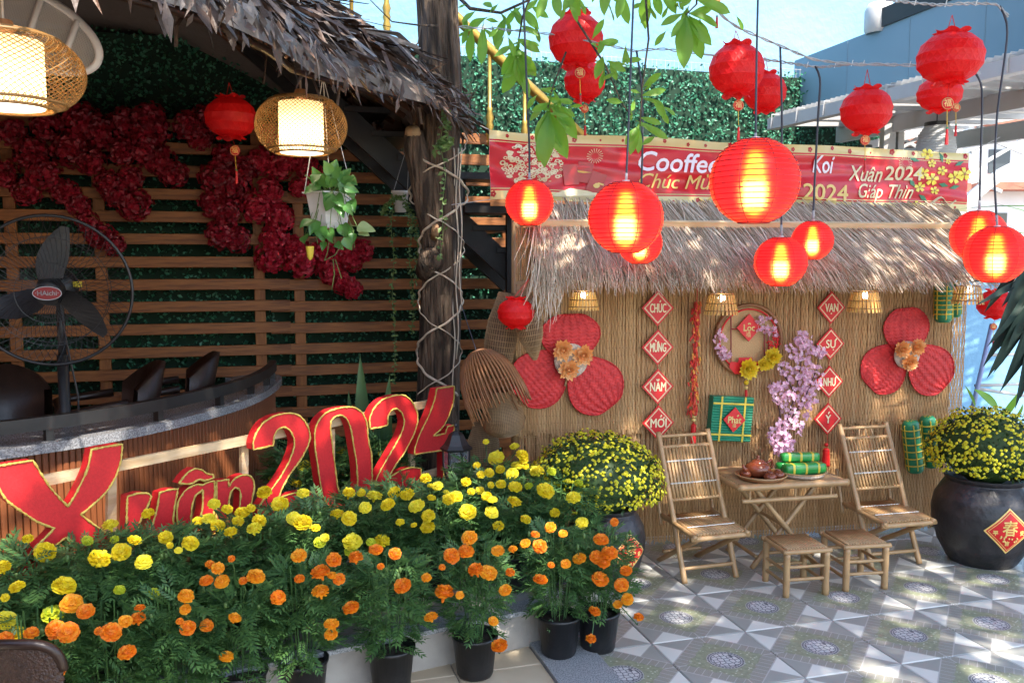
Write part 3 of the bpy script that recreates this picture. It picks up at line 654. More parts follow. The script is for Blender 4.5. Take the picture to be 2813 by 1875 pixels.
LV = [(b1, 1085, 60, 1075, 150, 1.2), (b1, 1110, 55, 1105, 160, 1.1), (b1, 1130, 60, 1150, 120, .8), (b1, 1120, 40, 1060, 70, .7), (b1, 1075, 60, 1062, 105, .8), (b1, 1150, 30, 1180, 75, 1), (b1, 1160, 40, 1140, 100, .9), (b1, 1200, 20, 1235, 65, 1), (b1, 1220, 15, 1260, 40, .8), (b1, 1180, 15, 1200, 60, .9),
      (b2, 1195, 95, 1150, 185, 1.1), (b2, 1190, 105, 1195, 205, 1.2), (b2, 1190, 110, 1235, 185, 1.), (b2, 1185, 100, 1130, 135, .9), (b2, 1190, 120, 1160, 230, .9), (b2, 1188, 90, 1240, 115, .9), (b2, 1185, 130, 1215, 235, .9), (b2, 1195, 60, 1240, 75, .8), (b2, 1180, 125, 1225, 150, .7),
      (b0, 1260, -30, 1230, 55, 1.1), (b0, 1270, -30, 1290, 50, 1.1), (b0, 1310, -30, 1330, 45, 1), (b0, 1330, -40, 1290, 30, .9), (b0, 1400, -40, 1380, 30, 1), (b0, 1420, -30, 1445, 65, 1.2), (b0, 1430, -40, 1420, 50, 1.1), (b0, 1495, -35, 1465, 80, 1.4), (b0, 1500, -30, 1520, 45, 1.2), (b0, 1510, -40, 1560, 30, 1.1), (b0, 1380, -40, 1350, 10, .9),
      (b3, 1395, 140, 1440, 165, 1), (b3, 1400, 145, 1420, 190, .8), (b3, 1385, 130, 1370, 175, .7), (b3, 1430, 235, 1395, 230, .6), (b3, 1370, 100, 1425, 95, .8), (b3, 1360, 90, 1390, 40, .8),
      (b4, 1265, 245, 1225, 340, 1.2), (b4, 1262, 250, 1245, 395, 1.5), (b4, 1260, 255, 1290, 350, 1.2), (b4, 1262, 240, 1320, 300, 1.1), (b4, 1265, 240, 1310, 260, .9), (b4, 1258, 250, 1300, 370, 1.2), (b4, 1265, 235, 1215, 260, .9), (b4, 1270, 215, 1240, 200, .8), (b4, 1268, 225, 1330, 330, 1.1), (b4, 1275, 230, 1320, 235, .8), (b4, 1260, 250, 1232, 385, 1.1),
      (b5, 1472, 220, 1535, 205, .9), (b5, 1475, 225, 1530, 240, 1), (b5, 1470, 270, 1525, 285, 1), (b5, 1468, 280, 1540, 325, 1.2), (b5, 1468, 285, 1445, 365, 1.3), (b5, 1466, 290, 1470, 360, 1.2), (b5, 1478, 200, 1520, 165, .9), (b5, 1472, 215, 1445, 205, .6), (b5, 1470, 285, 1432, 340, 1), (b5, 1478, 210, 1500, 190, .7), (b5, 1467, 288, 1500, 290, .7),
      (b6, 1578, 35, 1550, 120, 1.1), (b6, 1578, 35, 1600, 115, 1.2), (b6, 1580, 35, 1632, 85, 1.2), (b6, 1576, 35, 1540, 90, 1.), (b6, 1580, 30, 1660, 50, 1.2), (b6, 1585, 30, 1640, 20, 1.1), (b6, 1575, 35, 1570, 165, 1.2), (b6, 1580, 40, 1640, 110, 1.1), (b6, 1572, 30, 1510, 60, 1.1), (b6, 1600, 0, 1690, 30, 1.1), (b6, 1600, -20, 1560, 20, 1), (b6, 1585, 38, 1615, 150, .9), (b6, 1600, -10, 1545, -5, 1.)]
for (b, x0, y0, x1, y1, s) in LV:
    Y = 5.4 if b is b1 else 5.05 if b is b2 else 4.88 if b in (b0, b4) else 4.74
    p, q = P(x0, y0, Y), P(x1, y1, Y + rnd(-.10, .10)); L = (q - p).length
    link('leaf', R.choice(tlm), b, aim(p, q - p, (rnd(-.6, .6), -1, rnd(-.2, .6)), L / .2 * .9))
for k in range(84):                                       # smaller leaves along the twigs
    b, x0, y0, x1, y1, Y = R.choice(((b1, 1070, 5, 1250, 70, 5.4), (b1, 1070, 40, 1200, 130, 5.4), (b2, 1140, 60, 1240, 190, 5.05), (b0, 1230, -20, 1560, 20, 4.9), (b6, 1520, 0, 1700, 80, 4.75), (b4, 1225, 200, 1320, 300, 4.9), (b3, 1370, 90, 1440, 170, 4.8), (b5, 1440, 180, 1530, 320, 4.72)))
    p = P(rnd(x0, x1), rnd(y0, y1), Y + rnd(-.1, .1)); d = Vector((rnd(-1, 1), rnd(-.6, .4), rnd(-1.2, .1))); link('leaf', R.choice(tlm), b, aim(p, d, (rnd(-.6, .6), -1, rnd(-.2, .8)), rnd(.28, .6)))
# unseen crown above the frame, placed and shaped to shade the yard
cr = MB()
clumps = [(rnd(.1, 5.9), rnd(-.4, 4.7), rnd(4.9, 6.3), rnd(.5, 1.1)) for _ in range(90)]
SUN_HOLES = [(Vector(p), r) for p, r in (((-.95, 4.62, 1.05), .12), ((-.72, 4.85, 1.1), .14), ((-.55, 5.05, 1.25), .12), ((-.82, 5.8, 1.75), .20), ((-.85, 5.75, 1.45), .10), ((.25, 5.2, 1.78), .16), ((.75, 5.25, 1.75), .12), ((1.6, 3.75, 0), .16), ((2.3, 4.05, 0), .12), ((2.0, 5.6, .35), .10), ((2.35, 5.7, .3), .10), ((-1.3, 4.05, .75), .10), ((-.35, 7.6, 1.5), .15), ((-.6, 4.45, .7), .14), ((.9, 4.4, 0), .12), ((-.25, 4.3, .62), .22), ((-.9, 3.75, .6), .18), ((.1, 3.75, .5), .18), ((.2, 4.5, .65), .14), ((-.5, 3.55, .5), .14), ((-1.5, 3.4, .6), .12))]  # holes cut through the crown so sun patches land at these points
def in_sun_hole(p):
    for g_, r_ in SUN_HOLES:
        d_ = p - g_
        if (d_ - SUN_DIR * d_.dot(SUN_DIR)).length < r_: return True
    return False
for (cx_, cy_, cz_, rr_) in clumps:
    for k in range(190):
        d = Vector((R.gauss(0, 1), R.gauss(0, 1), R.gauss(0, .6))); d = d.normalized() * rr_ * R.random() ** .4; p = Vector((cx_, cy_, cz_)) + d
        if p.z < 4.6 + max(0, p.y - 3.) * .25 or in_sun_hole(p): continue
        dd = Vector((rnd(-1, 1), rnd(-1, 1), rnd(-1, .2))).normalized(); n_ = Vector((rnd(-.6, .6), rnd(-.6, .6), 1)).normalized(); L = rnd(.16, .26)
        s_ = dd.cross(n_).normalized() * L * .2; m_ = p + dd * L * .5 + n_ * .01
        cr.add([p, m_ - s_, p + dd * L, m_ + s_], [(0, 1, 2, 3)])
cr.build('crown', M['crown_leaf'], tree, kind='stuff')
for (x, y, z) in ((1.5, 3.5, 5.4), (3.5, 1.5, 5.8), (0, 1.5, 5.6), (3.8, 3.8, 5.6), (5.2, .5, 5.9)):
    MB().tube([tp[-1], (tp[-1] + Vector((x, y, z))) / 2 + Vector((0, 0, .5)), (x, y, z), (x * 1.15, y - .6, z + .2)], [.08, .05, .03, .012], 8).build('branch', M['bark'], tree, True)

# ---- black staircase and golden railing
ST = Plane(FEN.at(0, 0, .75), FEN.th)
stair = thing('black_staircase', 'black steel staircase climbing left behind the tree', 'staircase', ST(1200, 900))
def spt(x, y, off=0.): return ST(x, y, off)
A_, B_ = spt(1215, 660), spt(560, 55)
for off, hh in ((0., .17), (-.62, .13)):
    o3 = FEN.n * off; MB().beam(A_ + o3, B_ + o3, .05, hh).build('stringer', M['dark_steel'], stair)
nst = 11
for i in range(nst):
    t = (i + .55) / nst; c = A_.lerp(B_, t) + FEN.n * -.31 + Vector((0, 0, .20))
    MB().bbox(c, (.33, .70, .045), .004, Matrix.Rotation(FEN.th, 3, 'Z')).build('tread', M['dark_steel'], stair)
    MB().box(c + FEN.u * -.13 + FEN.n * .3 + Vector((0, 0, -.10)), (.04, .05, .16), Matrix.Rotation(FEN.th, 3, 'Z')).build('bracket', M['dark_steel'], stair)
for (x, y0, y1) in ((1170, 470, 760), (1060, 395, 480)):
    a, b = spt(x, y0, .05), spt(x, y1, .05); MB().beam(a, b, .05, .05).build('post', M['dark_steel'], stair)
MB().box(spt(1105, 408, .1), (.42, .3, .05), Matrix.Rotation(FEN.th, 3, 'Z')).build('landing', M['dark_steel'], stair)
MB().box(spt(1130, 484, .12), (.5, .34, .05), Matrix.Rotation(FEN.th, 3, 'Z')).build('landing', M['dark_steel'], stair)
RL = Plane(FEN.at(0, 0, .12), FEN.th)
rl = thing('golden_railing', 'golden stair railing with turned balusters before the hedge', 'railing', RL(1350, 330))
def rq(x, y): return RL(x, y)
MB().tube([rq(760, -230), rq(1050, 42), rq(1205, 190), rq(1355, 330)], .045, 14).build('handrail', M['gold'], rl, True)
def baluster(x, y0, y1, knob):
    a, b = rq(x, y0), rq(x, y1); prof = [(.017, 0.)]; H = a.z - b.z
    kz = b.z + 0; kk = rq(x, knob).z - b.z
    for dz, r in ((-.16, .017), (-.15, .026), (-.12, .021), (-.07, .036), (-.03, .024), (0, .034), (.03, .024), (.07, .036), (.12, .021), (.15, .026), (.16, .017)): prof.append((r, kk + dz))
    prof.append((.017, H)); MB().lathe(prof, 10, T(b)).build('baluster', M['gold'], rl, True)
for x, y0, y1, kn_ in ((808, -100, 60, -60), (890, -60, 180, 40), (1125, 110, 330, 290), (1205, 190, 350, 320), (975, -40, 250, 130)): baluster(x, y0, y1, kn_)
MB().tube([rq(726, -120), rq(726, 60)], .055, 14).build('newel', M['gold'], rl, True)
# ================================================================== LEFT SIDE THINGS
# ---- big letters on a batten frame
sign = thing('new_year_sign', 'big red letters Xuân 2024 on wooden battens among the marigolds', 'sign', SIGN(640, 1180))
def R2(x, y): return ((x / 3.336) / DS, (1180 + y / 3.336) / DS)
def R3(x, y): return ((680 + x / 3.408) / DS, (1020 + y / 3.408) / DS)
GL = [('X', R2, [[(-40, 335), (130, 305), (300, 280), (380, 410), (460, 530), (540, 620), (620, 700), (690, 590), (760, 450), (810, 330), (835, 180), (980, 152), (1120, 130), (1105, 290), (1060, 430), (980, 560), (880, 660), (740, 775), (860, 870), (1000, 965), (1080, 1060), (1060, 1150), (860, 1130), (720, 1060), (600, 985), (470, 1090), (330, 1270), (240, 1420), (110, 1400), (150, 1310), (230, 1180), (330, 1065), (420, 980), (495, 900), (350, 850), (200, 750), (60, 650), (0, 560), (-40, 490)]]),
      ('u', R2, [[(1165, 610), (1270, 578), (1350, 578), (1385, 608), (1355, 690), (1300, 790), (1262, 900), (1262, 970), (1300, 985), (1360, 940), (1410, 830), (1440, 700), (1460, 575), (1540, 548), (1628, 540), (1600, 690), (1582, 830), (1612, 910), (1600, 965), (1530, 1000), (1440, 990), (1405, 960), (1330, 1050), (1230, 1070), (1165, 1020), (1155, 900), (1160, 750)]]),
      ('a', R2, [[(1965, 465), (1965, 620), (1955, 800), (1972, 900), (1990, 940), (1900, 960), (1860, 900), (1780, 960), (1690, 970), (1635, 900), (1614, 760), (1634, 640), (1700, 545), (1800, 496), (1860, 506), (1890, 482)], [(1855, 548), (1790, 595), (1757, 690), (1747, 830), (1780, 880), (1830, 820), (1858, 700)]]),
      ('circumflex', R2, [[(1640, 492), (1680, 430), (1730, 380), (1790, 350), (1850, 365), (1890, 400), (1950, 410), (1955, 440), (1900, 460), (1860, 466), (1830, 448), (1790, 466), (1760, 494)]]),
      ('n', R2, [[(1982, 470), (2093, 455), (2095, 520), (2140, 450), (2210, 415), (2270, 408), (2320, 450), (2330, 530), (2300, 680), (2290, 800), (2320, 880), (2230, 880), (2190, 760), (2205, 600), (2190, 540), (2150, 525), (2110, 570), (2090, 680), (2085, 830), (1980, 830), (1984, 650)]]),
      ('2', R3, [[(55, 730), (50, 660), (85, 560), (150, 470), (250, 410), (380, 385), (470, 400), (550, 480), (590, 600), (560, 710), (490, 830), (400, 950), (320, 1090), (290, 1180), (380, 1150), (500, 1120), (600, 1130), (655, 1150), (675, 1330), (600, 1350), (480, 1310), (380, 1300), (260, 1340), (100, 1370), (95, 1280), (160, 1180), (240, 1080), (310, 980), (380, 860), (430, 730), (440, 640), (400, 550), (340, 515), (280, 540), (245, 600), (240, 690)]]),
      ('0', R3, [[(625, 560), (662, 450), (750, 370), (880, 335), (1000, 330), (1080, 390), (1115, 480), (1130, 640), (1160, 780), (1165, 1000), (1155, 1130), (1100, 1240), (1000, 1290), (880, 1310), (780, 1290), (710, 1190), (680, 1050), (655, 880), (628, 700)], [(770, 480), (810, 420), (880, 405), (930, 440), (965, 530), (990, 680), (1020, 860), (1030, 1050), (1010, 1180), (940, 1230), (880, 1190), (840, 1080), (820, 900), (790, 680)]]),
      ('2', R3, [[(1147, 535), (1137, 440), (1180, 340), (1260, 260), (1360, 225), (1460, 215), (1540, 280), (1590, 390), (1590, 490), (1540, 620), (1460, 770), (1370, 890), (1320, 995), (1420, 930), (1520, 895), (1620, 905), (1630, 1080), (1560, 1100), (1450, 1090), (1330, 1100), (1195, 1115), (1200, 1010), (1260, 890), (1350, 740), (1430, 600), (1470, 480), (1450, 390), (1400, 345), (1350, 355), (1310, 420), (1310, 500), (1250, 520)]]),
      ('4', R3, [[(1770, 160), (1935, 135), (1930, 270), (1890, 400), (1830, 520), (1735, 605), (1850, 580), (1870, 515), (1935, 500), (1930, 560), (1880, 600), (1890, 640), (1900, 760), (1880, 1000), (1835, 1000), (1832, 735), (1560, 775), (1570, 690), (1620, 560), (1690, 430), (1740, 300)]])]
def chaikin(ring):
    out = []
    n = len(ring)
    for i in range(n):
        p0, p, q = ring[i - 1], ring[i], ring[(i + 1) % n]
        a = Vector(p) - Vector(p0); b = Vector(q) - Vector(p)
        if a.length and b.length and a.angle(b) > 1.0: out.append(p); continue       # keep sharp corners
        out += [(p[0] * .8 + p0[0] * .2, p[1] * .8 + p0[1] * .2), (p[0] * .8 + q[0] * .2, p[1] * .8 + q[1] * .2)]
    return out
for ch, fn, rings in GL:
    rings = [chaikin(r) for r in rings]
    fr = lambda x, y: SIGN(*fn(x, y)); bk = lambda x, y: SIGN(*fn(x, y)) - SIGN.n * .055
    lt = MB().prism(rings, fr, bk).build('letter', M['red_paint'], sign, label=('red board hat of the letter â with yellow edge' if ch == 'circumflex' else f'red board {"numeral" if ch.isdigit() else "letter"} {ch} with yellow edge'))
    tm_ = MB()
    for r in rings:
        pth = []
        for i in range(len(r)):
            p, q = Vector(r[i]), Vector(r[(i + 1) % len(r)]); ns = max(1, int((q - p).length / 16))
            for k in range(ns): w = p.lerp(q, k / ns); pth.append(fr(w.x + rnd(-2, 2), w.y + rnd(-2, 2)) + SIGN.n * .002)
        pth.append(pth[0]); tm_.tube(pth, [.0045 + rnd(-.0014, .0022) for _ in pth], 5, False)
    tm_.build('edge_line', M['yellow_trim'], lt, True)
def batten(x0, y0, x1, y1, w=.045): MB().beam(SIGN(x0, y0, -.082), SIGN(x1, y1, -.082), .022, w).build('batten', M['pine'], sign)
batten(95, 1104, 985, 926); batten(300, 1290, 1060, 1066)
for x, y0, y1 in ((255, 1090, 1400), (945, 950, 1260), (560, 1020, 1340), (760, 985, 1300)): MB().beam(SIGN(x, y0, -.11), SIGN(x, y1, -.11), .022, .04).build('upright', M['pine'], sign)

# ---- drum lamps of woven bamboo
def drum_lamp(c, rx, rz, label, top):
    t = thing('bamboo_drum_lamp', label, 'lamp', c, 'woven bamboo drum lamps under the hut roof')
    rd = rx * .52; hz = rz * .97
    def sp(a, z): q = max(0, 1 - (z / rz) ** 2); r = rd * .96 + (rx - rd * .96) * q ** .62; return Vector((r * math.cos(a), r * math.sin(a), z))
    w = MB(); n = 60
    for i in range(n):
        for s_ in (-1, 1):
            a0 = 2 * math.pi * i / n; pth = [c + sp(a0 + s_ * 1.5 * (k / 20), -hz + 2 * hz * k / 20) for k in range(21)]; w.tube(pth, .0019 * rx / .25, 3, False)
    w.build('weave', M['rattan'], t, kind='stuff')
    for z in (-hz, hz, -hz * .86, hz * .9):
        r = sp(0, z).x; MB().tube([c + Vector((r * math.cos(a), r * math.sin(a), z)) for a in [2 * math.pi * k / 40 for k in range(41)]], .006, 6, False).build('ring', M['rattan'], t, True)
    MB().lathe([(rd * .93, -hz * .95), (rd * .93, hz * .85)], 40, T(c)).build('inner_drum', M['lamp_paper'], t, True)
    MB().lathe([(rd * .90, -hz * .99), (.001, -hz * .99)], 40, T(c)).build('diffuser', M['lamp_glow'], t)
    MB().ball(c + Vector((0, 0, -hz * .35)), .05, 12, 8).build('bulb', M['lamp_bulb'], t, True)
    cp = MB(); cp.lathe([(.03, hz), (.04, hz + .02), (.03, hz + .05)], 12, T(c), True)
    cp.tube([c + Vector((-rd * .8, 0, hz)), c + Vector((rd * .8, 0, hz))], .004, 4).tube([c + Vector((0, -rd * .8, hz)), c + Vector((0, rd * .8, hz))], .004, 4); cp.build('cap', M['rust_bamboo'], t)
    MB().tube([c + Vector((0, 0, hz + .04)), Vector((c.x, c.y, top))], .006, 6).build('cord', M['ribbon'], t)
    return t
M['lamp_paper'] = mat('lamp_paper', (.75, .66, .5), .8, trans=.75, tcol=(.92, .76, .5), emit=(1, .62, .28), estr=.10)
M['lamp_glow'] = glow('lamp_glow', (1, .84, .6), 1.6); M['lamp_bulb'] = glow('lamp_bulb', (1, .78, .48), 16.)
drum_lamp(P(692, 290, 4.9), px2m(102, 4.9), px2m(62, 4.9), 'smaller lit bamboo drum lamp left of the tree, above the white pot', 3.3)
drum_lamp(P(12, 165, 3.09), px2m(165, 3.09), px2m(82, 3.09), 'large lit bamboo drum lamp cut by the left picture edge', 3.5)

# ---- white oval grille under the roof
ogc = P(62, 62, 3.9); og = thing('oval_grille', 'white oval mesh grille hung under the roof at top left', 'grille', ogc)
Mo = T(ogc) @ Ry(rad(24)) @ Rx(rad(14))
orx, orz = px2m(172, 3.9), px2m(78, 3.9)
def ov(a, k=1., y=0.): return Mo @ Vector((orx * k * math.cos(a), y, orz * k * math.sin(a)))
MB().tube([ov(2 * math.pi * i / 64) for i in range(65)], .018, 8, False, .8).build('rim', M['white_plastic'], og, True)
msh = MB()
for i in range(-46, 47):
    x = i / 47; h = math.sqrt(1 - x * x) * .97
    msh.beam(Mo @ Vector((orx * x, .004, -orz * h)), Mo @ Vector((orx * x, .004, orz * h)), .0035, .0035)
for i in range(-22, 23):
    z = i / 23; h = math.sqrt(1 - z * z) * .97; msh.beam(Mo @ Vector((-orx * h, 0, orz * z)), Mo @ Vector((orx * h, 0, orz * z)), .0035, .0035)
msh.build('wire_mesh', M['white_metal'], og, kind='stuff')
for x in (.1, .62):
    h = math.sqrt(1 - x * x); MB().tube([Mo @ Vector((orx * (x + .02), -.012, orz * h)), Mo @ Vector((orx * (x - .06), -.012, -orz * h))], .014, 6).build('crossbar', M['white_plastic'], og, True)
MB().tube([ov(math.pi * .5), ov(math.pi * .5) + Vector((0, 0, .5))], .008, 6).build('hanger', M['dark_steel'], og)

# ---- pedestal fan
fc = P(118, 668, 4.3); fr_ = px2m(172, 4.3)
fan = thing('pedestal_fan', 'black pedestal fan with wire cage behind the bar', 'fan', (fc.x, fc.y, 0))
Mf = T(fc) @ Rz(rad(16)) @ Rx(rad(-90 + 5))          # local z = back of the fan
cage = MB()
for i in range(64):
    for side in (-1, 1):
        pth = []
        for k in range(9):
            t = .12 + .88 * k / 8; a = 2 * math.pi * i / 64 + (1 - t) * .55 * side; r = fr_ * t; z = side * .085 * (1 - t ** 2.2) - .0
            pth.append(Mf @ Vector((r * math.cos(a), r * math.sin(a), -z)))
        cage.tube(pth, .0013, 3, False)
for t in (.4, .72):
    for side in (-1, 1): cage.tube([Mf @ Vector((fr_ * t * math.cos(a), fr_ * t * math.sin(a), -side * .085 * (1 - t ** 2.2))) for a in [2 * math.pi * k / 48 for k in range(49)]], .0018, 4, False)
cage.build('wire_cage', M['black_plastic'], fan, kind='stuff')
MB().tube([Mf @ Vector((fr_ * math.cos(a), fr_ * math.sin(a), 0)) for a in [2 * math.pi * k / 64 for k in range(65)]], .008, 8, False).build('cage_rim', M['black_plastic'], fan, True)
for k in range(3):
    b_0 = rad(150 + 120 * k); bl = MB(); n = 8
    for i in range(n + 1):
        t = .16 + .72 * i / n; w = .075 * math.sin(math.pi * min(1, .3 + i / n * .62)); tw = lerp(.7, .3, i / n)
        for s_ in (-1, 0, 1): bl.v.append(Mf @ (Matrix.Rotation(b_0 + .25 * i / n, 4, 'Z') @ Vector((fr_ * t, s_ * w * math.cos(tw), s_ * w * math.sin(tw) + .008 * (1 - s_ * s_)))))
    for i in range(n):
        for k2 in range(2): a = i * 3 + k2; bl.f.append((a, a + 1, a + 4, a + 3))
    bl.build('blade', M['black_plastic'], fan, True)
MB().lathe([(.002, -.09), (.05, -.088), (.062, -.07), (.062, .02), (.03, .03)], 20, Mf).build('hub', M['black_plastic'], fan, True)
MB().lathe([(.04, .06), (.085, .08), (.09, .2), (.075, .27), (.01, .28)], 20, Mf).build('motor', M['black_plastic'], fan, True)
bd = MB().lathe([(.002, -.093), (.062, -.0915)], 28, Mf @ S(1, .5, 1)); bo = bd.build('badge', M['dark_red'], fan)
MB().tube([Mf @ Vector((.063 * math.cos(a), .032 * math.sin(a), -.093)) for a in [2 * math.pi * k / 40 for k in range(41)]], .0022, 4, False).build('badge_rim', M['cord_grey'], bo)
def text_mesh(body, size=1., bold=0., shear=0., align='CENTER', space=1.):
    cu = bpy.data.curves.new('lettering', 'FONT'); cu.body = body; cu.size = size; cu.offset = bold; cu.shear = shear; cu.align_x = align; cu.align_y = 'CENTER'; cu.space_character = space; cu.resolution_u = 3
    o = bpy.data.objects.new('lettering', cu); COL.objects.link(o); dg = bpy.context.evaluated_depsgraph_get(); dg.update()
    me = bpy.data.meshes.new_from_object(o.evaluated_get(dg)); bpy.data.objects.remove(o); bpy.data.curves.remove(cu)
    return [Vector(v.co) for v in me.vertices], [tuple(p.vertices) for p in me.polygons]
def fat(v, f, b):                                      # heavier strokes: the outline repeated a hair to either side
    mb = MB()
    for dx, dy in ((0, 0), (b, 0), (-b, 0), (0, b), (0, -b)) if b else ((0, 0),): mb.add([p + Vector((dx, dy, 0)) for p in v], f)
    return mb.v, mb.f
def text_on(body, fn, mt, parent, bold=0., **k):
    v, f = fat(*text_mesh(body, **k), bold); mb = MB(); n = max(1, len(v)); mb.v = [Vector(fn(p.x, p.y)) for p in v]; mb.f = f; return mb.build('lettering', mt, parent)
text_on('·HAichi·', lambda x, y: Mf @ Vector((x, -y, -.0955)), M['cord_grey'], bo, size=.032, bold=.0006)
lm = MB()
for i in range(4): lm.box(Mf @ Vector((.075 + .012 * i, -.02, .1)), (.008, .03, .03))
lm.build('warning_label', M['yellow_tie'], fan, kind='stuff')
pb = Mf @ Vector((0, 0, .18)); MB().tube([(pb.x, pb.y, 0), (pb.x, pb.y, pb.z - .35)], .028, 12).build('pole', M['black_plastic'], fan, True)
MB().tube([(pb.x, pb.y, pb.z - .36), (pb.x, pb.y, pb.z - .05)], .02, 12).build('neck', M['black_plastic'], fan, True)
MB().lathe([(.25, 0), (.25, .03), (.05, .07), (.03, .1)], 28, T(pb.x, pb.y, 0), True).build('base', M['black_plastic'], fan, True)
MB().tube([(pb.x + .01, pb.y - .04, pb.z), (pb.x + .06, pb.y - .08, pb.z - .25), (pb.x + .1, pb.y - .06, pb.z - .55), (pb.x + .12, pb.y - .1, .5)], .005, 5).build('cord', M['black_plastic'], fan)

# ---- low leather armchairs behind the bar
DECK = .31
struct(MB().lathe([(.01, 0), (1.78, 0), (1.78, DECK), (.01, DECK)], 40, T(HC)).build('hut_floor', M['granite_top']))
def armchair(x, y, z, rot, label):
    t = thing('leather_armchair', label, 'armchair', T(x, y, z) @ Rz(rot), 'dark armchairs behind the bar'); W = WM[t.name]
    sh = MB(); n = 14
    for i in range(n + 1):
        a = lerp(-1.15, 1.15, i / n) ; cx_, cy_ = .27 * math.sin(a), .24 * math.cos(a)
        h = lerp(.66, .88, max(0, math.cos(a * 1.15)) ** .8); lean = .09 * math.cos(a)
        for (o, zz) in ((0, .40), (0, .6), (0, h), (-.045, h + .01), (-.05, .6), (-.05, .40)):
            k = 1 + o / .26; f_ = (zz - .4) / .48; sh.v.append(W @ Vector((cx_ * k, (cy_ * k + lean * f_), zz)))
    for i in range(n):
        for k in range(5): a = i * 6 + k; sh.f.append((a, a + 1, a + 7, a + 6))
    sh.build('backrest', M['leather'], t, True)
    s_ = MB(); s_.lathe([(.01, .47), (.2, .47), (.25, .45), (.25, .40), (.2, .385)], 24, W); s_.build('seat', M['leather'], t, True)
    for q in (-1, 1):
        MB().tube([W @ Vector((q * .27, .06, .67)), W @ Vector((q * .28, -.12, .655)), W @ Vector((q * .27, -.26, .64)), W @ Vector((q * .26, -.27, .45))], [.026, .024, .022, .018], 8).build('armrest', M['leather'], t, True)
        for q2 in (-1, 1): MB().tube([W @ Vector((q * .2, q2 * .18, .4)), W @ Vector((q * .24, q2 * .23, 0))], [.02, .013], 8).build('leg', M['leather'], t, True)
for (px_, py_, Y, rot, lab) in ((250, 880, 5.3, -1.0, 'dark leather armchair just right of the fan pole'), (390, 870, 5.9, -1.2, 'dark leather armchair farthest right behind the bar rail'), (10, 905, 5.0, .5, 'dark leather armchair at the left picture edge below the fan')):
    q = P(px_, py_, Y); armchair(q.x, q.y, DECK, rot, lab)

# ---- red flower garland on the fence
gar = thing('red_flower_garland', 'dark red artificial flower garland draped over the slat fence', 'garland', FEN(520, 400, .1))
def cluster_mesh(n, r, m_='bract'):
    mb = MB()
    for k in range(n):
        d = Vector((R.gauss(0, 1), R.gauss(0, 1) - .5, R.gauss(0, 1))).normalized(); p = d * r * rnd(.55, 1); L = rnd(.03, .056)
        t = d.orthogonal().normalized(); t = (Matrix.Rotation(rnd(0, 6.28), 3, d) @ t); n_ = (d + t * rnd(-.6, .6)).normalized(); s_ = t.cross(n_).normalized()
        q = [p - t * L * .5, p + s_ * L * .5 + n_ * .008, p + t * L * .6, p - s_ * L * .5 + n_ * .01]; c = p - n_ * .006
        mb.add(q + [c], [(0, 1, 4), (1, 2, 4), (2, 3, 4), (3, 0, 4)])
    return mb.mesh('blossom_cluster', M[m_])
cm = [cluster_mesh(190, .13) for _ in range(4)]; cm_lit = [cluster_mesh(190, .13, 'bract_lit') for _ in range(3)]
for (x, y, s) in ((30, 305, 1), (10, 400, 1), (70, 350, 1), (110, 290, 1.), (100, 400, 1), (60, 440, .9), (150, 440, 1), (160, 340, 1.1), (190, 280, 1.1), (230, 300, 1.2), (210, 370, 1), (250, 420, 1), (290, 285, 1.1), (340, 275, 1.1), (330, 340, 1.1), (280, 350, 1), (300, 410, .9), (310, 470, 1), (370, 370, 1.1), (400, 400, 1), (430, 290, 1), (470, 280, 1), (350, 300, 1.1),
                  (270, 450, .8), (230, 540, .9), (260, 560, .7), (200, 510, .7), (180, 470, .8), (460, 320, .8), (520, 360, .9), (500, 410, 1.1), (540, 430, 1.1), (490, 470, 1), (520, 490, 1), (505, 540, 1.), (545, 550, .9), (560, 390, .9), (600, 370, 1), (640, 380, 1.1), (670, 360, 1), (620, 440, .9), (590, 480, 1), (640, 500, 1.1), (630, 550, 1), (620, 590, 1), (680, 570, .9), (690, 600, 1.1), (740, 580, 1), (760, 620, 1), (800, 590, 1.1), (830, 575, .8), (790, 650, .9), (810, 665, .8), (710, 390, .8), (690, 430, .8), (660, 320, .7), (615, 310, .7)):
    p = FEN(x, y, .12 + rnd(0, .06)); link('blossom_cluster', R.choice(cm_lit if x > 585 else cm), gar, T(p) @ Rz(FEN.th + rnd(-.3, .3)) @ Ry(rnd(0, 6.28)) @ S(s * rnd(.85, 1.08)), kind='stuff')  # clusters towards the right take the lit copy

# ---- hanging pots with trailing plants
pot_c = P(757, 482, 5.0); hp = thing('hanging_pothos', 'white hanging pot of trailing heart leaved pothos left of the tree', 'potted plant', pot_c)
rw = px2m(52, 5.0); pt = MB()
def hexr(a, i): return 1 / max(.6, math.cos(((a + math.pi / 6) % (math.pi / 3)) - math.pi / 6)) * .94
zt, zb = P(757, 443, 5.0).z, P(757, 524, 5.0).z
pt.lathe([(.01, zb - pot_c.z), (rw * .62, zb - pot_c.z), (rw * .74, zb - pot_c.z + .03), (rw * .95, zt - pot_c.z - .01), (rw * 1.12, zt - pot_c.z - .008), (rw * 1.12, zt - pot_c.z), (rw * .9, zt - pot_c.z), (rw * .88, zt - pot_c.z - .03), (.01, zt - pot_c.z - .03)], 36, T(pot_c), fn=hexr)
pt.build('pot', M['white_plastic'], hp)
for q in (-1, 0, 1):
    MB().tube([pot_c + Vector((q * rw * 1.05, -.02 + .05 * (q == 0), zt - pot_c.z)), P(742, 175, 5.0)], .003, 4).build('string', M['cord_grey'], hp)
pml = [leafmesh(.1, .075, .15, .12, M['pothos'], heart=True), leafmesh(.1, .07, .3, .2, M['pothos'], heart=True), leafmesh(.1, .07, .1, .1, M['pothos_pale'], heart=True)]
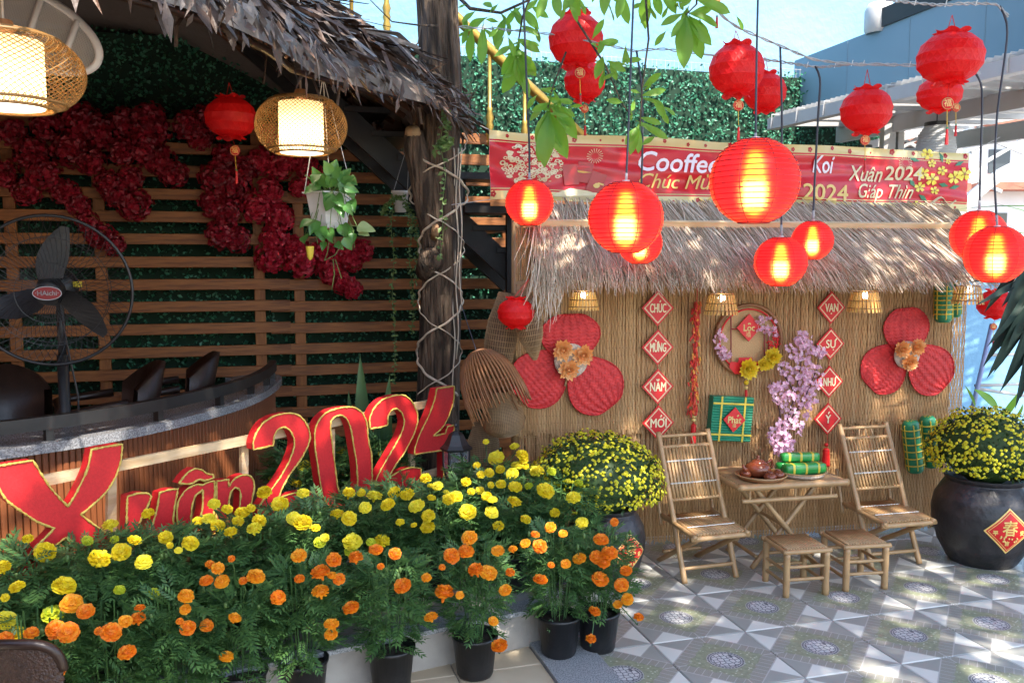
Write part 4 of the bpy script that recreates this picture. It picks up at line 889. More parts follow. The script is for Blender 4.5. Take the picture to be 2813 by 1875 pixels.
PL = [(750, 420, 720, 385), (740, 425, 705, 365, 1.3), (760, 410, 775, 355, 1.3), (770, 410, 790, 352, 1.1), (780, 420, 810, 375, 1.2), (790, 420, 832, 390, .9), (790, 430, 835, 440, 1), (760, 430, 755, 385, 1.2), (770, 430, 785, 395, 1.3), (745, 430, 735, 395, 1), (800, 430, 820, 470, .9), (735, 435, 700, 415, 1), (780, 440, 800, 425, 1.3), (720, 430, 695, 445, .8), (765, 445, 750, 480, 1.3), (770, 450, 795, 480, 1.2), (775, 470, 800, 510, 1.1), (790, 470, 820, 500, .9), (805, 460, 822, 505, 1), (720, 505, 685, 520, 1.2), (725, 505, 712, 540, 1.2), (735, 520, 745, 560, 1.2), (780, 515, 800, 550, 1), (785, 520, 822, 545, 1.1), (790, 545, 812, 580, 1), (750, 530, 765, 555, 1.3), (700, 540, 695, 570, 1), (770, 560, 790, 570, .8), (745, 555, 735, 590, .7), (820, 520, 862, 528, 1.3, 2), (825, 530, 862, 545, .9, 2), (812, 535, 805, 570, .8), (760, 400, 745, 370, 1), (800, 410, 825, 420, 1), (730, 400, 715, 420, 1), (715, 415, 695, 390, .9), (755, 440, 740, 465, 1)]
for q in PL:
    x0, y0, x1, y1 = q[:4]; s = q[4] if len(q) > 4 else 1.; mi = q[5] if len(q) > 5 else R.choice((0, 0, 1))
    a, b = P(x0, y0, 4.9 - rnd(0, .1)), P(x1, y1, 4.85 - rnd(0, .12)); link('leaf', pml[mi], hp, aim(a, b - a, (rnd(-.5, .5), -1, rnd(.1, .8)), s * .84))
    MB().tube([P(757 + (x0 - 757) * .4, 438, 4.98), a], .002, 4).build('stem', M['vine'], hp)
for pth in ([(735, 440), (728, 480), (722, 520), (730, 560)], [(765, 440), (760, 490), (757, 540), (752, 580), (745, 598)], [(790, 440), (800, 500), (812, 530), (814, 570)], [(745, 598), (770, 585), (785, 560)], [(765, 595), (768, 630), (762, 665)], [(770, 595), (785, 640)]):
    MB().tube([P(x, y, 4.86) for x, y in pth], .0025, 4).build('stem', M['vine'], hp)
MB().lathe([(.024, .03), (.016, -.03), (.006, -.045)], 10, T(P(712, 578, 4.84))).build('yellow_bell', M['yellow_tie'], hp, True)
sp_c = P(920, 463, 6.3); hp2 = thing('small_hanging_pot', 'small white hanging pot with a thin trailing creeper beside the trunk', 'potted plant', sp_c)
MB().lathe([(.01, -.075), (.04, -.075), (.058, .06), (.066, .06), (.066, .075), (.05, .075), (.048, .05), (.01, .05)], 20, T(sp_c)).build('pot', M['white_plastic'], hp2, True)
for q in (-1, 1): MB().tube([sp_c + Vector((.05 * q, 0, .07)), P(940, 320, 6.3)], .0025, 4).build('string', M['cord_grey'], hp2)
def creeper(paths, Yd, parent, name='creeper', dens=9, L=.026):
    mb = MB()
    for pth in paths:
        w = smooth(resample([P(x, y, Yd) for x, y in pth], 40), 2); mb.tube(w, .0018, 3, False)
        for p in w:
            for k in range(dens // 3):
                d = Vector((rnd(-1, 1), rnd(-1, .1), rnd(-.6, .5))).normalized(); mb.leaf(p + Vector((rnd(-.01, .01), rnd(-.02, 0), rnd(-.01, .01))), d, (rnd(-.5, .5), -1, .5), rnd(.6, 1.3) * L, rnd(.5, .8) * L, .2, .1, 2)
    mb.build(name, M['vine'], parent, kind='stuff')
creeper([[(905, 450), (898, 520), (905, 600), (900, 680), (908, 780), (905, 880)], [(930, 450), (945, 520), (940, 600), (952, 700), (945, 760)], [(920, 450), (950, 500), (960, 560), (955, 650)], [(915, 450), (890, 470), (880, 490)]], 6.25, hp2)
iv = thing('creeping_vine', 'thin green creeper hanging down the front of the trunk', 'vine', P(1030, 470, 5.6))
creeper([[(1010, 215), (1020, 270), (1010, 330), (1025, 400), (1015, 470), (1018, 540), (1010, 600)], [(1020, 250), (1030, 300), (1022, 350)], [(1000, 345), (1010, 330), (1040, 325)]], 5.56, iv, 'stem', 5, .04)

# ---- snake plant behind the numerals
snp = thing('snake_plant', 'tall upright snake plant leaves behind the numerals 202', 'plant', Vector((P(800, 1000, 5.55).x, 5.55, 0)))
for (x0, y0, x1, y1, w) in ((835, 1080, 797, 900, 40), (850, 1060, 825, 820, 52), (870, 1060, 893, 865, 44), (800, 1080, 720, 950, 40), (860, 1080, 870, 930, 44), (900, 1080, 915, 980, 30), (780, 1100, 700, 1000, 34)):
    a, b = P(x0, y0 + 180, 5.6), P(x1, y1, 5.5); L = (b - a).length; mb = MB().leaf(a, b - a, (rnd(-.4, .4), -1, .1), L, px2m(w, 5.5), .03, .25, 10); mb.build('leaf', M['snake_leaf'], snp, True)

# ---- wicker chair back in the lower left corner
wc = P(20, 1560, 2.6); wch = thing('wicker_chair', 'dark brown wicker chair back at the bottom left corner', 'chair', (wc.x, wc.y, 0))
mb = MB(); n = 26
for i in range(n + 1):
    a = lerp(-1.5, 1.5, i / n); top = P(20, 1512, 2.6).z + .02 - .10 * (abs(a) / 1.5) ** 3
    for k in range(17):
        z = lerp(.35, top, k / 16); r = px2m(92, 2.6) * (1 if k < 15 else .97 if k == 15 else .9) + .004 * ((i + k) % 2)
        mb.v.append(Vector((wc.x + r * math.sin(a), wc.y + .1 - r * .35 * math.cos(a), z)))
for i in range(n):
    for k in range(16): a = i * 17 + k; mb.f.append((a, a + 17, a + 18, a + 1))
mb.build('backrest', M['dark_wicker'] if 'dark_wicker' in M else mat('dark_wicker', (.05, .022, .014), .4, (.03, .014, .01), 60, bump=.5, bscale=120), wch)
MB().tube([Vector((wc.x + px2m(93, 2.6) * math.sin(a), wc.y + .1 - px2m(93, 2.6) * .35 * math.cos(a), P(20, 1512, 2.6).z + .02 - .10 * (abs(a) / 1.5) ** 3)) for a in [lerp(-1.5, 1.5, i / 24) for i in range(25)]], .016, 8).build('rim', M['leather'], wch, True)
MB().box((wc.x, wc.y - .3, .36), (.42, .42, .06)).build('seat', M['leather'], wch)
for q in (-1, 1):
    for q2 in (-.48, .05): MB().tube([(wc.x + q * .18, wc.y + q2, .36), (wc.x + q * .2, wc.y + q2, 0)], .02, 8).build('leg', M['leather'], wch)

# ---- garden lantern post
gl = P(1048, 1062, 4.95); gln = thing('garden_lantern', 'black glass garden lantern on a post beside the numeral 4', 'lantern', (gl.x, gl.y, 0))
zb_, zt_ = P(1048, 1100, 4.95).z, P(1048, 1032, 4.95).z; k6 = dict(seg=6)
MB().lathe([(.035, 0), (.04, .02), (.022, .05), (.018, zb_ - .05), (.03, zb_ - .03), (.045, zb_)], 12, T(gl.x, gl.y, 0), True).build('post', M['black_plastic'], gln, True)
r0, r1 = px2m(22, 4.95), px2m(31, 4.95)
MB().lathe([(r1 * 1.18, zt_), (r1 * 1.22, zt_ + .012), (r1 * .95, zt_ + .03), (r1 * .72, zt_ + .06), (r1 * .55, zt_ + .09), (r1 * .3, zt_ + .105), (.008, zt_ + .11), (.008, zt_ + .13), (.014, zt_ + .14), (.004, zt_ + .155)], 6, T(gl.x, gl.y, 0)).build('cap', M['black_plastic'], gln)
for k in range(6):
    a, b = 2 * math.pi * k / 6, 2 * math.pi * (k + 1) / 6; f3 = lambda r, q, z: Vector((gl.x + r * math.cos(q), gl.y + r * math.sin(q), z)); mid = lerp(zb_, zt_, .45)
    MB().tube([f3(r0, a, zb_), f3(r1 * .98, a, mid), f3(r1, a, zt_)], .0055, 5).build('frame_bar', M['black_plastic'], gln)
    MB().add([f3(r0 * .97, a, zb_), f3(r0 * .97, b, zb_), f3(r1 * .96, b, mid), f3(r1 * .96, a, mid), f3(r1 * .97, b, zt_), f3(r1 * .97, a, zt_)], [(0, 1, 2, 3), (3, 2, 4, 5)]).build('pane', M['pane'] if 'pane' in M else M.setdefault('pane', mat('pane', (.6, .62, .64), .1, alpha=(.82, (.9, .92, .92)))), gln)
MB().lathe([(r0 * 1.1, zb_ - .01), (r0 * 1.1, zb_ + .008)], 6, T(gl.x, gl.y, 0), True).build('floor_plate', M['black_plastic'], gln)
MB().lathe([(.012, zb_), (.012, zb_ + .03), (.026, zb_ + .055), (.026, zb_ + .075), (.012, zb_ + .098), (.001, zb_ + .1)], 14, T(gl.x, gl.y, 0)).build('bulb', M['white_plastic'], gln, True)
# ================================================================== THATCHED STALL AND ITS DECORATION
def wa(x, y=800.): return (WALL(x, y) - WALL.p0).dot(WALL.u)
aL, aR = wa(1183), wa(2212)
stall = thing('thatched_stall', 'bamboo mat stall front with straw thatch eave', 'stall', WALL.at((aL + aR) / 2, 0))
def reedmat(a0, a1, z0, z1, off, name):
    mb = MB(); n = int((a1 - a0) / .0108); row = .046; ns = int((z1 - z0) / (row / 2))
    for i in range(n):
        a = a0 + (i + .5) * (a1 - a0) / n + rnd(-.0012, .0012); w = rnd(.0074, .0102); ph = (i % 2) * math.pi; o = len(mb.v); zt = z1 + rnd(-.01, .012); zb = z0 + rnd(-.02, .012); dr = rnd(-.006, .006)
        for k in range(ns + 1):
            z = lerp(zb, zt, k / ns); d = .0032 * math.sin((z - z0) / row * math.pi + ph); aa = a + dr * k / ns + noise.noise(Vector((i * .7, z * 4, 2))) * .002; ww = w * (1 + .12 * noise.noise(Vector((i * 3.1, z * 9, 0))))
            mb.v += [WALL.at(aa - ww / 2, z, off + d - .0014), WALL.at(aa, z, off + d + .0018), WALL.at(aa + ww / 2, z, off + d - .0014)]
        for k in range(ns):
            b = o + 3 * k; mb.f += [(b, b + 1, b + 4, b + 3), (b + 1, b + 2, b + 5, b + 4)]
    mb.build(name, M['reed'], stall, kind='stuff')
    wf = MB(); k = 0; z = z0 + row / 2
    while z < z1:
        pth = [WALL.at(lerp(a0, a1, t / 24), z + noise.noise(Vector((t, z * 7, 5))) * .004, off - .0015) for t in range(25)]; wf.tube(pth, .0026, 4, True, .8); z += row
    wf.build('weft', M['weft'], stall, kind='stuff')
reedmat(aL, aR, .75, 2.02, .018, 'reed_mat')
reedmat(aL + .02, aR - .09, .02, .80, 0., 'reed_mat')
MB().box(WALL.at((aL + aR) / 2, 1.0, -.03), (aR - aL - .14, .012, 1.9), Matrix.Rotation(WALL.th, 3, 'Z')).build('backing', mat('mat_backing', (.36, .20, .085), .85, (.28, .15, .06), 9), stall)
for a in (aL + .02, lerp(aL, aR, .5), aR - .12):
    MB().tube([WALL.at(a, 0, -.06), WALL.at(a, 2.1, -.06)], .032, 10).build('post', M['bamboo'], stall, True)
# thatch
tL, tR = wa(1207, 520), wa(2205, 520)
def tp_(a, s, lift=0.): return WALL.at(a, lerp(2.17, 1.70, s) + lift * .7, lerp(-.02, .40, s) + lift * .7)      # s: 0 ridge .. 1 eave
bs = MB().add([tp_(tL, 0, -.05), tp_(tR, 0, -.05), tp_(tR + .02, .93, -.05), tp_(tL, .93, -.05), tp_(tL, 0, -.01), tp_(tR, 0, -.01), tp_(tR + .02, .95, -.012), tp_(tL, .95, -.012)], [(0, 1, 2, 3), (7, 6, 5, 4), (0, 4, 5, 1), (1, 5, 6, 2), (2, 6, 7, 3), (3, 7, 4, 0)])
bs.build('thatch_bed', mat('thatch_bed', (.20, .14, .09), .9, (.12, .08, .05), 40, (1, 1, 6)), stall)
th_ = MB()
for k in range(7600):
    f = R.random(); s0 = R.choice((0, .04, .1, .2, .3, .4, .5, .6)) + rnd(-.04, .06); L = rnd(.30, .52); lean = lerp(-.05, .62, f ** .8) + R.gauss(0, .16)
    a = lerp(tL + .01, tR - .05, f) - lean * .1; pth = []
    endz = rnd(.9, 1.15) if s0 > .2 else s0 + L * 1.6; s1 = min(endz, s0 + L * 1.75); sag = rnd(0, .05); lift0 = rnd(.0, .035); curl = R.gauss(0, .03)
    for j in range(4):
        t = j / 3; s = lerp(s0, s1, t); aa = a + lean * (s - s0) * .62 + curl * t * t; lf_ = lift0 + .01 * math.sin(t * 3) + .012 * t
        if s > .95: q = tp_(aa, .95, lf_) + Vector((0, 0, -(s - .95) * .62)) + WALL.n * (s - .95) * rnd(.12, .3)
        else: q = tp_(aa, s, lf_)
        pth.append(q)
    r = rnd(.0018, .0042); th_.tube(pth, [r, r, r * .9, r * .35], 3, False)
for k in range(150):                                     # loose strands at the left end and eave
    a = tL + rnd(-.03, .12) if k < 70 else lerp(tL, tR, R.random()); p = tp_(a, rnd(.8, .97), .02); L = rnd(.12, .34) if k < 70 else rnd(.05, .14); d = Vector((rnd(-.25, .15), rnd(-.4, 0), -1)).normalized()
    th_.tube([p, p + d * L * .5 + Vector((rnd(-.02, .02), 0, 0)), p + d * L + Vector((rnd(-.05, .05), 0, 0))], [.003, .003, .001], 3, False)
th_.build('straw_thatch', M['straw'], stall, kind='stuff')
bL, bR = WALL(1192, 518, .22), WALL(2168, 541, .22)
MB().beam(tp_(wa(1192, 518), .36, .055), tp_(wa(2172, 541), .36, .055), .024, .040, up=(0, -.5, 1)).build('batten', M['pine'], stall)

def on_wall(name, label, cat, x, y, off=.03, group=None):
    return thing(name, label, cat, WALL.M(WALL(x, y, off)), group)
# ---- bamboo slat pendant lamps under the eave
M['led'] = glow('led', (1, .9, .75), 12.); M['lamp_slat'] = mat('lamp_slat', (.62, .36, .09), .5, isl=[(.66, .40, .11), (.52, .28, .06)])
def slat_lamp(x, y, label, lit, w=36):
    c = WALL(x, y, .34); t = thing('bamboo_slat_lamp', label, 'lamp', c, 'slatted bamboo lamps under the straw eave'); rb = px2m(w, c.y); rt = rb * .72; h = rb * 1.25
    for k in range(26):
        a = 2 * math.pi * k / 26; d = Vector((math.cos(a), math.sin(a), 0)); s_ = Vector((-d.y, d.x, 0)) * .0058
        MB().add([c + d * rt + Vector((0, 0, h)) - s_, c + d * rt + Vector((0, 0, h)) + s_, c + d * rb + s_, c + d * rb - s_, c + d * (rt + .003) + Vector((0, 0, h)) - s_, c + d * (rt + .003) + Vector((0, 0, h)) + s_, c + d * (rb + .003) + s_, c + d * (rb + .003) - s_], [(0, 1, 2, 3), (7, 6, 5, 4), (0, 3, 7, 4), (1, 5, 6, 2), (3, 2, 6, 7)]).build('slat', M['lamp_slat'], t)
    for zz in (.2, .55, .98):
        r = lerp(rb, rt, zz) + .004; MB().tube([c + Vector((r * math.cos(q), r * math.sin(q), h * zz)) for q in [2 * math.pi * k / 30 for k in range(31)]], .003, 5, False).build('hoop', M['rattan'], t)
    MB().tube([c + Vector((-rt, 0, h)), c + Vector((rt, 0, h))], .004, 4).build('bar', M['rattan'], t)
    MB().tube([c + Vector((0, 0, h)), c + Vector((0, 0, h + .2))], .003, 4).build('cord', M['cord_black'], t)
    if lit: MB().ball(c + Vector((0, -.01, h * .80)), .020, 10, 6).build('bulb', M['led'], t, True)
    else: MB().ball(c + Vector((0, 0, h * .6)), .02, 10, 6).build('bulb', M['white_plastic'], t, True)
slat_lamp(1340, 712, 'lit slatted bamboo lamp above the left red fan flower', True, 35)
slat_lamp(1656, 722, 'lit slatted bamboo lamp above the round wreath', True, 38)
slat_lamp(1985, 716, 'lit slatted bamboo lamp right of the plaque VẠN', True, 38)
slat_lamp(2222, 698, 'lit slatted bamboo lamp at the right end of the eave', True, 34)

# ---- flowers made of three red palm fans
def rosette(n=46, r=.045, m='orange_petal', name='flower'):
    mb = MB()
    for ring, (cnt, rr_, tilt) in enumerate(((16, 1., .25), (14, .82, .6), (10, .6, .95), (6, .35, 1.3))):
        for k in range(cnt):
            a = 2 * math.pi * (k + .5 * (ring % 2)) / cnt + rnd(-.12, .12); d = Vector((math.cos(a), 0, math.sin(a))); out = Vector((0, -1, 0)); dd = d * math.cos(tilt) + out * math.sin(tilt)
            mb.leaf(d * r * .12 + out * r * .12 * ring, dd, out * math.cos(tilt) - d * math.sin(tilt), r * rr_ * rnd(.9, 1.1), r * .60, -.18, .25, 3, r * .46)
    mb.ball((0, -r * .3, 0), r * .25, 8, 5)
    return mb.mesh(name, M[m], True)
rose_o = [rosette() for _ in range(2)]; rose_y = rosette(m='yellow_petal')
def palm_fan(parent, bx, by, tx, ty, wpx, off):
    b, t = WALL(bx, by, off), WALL(tx, ty, off); ax = t - b; L = ax.length; ax.normalize(); sd = ax.cross(WALL.n).normalized(); W = px2m(wpx * 1.08, 5.55); nu, nv = 72, 66; mb = MB()
    for i in range(nv + 1):
        s = i / nv; hw = W * max(.06, math.sin(math.pi * min(1., s * .95) ** 1.3) ** .55) if s < .999 else W * math.sin(math.pi * .95 ** 1.3) ** .55 * .7
        for j in range(nu + 1):
            q = j / nu * 2 - 1; pl = .0022 * math.sin(q * 22) * (.4 + .6 * s) + .0034 * math.sin(s * 88 + 1.2 * math.sin(q * 22)) * (.5 + .5 * math.cos(q * 44)) ; dome = .010 * (1 - q * q) * math.sin(math.pi * s)
            mb.v.append(b + ax * (L * s) + sd * (hw * q) + WALL.n * (pl + dome))
    for i in range(nv):
        for j in range(nu): a = i * (nu + 1) + j; mb.f.append((a, a + 1, a + nu + 2, a + nu + 1))
    o = mb.build('palm_fan', M['red_fan'], parent, True)
    ed = [mb.v[i * (nu + 1)] for i in range(nv + 1)] + [mb.v[nv * (nu + 1) + j] for j in range(nu + 1)] + [mb.v[i * (nu + 1) + nu] for i in range(nv, -1, -1)]
    rm = MB().tube(ed, .005, 5, False).mesh('rim', M['red_fan'], True); link('rim', rm, o)
    return o
fs = on_wall('fan_flower', 'three red palm fans with orange blooms, on the mat beside the fish traps', 'decoration', 1312, 825, .03, 'fan flowers on the woven wall')
palm_fan(fs, 1312, 838, 1309, 722, 63, .045); palm_fan(fs, 1302, 812, 1192, 912, 60, .035); palm_fan(fs, 1318, 820, 1402, 934, 60, .055)
def disc(parent, x, y, r, off=.085, m='cream_disc', name='disc', sy=1.):
    c = WALL(x, y, off); return MB().lathe([(.001, .008), (r * .9, .006), (r, 0), (r, -.006)], 28, WALL.M(c) @ Rx(math.pi / 2) @ S(1, sy, 1)).build(name, M[m], parent, True)
def bloom(parent, x, y, s, off=.10, mesh=None): link('flower', mesh or R.choice(rose_o), parent, WALL.M(WALL(x, y, off)) @ Ry(rnd(0, 6)) @ S(s))
disc(fs, 1312, 828, .105)
for x, y in ((1292, 803), (1338, 815), (1305, 848)): bloom(fs, x, y, 1.45)
MB().tube([WALL(1302, 868, .05), WALL(1298, 886, .05)], .007, 6).build('handle', M['bamboo'], fs)
fs2 = on_wall('fan_flower', 'three red palm fans with orange blooms, on the mat beside the plaque SỰ', 'decoration', 2085, 815, .03, 'fan flowers on the woven wall')
palm_fan(fs2, 2084, 822, 2081, 708, 55, .045); palm_fan(fs2, 2078, 795, 1996, 886, 56, .035); palm_fan(fs2, 2092, 798, 2172, 886, 56, .055)
disc(fs2, 2084, 815, .092)
for x, y in ((2069, 802), (2103, 796), (2086, 832)): bloom(fs2, x, y, 1.3)

# ---- chains of diamond plaques
def plaque(parent, W, h, word, marks, wid, hgt, border=True, gold='cream_print'):
    """W: matrix with local x right, z up, -y to the viewer"""
    def f(x, y, d): return W @ Vector((x, -d, y))
    dm = [(0, h), (h * .93, 0), (0, -h), (-h * .93, 0)]
    pl = MB().prism([dm], lambda x, y: f(x, y, .010), lambda x, y: f(x, y, 0)).build('plaque', M['red_card'], parent)
    if border:
        for k0, k1 in ((.87, .84), (.80, .775)):
            ring = MB()
            for i in range(4):
                a, b = dm[i], dm[(i + 1) % 4]; ring.add([f(a[0] * k0, a[1] * k0, .0115), f(b[0] * k0, b[1] * k0, .0115), f(b[0] * k1, b[1] * k1, .0115), f(a[0] * k1, a[1] * k1, .0115)], [(0, 1, 2, 3)])
            ring.build('border', M[gold], pl)
        dt = MB()
        for i in range(4):
            a, b = dm[i], dm[(i + 1) % 4]
            for k in range(11): t = (k + .5) / 11; x, y = lerp(a[0], b[0], t) * .822, lerp(a[1], b[1], t) * .822; dt.box(f(x, y, .0112), (.0045, .001, .0045))
        dt.build('border_dots', M[gold], pl, kind='stuff')
    tb = MB(); v, fc_ = text_mesh(word, 1.); x0_, x1_, y0_, y1_ = min(p.x for p in v), max(p.x for p in v), min(p.y for p in v), max(p.y for p in v)
    kx = wid / (x1_ - x0_); ky = hgt / (y1_ - y0_); v = [Vector(((p.x - (x0_ + x1_) / 2) * kx, (p.y - (y0_ + y1_) / 2) * ky, 0)) for p in v]; size = wid
    for q, (dx, dy) in enumerate(((0, 0), (.0016, 0), (-.0016, 0), (0, .0012), (0, -.0012))): tb.add([f(p.x + dx, p.y + dy, .0125 + .00012 * q) for p in v], fc_)
    for (x0, y0, x1, y1) in marks:
        a, b = Vector((x0 * wid, y0 * hgt)), Vector((x1 * wid, y1 * hgt)); d = (b - a); n = Vector((-d.y, d.x)).normalized() * .0042
        tb.add([f(*(a + n), .0132), f(*(b + n), .0132), f(*(b - n), .0132), f(*(a - n), .0132)], [(0, 1, 2, 3)])
    tb.build('lettering', M[gold], pl); return pl
CH = [('CHÚC MỪNG NĂM MỚI', 'chain of four red diamond plaques reading CHÚC MỪNG NĂM MỚI', [(1510, 707, 'CHUC', [(.10, .62, .16, .86)]), (1510, 797, 'MUNG', [(-.20, .88, -.12, .64), (-.03, .5, .03, .68)]), (1510, 887, 'NAM', [(-.10, .86, -.02, .64), (-.02, .64, .06, .86)]), (1511, 970, 'MOI', [(.30, .45, .36, .66), (.12, .64, .19, .90)])], 1.0),
      ('VẠN SỰ NHƯ Ý', 'chain of four red diamond plaques reading VẠN SỰ NHƯ Ý', [(1908, 706, 'VAN', [(-.07, -.72, .03, -.72)]), (1906, 789, 'SU', [(.50, .45, .6, .68), (.22, -.72, .34, -.72)]), (1903, 876, 'NHU', [(.48, .45, .56, .68)]), (1900, 961, 'Y', [(-.05, .64, .2, .92)])], .94)]
for ci, (wd_, lab, pls, k) in enumerate(CH):
    t = on_wall('plaque_chain', lab, 'decoration', pls[0][0], pls[0][1], .05, 'plaque chains on the woven wall')
    for x, y, w, mk in pls:
        plaque(t, WALL.M(WALL(x, y, .05)), .112 * k, w, mk, {'SU': .066, 'Y': .036, 'NHU': .084, 'VAN': .09}.get(w, .104), .056 * k)
    x0, y0 = pls[0][:2]; x1, y1 = pls[-1][:2]
    MB().tube([WALL(x0, y0 - 70, .046), WALL(x1, y1 + (70 if ci else 20), .046)], .0018, 4).build('string', M['tassel'], t)
    if ci:
        MB().ball(WALL(1898, 1021, .05), .014, 10, 6).build('knot', M['tassel'], t)
        c = WALL(1898, 1028, .05); MB().lathe([(.008, 0), (.02, -.01), (.022, -.03), (.026, -.12), (.002, -.12)], 14, T(c)).build('tassel', M['tassel'], t)

# ---- string of firecrackers
fk = on_wall('firecracker_string', 'long hanging string of small red and gold firecrackers', 'decoration', 1598, 850, .05)
mb = MB()
for k in range(210):
    t = R.random(); y = lerp(690, 945, t); x = 1601 - 8 * t + R.gauss(0, 4.5); p = WALL(x, y, .05 + rnd(0, .03)); d = Vector((rnd(-.45, .45), rnd(-.4, .1), -1)).normalized(); L = rnd(.022, .04); mb.tube([p, p + d * L], rnd(.0045, .0065), 6)
mb.build('firecrackers', M['cracker'], fk, kind='stuff')
MB().tube([WALL(1602, 660, .045), WALL(1597, 800, .045), WALL(1592, 1020, .045)], .003, 5).build('string', M['tassel'], fk)
for dy, m_ in ((948, 'green_roll'), (956, 'gold_print'), (964, 'gold_print')): MB().ball(WALL(1593, dy, .05), .014, 10, 6, (1.2, 1, .8)).build('bead', M[m_], fk, True)
MB().lathe([(.006, 0), (.016, -.01), (.018, -.13), (.002, -.13)], 12, T(WALL(1593, 972, .05))).build('tassel', M['tassel'], fk)

# ---- round wreath tray
wr = on_wall('round_wreath', 'round tray wreath with plaque Lộc, pink blossom and yellow flowers', 'decoration', 1717, 780, .03)
wc_ = WALL(1717, 780, .035); wrr = px2m(80, 5.6); WMx = WALL.M(wc_)
MB().lathe([(.001, 0), (wrr * .95, 0)], 48, WMx @ Rx(math.pi / 2)).build('woven_disc', mat('woven_disc', (.56, .36, .17), .6, (.42, .25, .1), 3, (60, 4, 60), bump=.3), wr)
def ring3(r, z, tr, m, name): MB().tube([WMx @ Vector((r * math.cos(a), -z, r * math.sin(a))) for a in [2 * math.pi * k / 64 for k in range(65)]], tr, 6, False).build(name, M[m], wr, True)
ring3(wrr, .012, .013, 'rust_bamboo', 'rim'); ring3(wrr * .88, .018, .006, 'red_card', 'red_hoop')
def wl(pts, r=.0045, nm='lattice'): MB().tube([WALL(x, y, .058) for x, y in pts], r, 5).build(nm, M['dark_red'], wr)
wl([(1679, 725), (1679, 840)]); wl([(1679, 755), (1720, 757)]); wl([(1756, 745), (1756, 835)]); wl([(1765, 748), (1765, 830)])
plaque(wr, WALL.M(WALL(1719, 752, .062)), .088, 'Loc', [(-.12, .5, 0, .72), (0, .72, .12, .5), (-.06, -.72, .06, -.72)], .075, .042, False, 'gold_print')
text_on('福', lambda x, y: WALL.M(WALL(1719, 769, .074)) @ Vector((x, 0, y)), M['gold_print'], wr, size=.035)
ing = [(-.11, 0), (-.10, .035), (-.05, .03), (-.045, .06), (.045, .06), (.05, .03), (.10, .035), (.11, 0), (.07, -.045), (-.07, -.045)]
MB().prism([ing], lambda x, y: WALL.M(WALL(1712, 842, .066)) @ Vector((x, 0, y)), lambda x, y: WALL.M(WALL(1712, 842, .05)) @ Vector((x, 0, y))).build('ingot', M['red_card'], wr)
def blossoms(spots, n, r, m, parent, off, name='blossoms'):
    mb = MB()
    for k in range(n):
        cx_, cy_, rx_, ry_ = R.choice(spots); a = rnd(0, 6.28); q = math.sqrt(R.random()); p = WALL(cx_ + rx_ * q * math.cos(a), cy_ + ry_ * q * math.sin(a), off + rnd(-.03, .05))
        nrm_ = (WALL.n + Vector((rnd(-.9, .9), rnd(-.3, .6), rnd(-.7, .9)))).normalized(); u_ = nrm_.orthogonal().normalized(); w_ = nrm_.cross(u_); rr_ = r * rnd(.75, 1.2); b0_ = rnd(0, 6.28)
        for j in range(5):
            an = b0_ + j * 1.2566; d = u_ * math.cos(an) + w_ * math.sin(an); s_ = nrm_.cross(d)
            mb.add([p, p + d * rr_ * .55 - s_ * rr_ * .38 + nrm_ * rr_ * .15, p + d * rr_ + nrm_ * rr_ * .3, p + d * rr_ * .55 + s_ * rr_ * .38 + nrm_ * rr_ * .15], [(0, 1, 2, 3)])
    mb.build(name, M[m], parent, kind='stuff')
blossoms([(1652, 790, 14, 26), (1662, 812, 16, 14), (1660, 765, 10, 20)], 46, .017, 'peach', wr, .075); blossoms([(1752, 760, 18, 18), (1770, 740, 12, 16), (1745, 735, 8, 8), (1780, 762, 8, 14)], 40, .016, 'peach', wr, .075)
mb = MB()
for k in range(60): p = WALL(1778 + R.gauss(0, 7), 785 + R.gauss(0, 16), .07 + rnd(0, .03)); mb.ball(p, rnd(.004, .007), 6, 4)
mb.build('berries', M['tassel'], wr, kind='stuff')
for x, y, s in ((1717, 846, 1.5), (1752, 836, 1.), (1772, 818, 1.35), (1764, 832, 1.)): bloom(wr, x, y, s, .09, rose_y)
for x, y, s, m_ in ((1715, 868, .012, 'gold_print'), (1714, 878, .016, 'yellow_petal'), (1714, 890, .012, 'gold_print')): MB().ball(WALL(x, y, .06), s, 10, 6).build('bead', M[m_], wr, True)
MB().lathe([(.004, 0), (.009, -.01), (.009, -.06), (.001, -.06)], 8, T(WALL(1714, 894, .055))).build('tassel', M['tassel'], wr)

# ---- square green cake with plaque
gk = on_wall('green_square_cake', 'green ribbed square cake parcel with plaque Phát on the woven wall', 'parcel', 1671, 958, .03)
WG = WALL.M(WALL(1671, 958, .03)) @ Ry(rad(4)); hw = px2m(49, 5.6); nrib = 17; mb = MB()
for i in range(nrib):
    z = lerp(-hw * 1.04, hw * 1.04, (i + .5) / nrib); mb.bbox(WG @ Vector((0, -.035, z)), (2 * hw, .07, 2.08 * hw / nrib * .985), .006, WG.to_3x3())
mb.build('wrapper', M['green_cloth'], gk, kind='stuff')
for q in (-.5, .5):
    MB().box(WG @ Vector((q * hw * 1.15, -.0725, 0)), (.012, .003, hw * 2.1), WG.to_3x3()).build('tie', M['yellow_tie'], gk)
    MB().box(WG @ Vector((0, -.0745, q * hw * 1.45)), (hw * 2.0, .003, .012), WG.to_3x3()).build('tie', M['yellow_tie'], gk)
plaque(gk, WG @ T(.008, -.078, 0), .080, 'Phat', [(.18, .5, .26, .8)], .088, .042, False, 'gold_print')
text_on('福', lambda x, y: WG @ Vector((x + .008, -.0905, y - .038)), M['gold_print'], gk, size=.028)

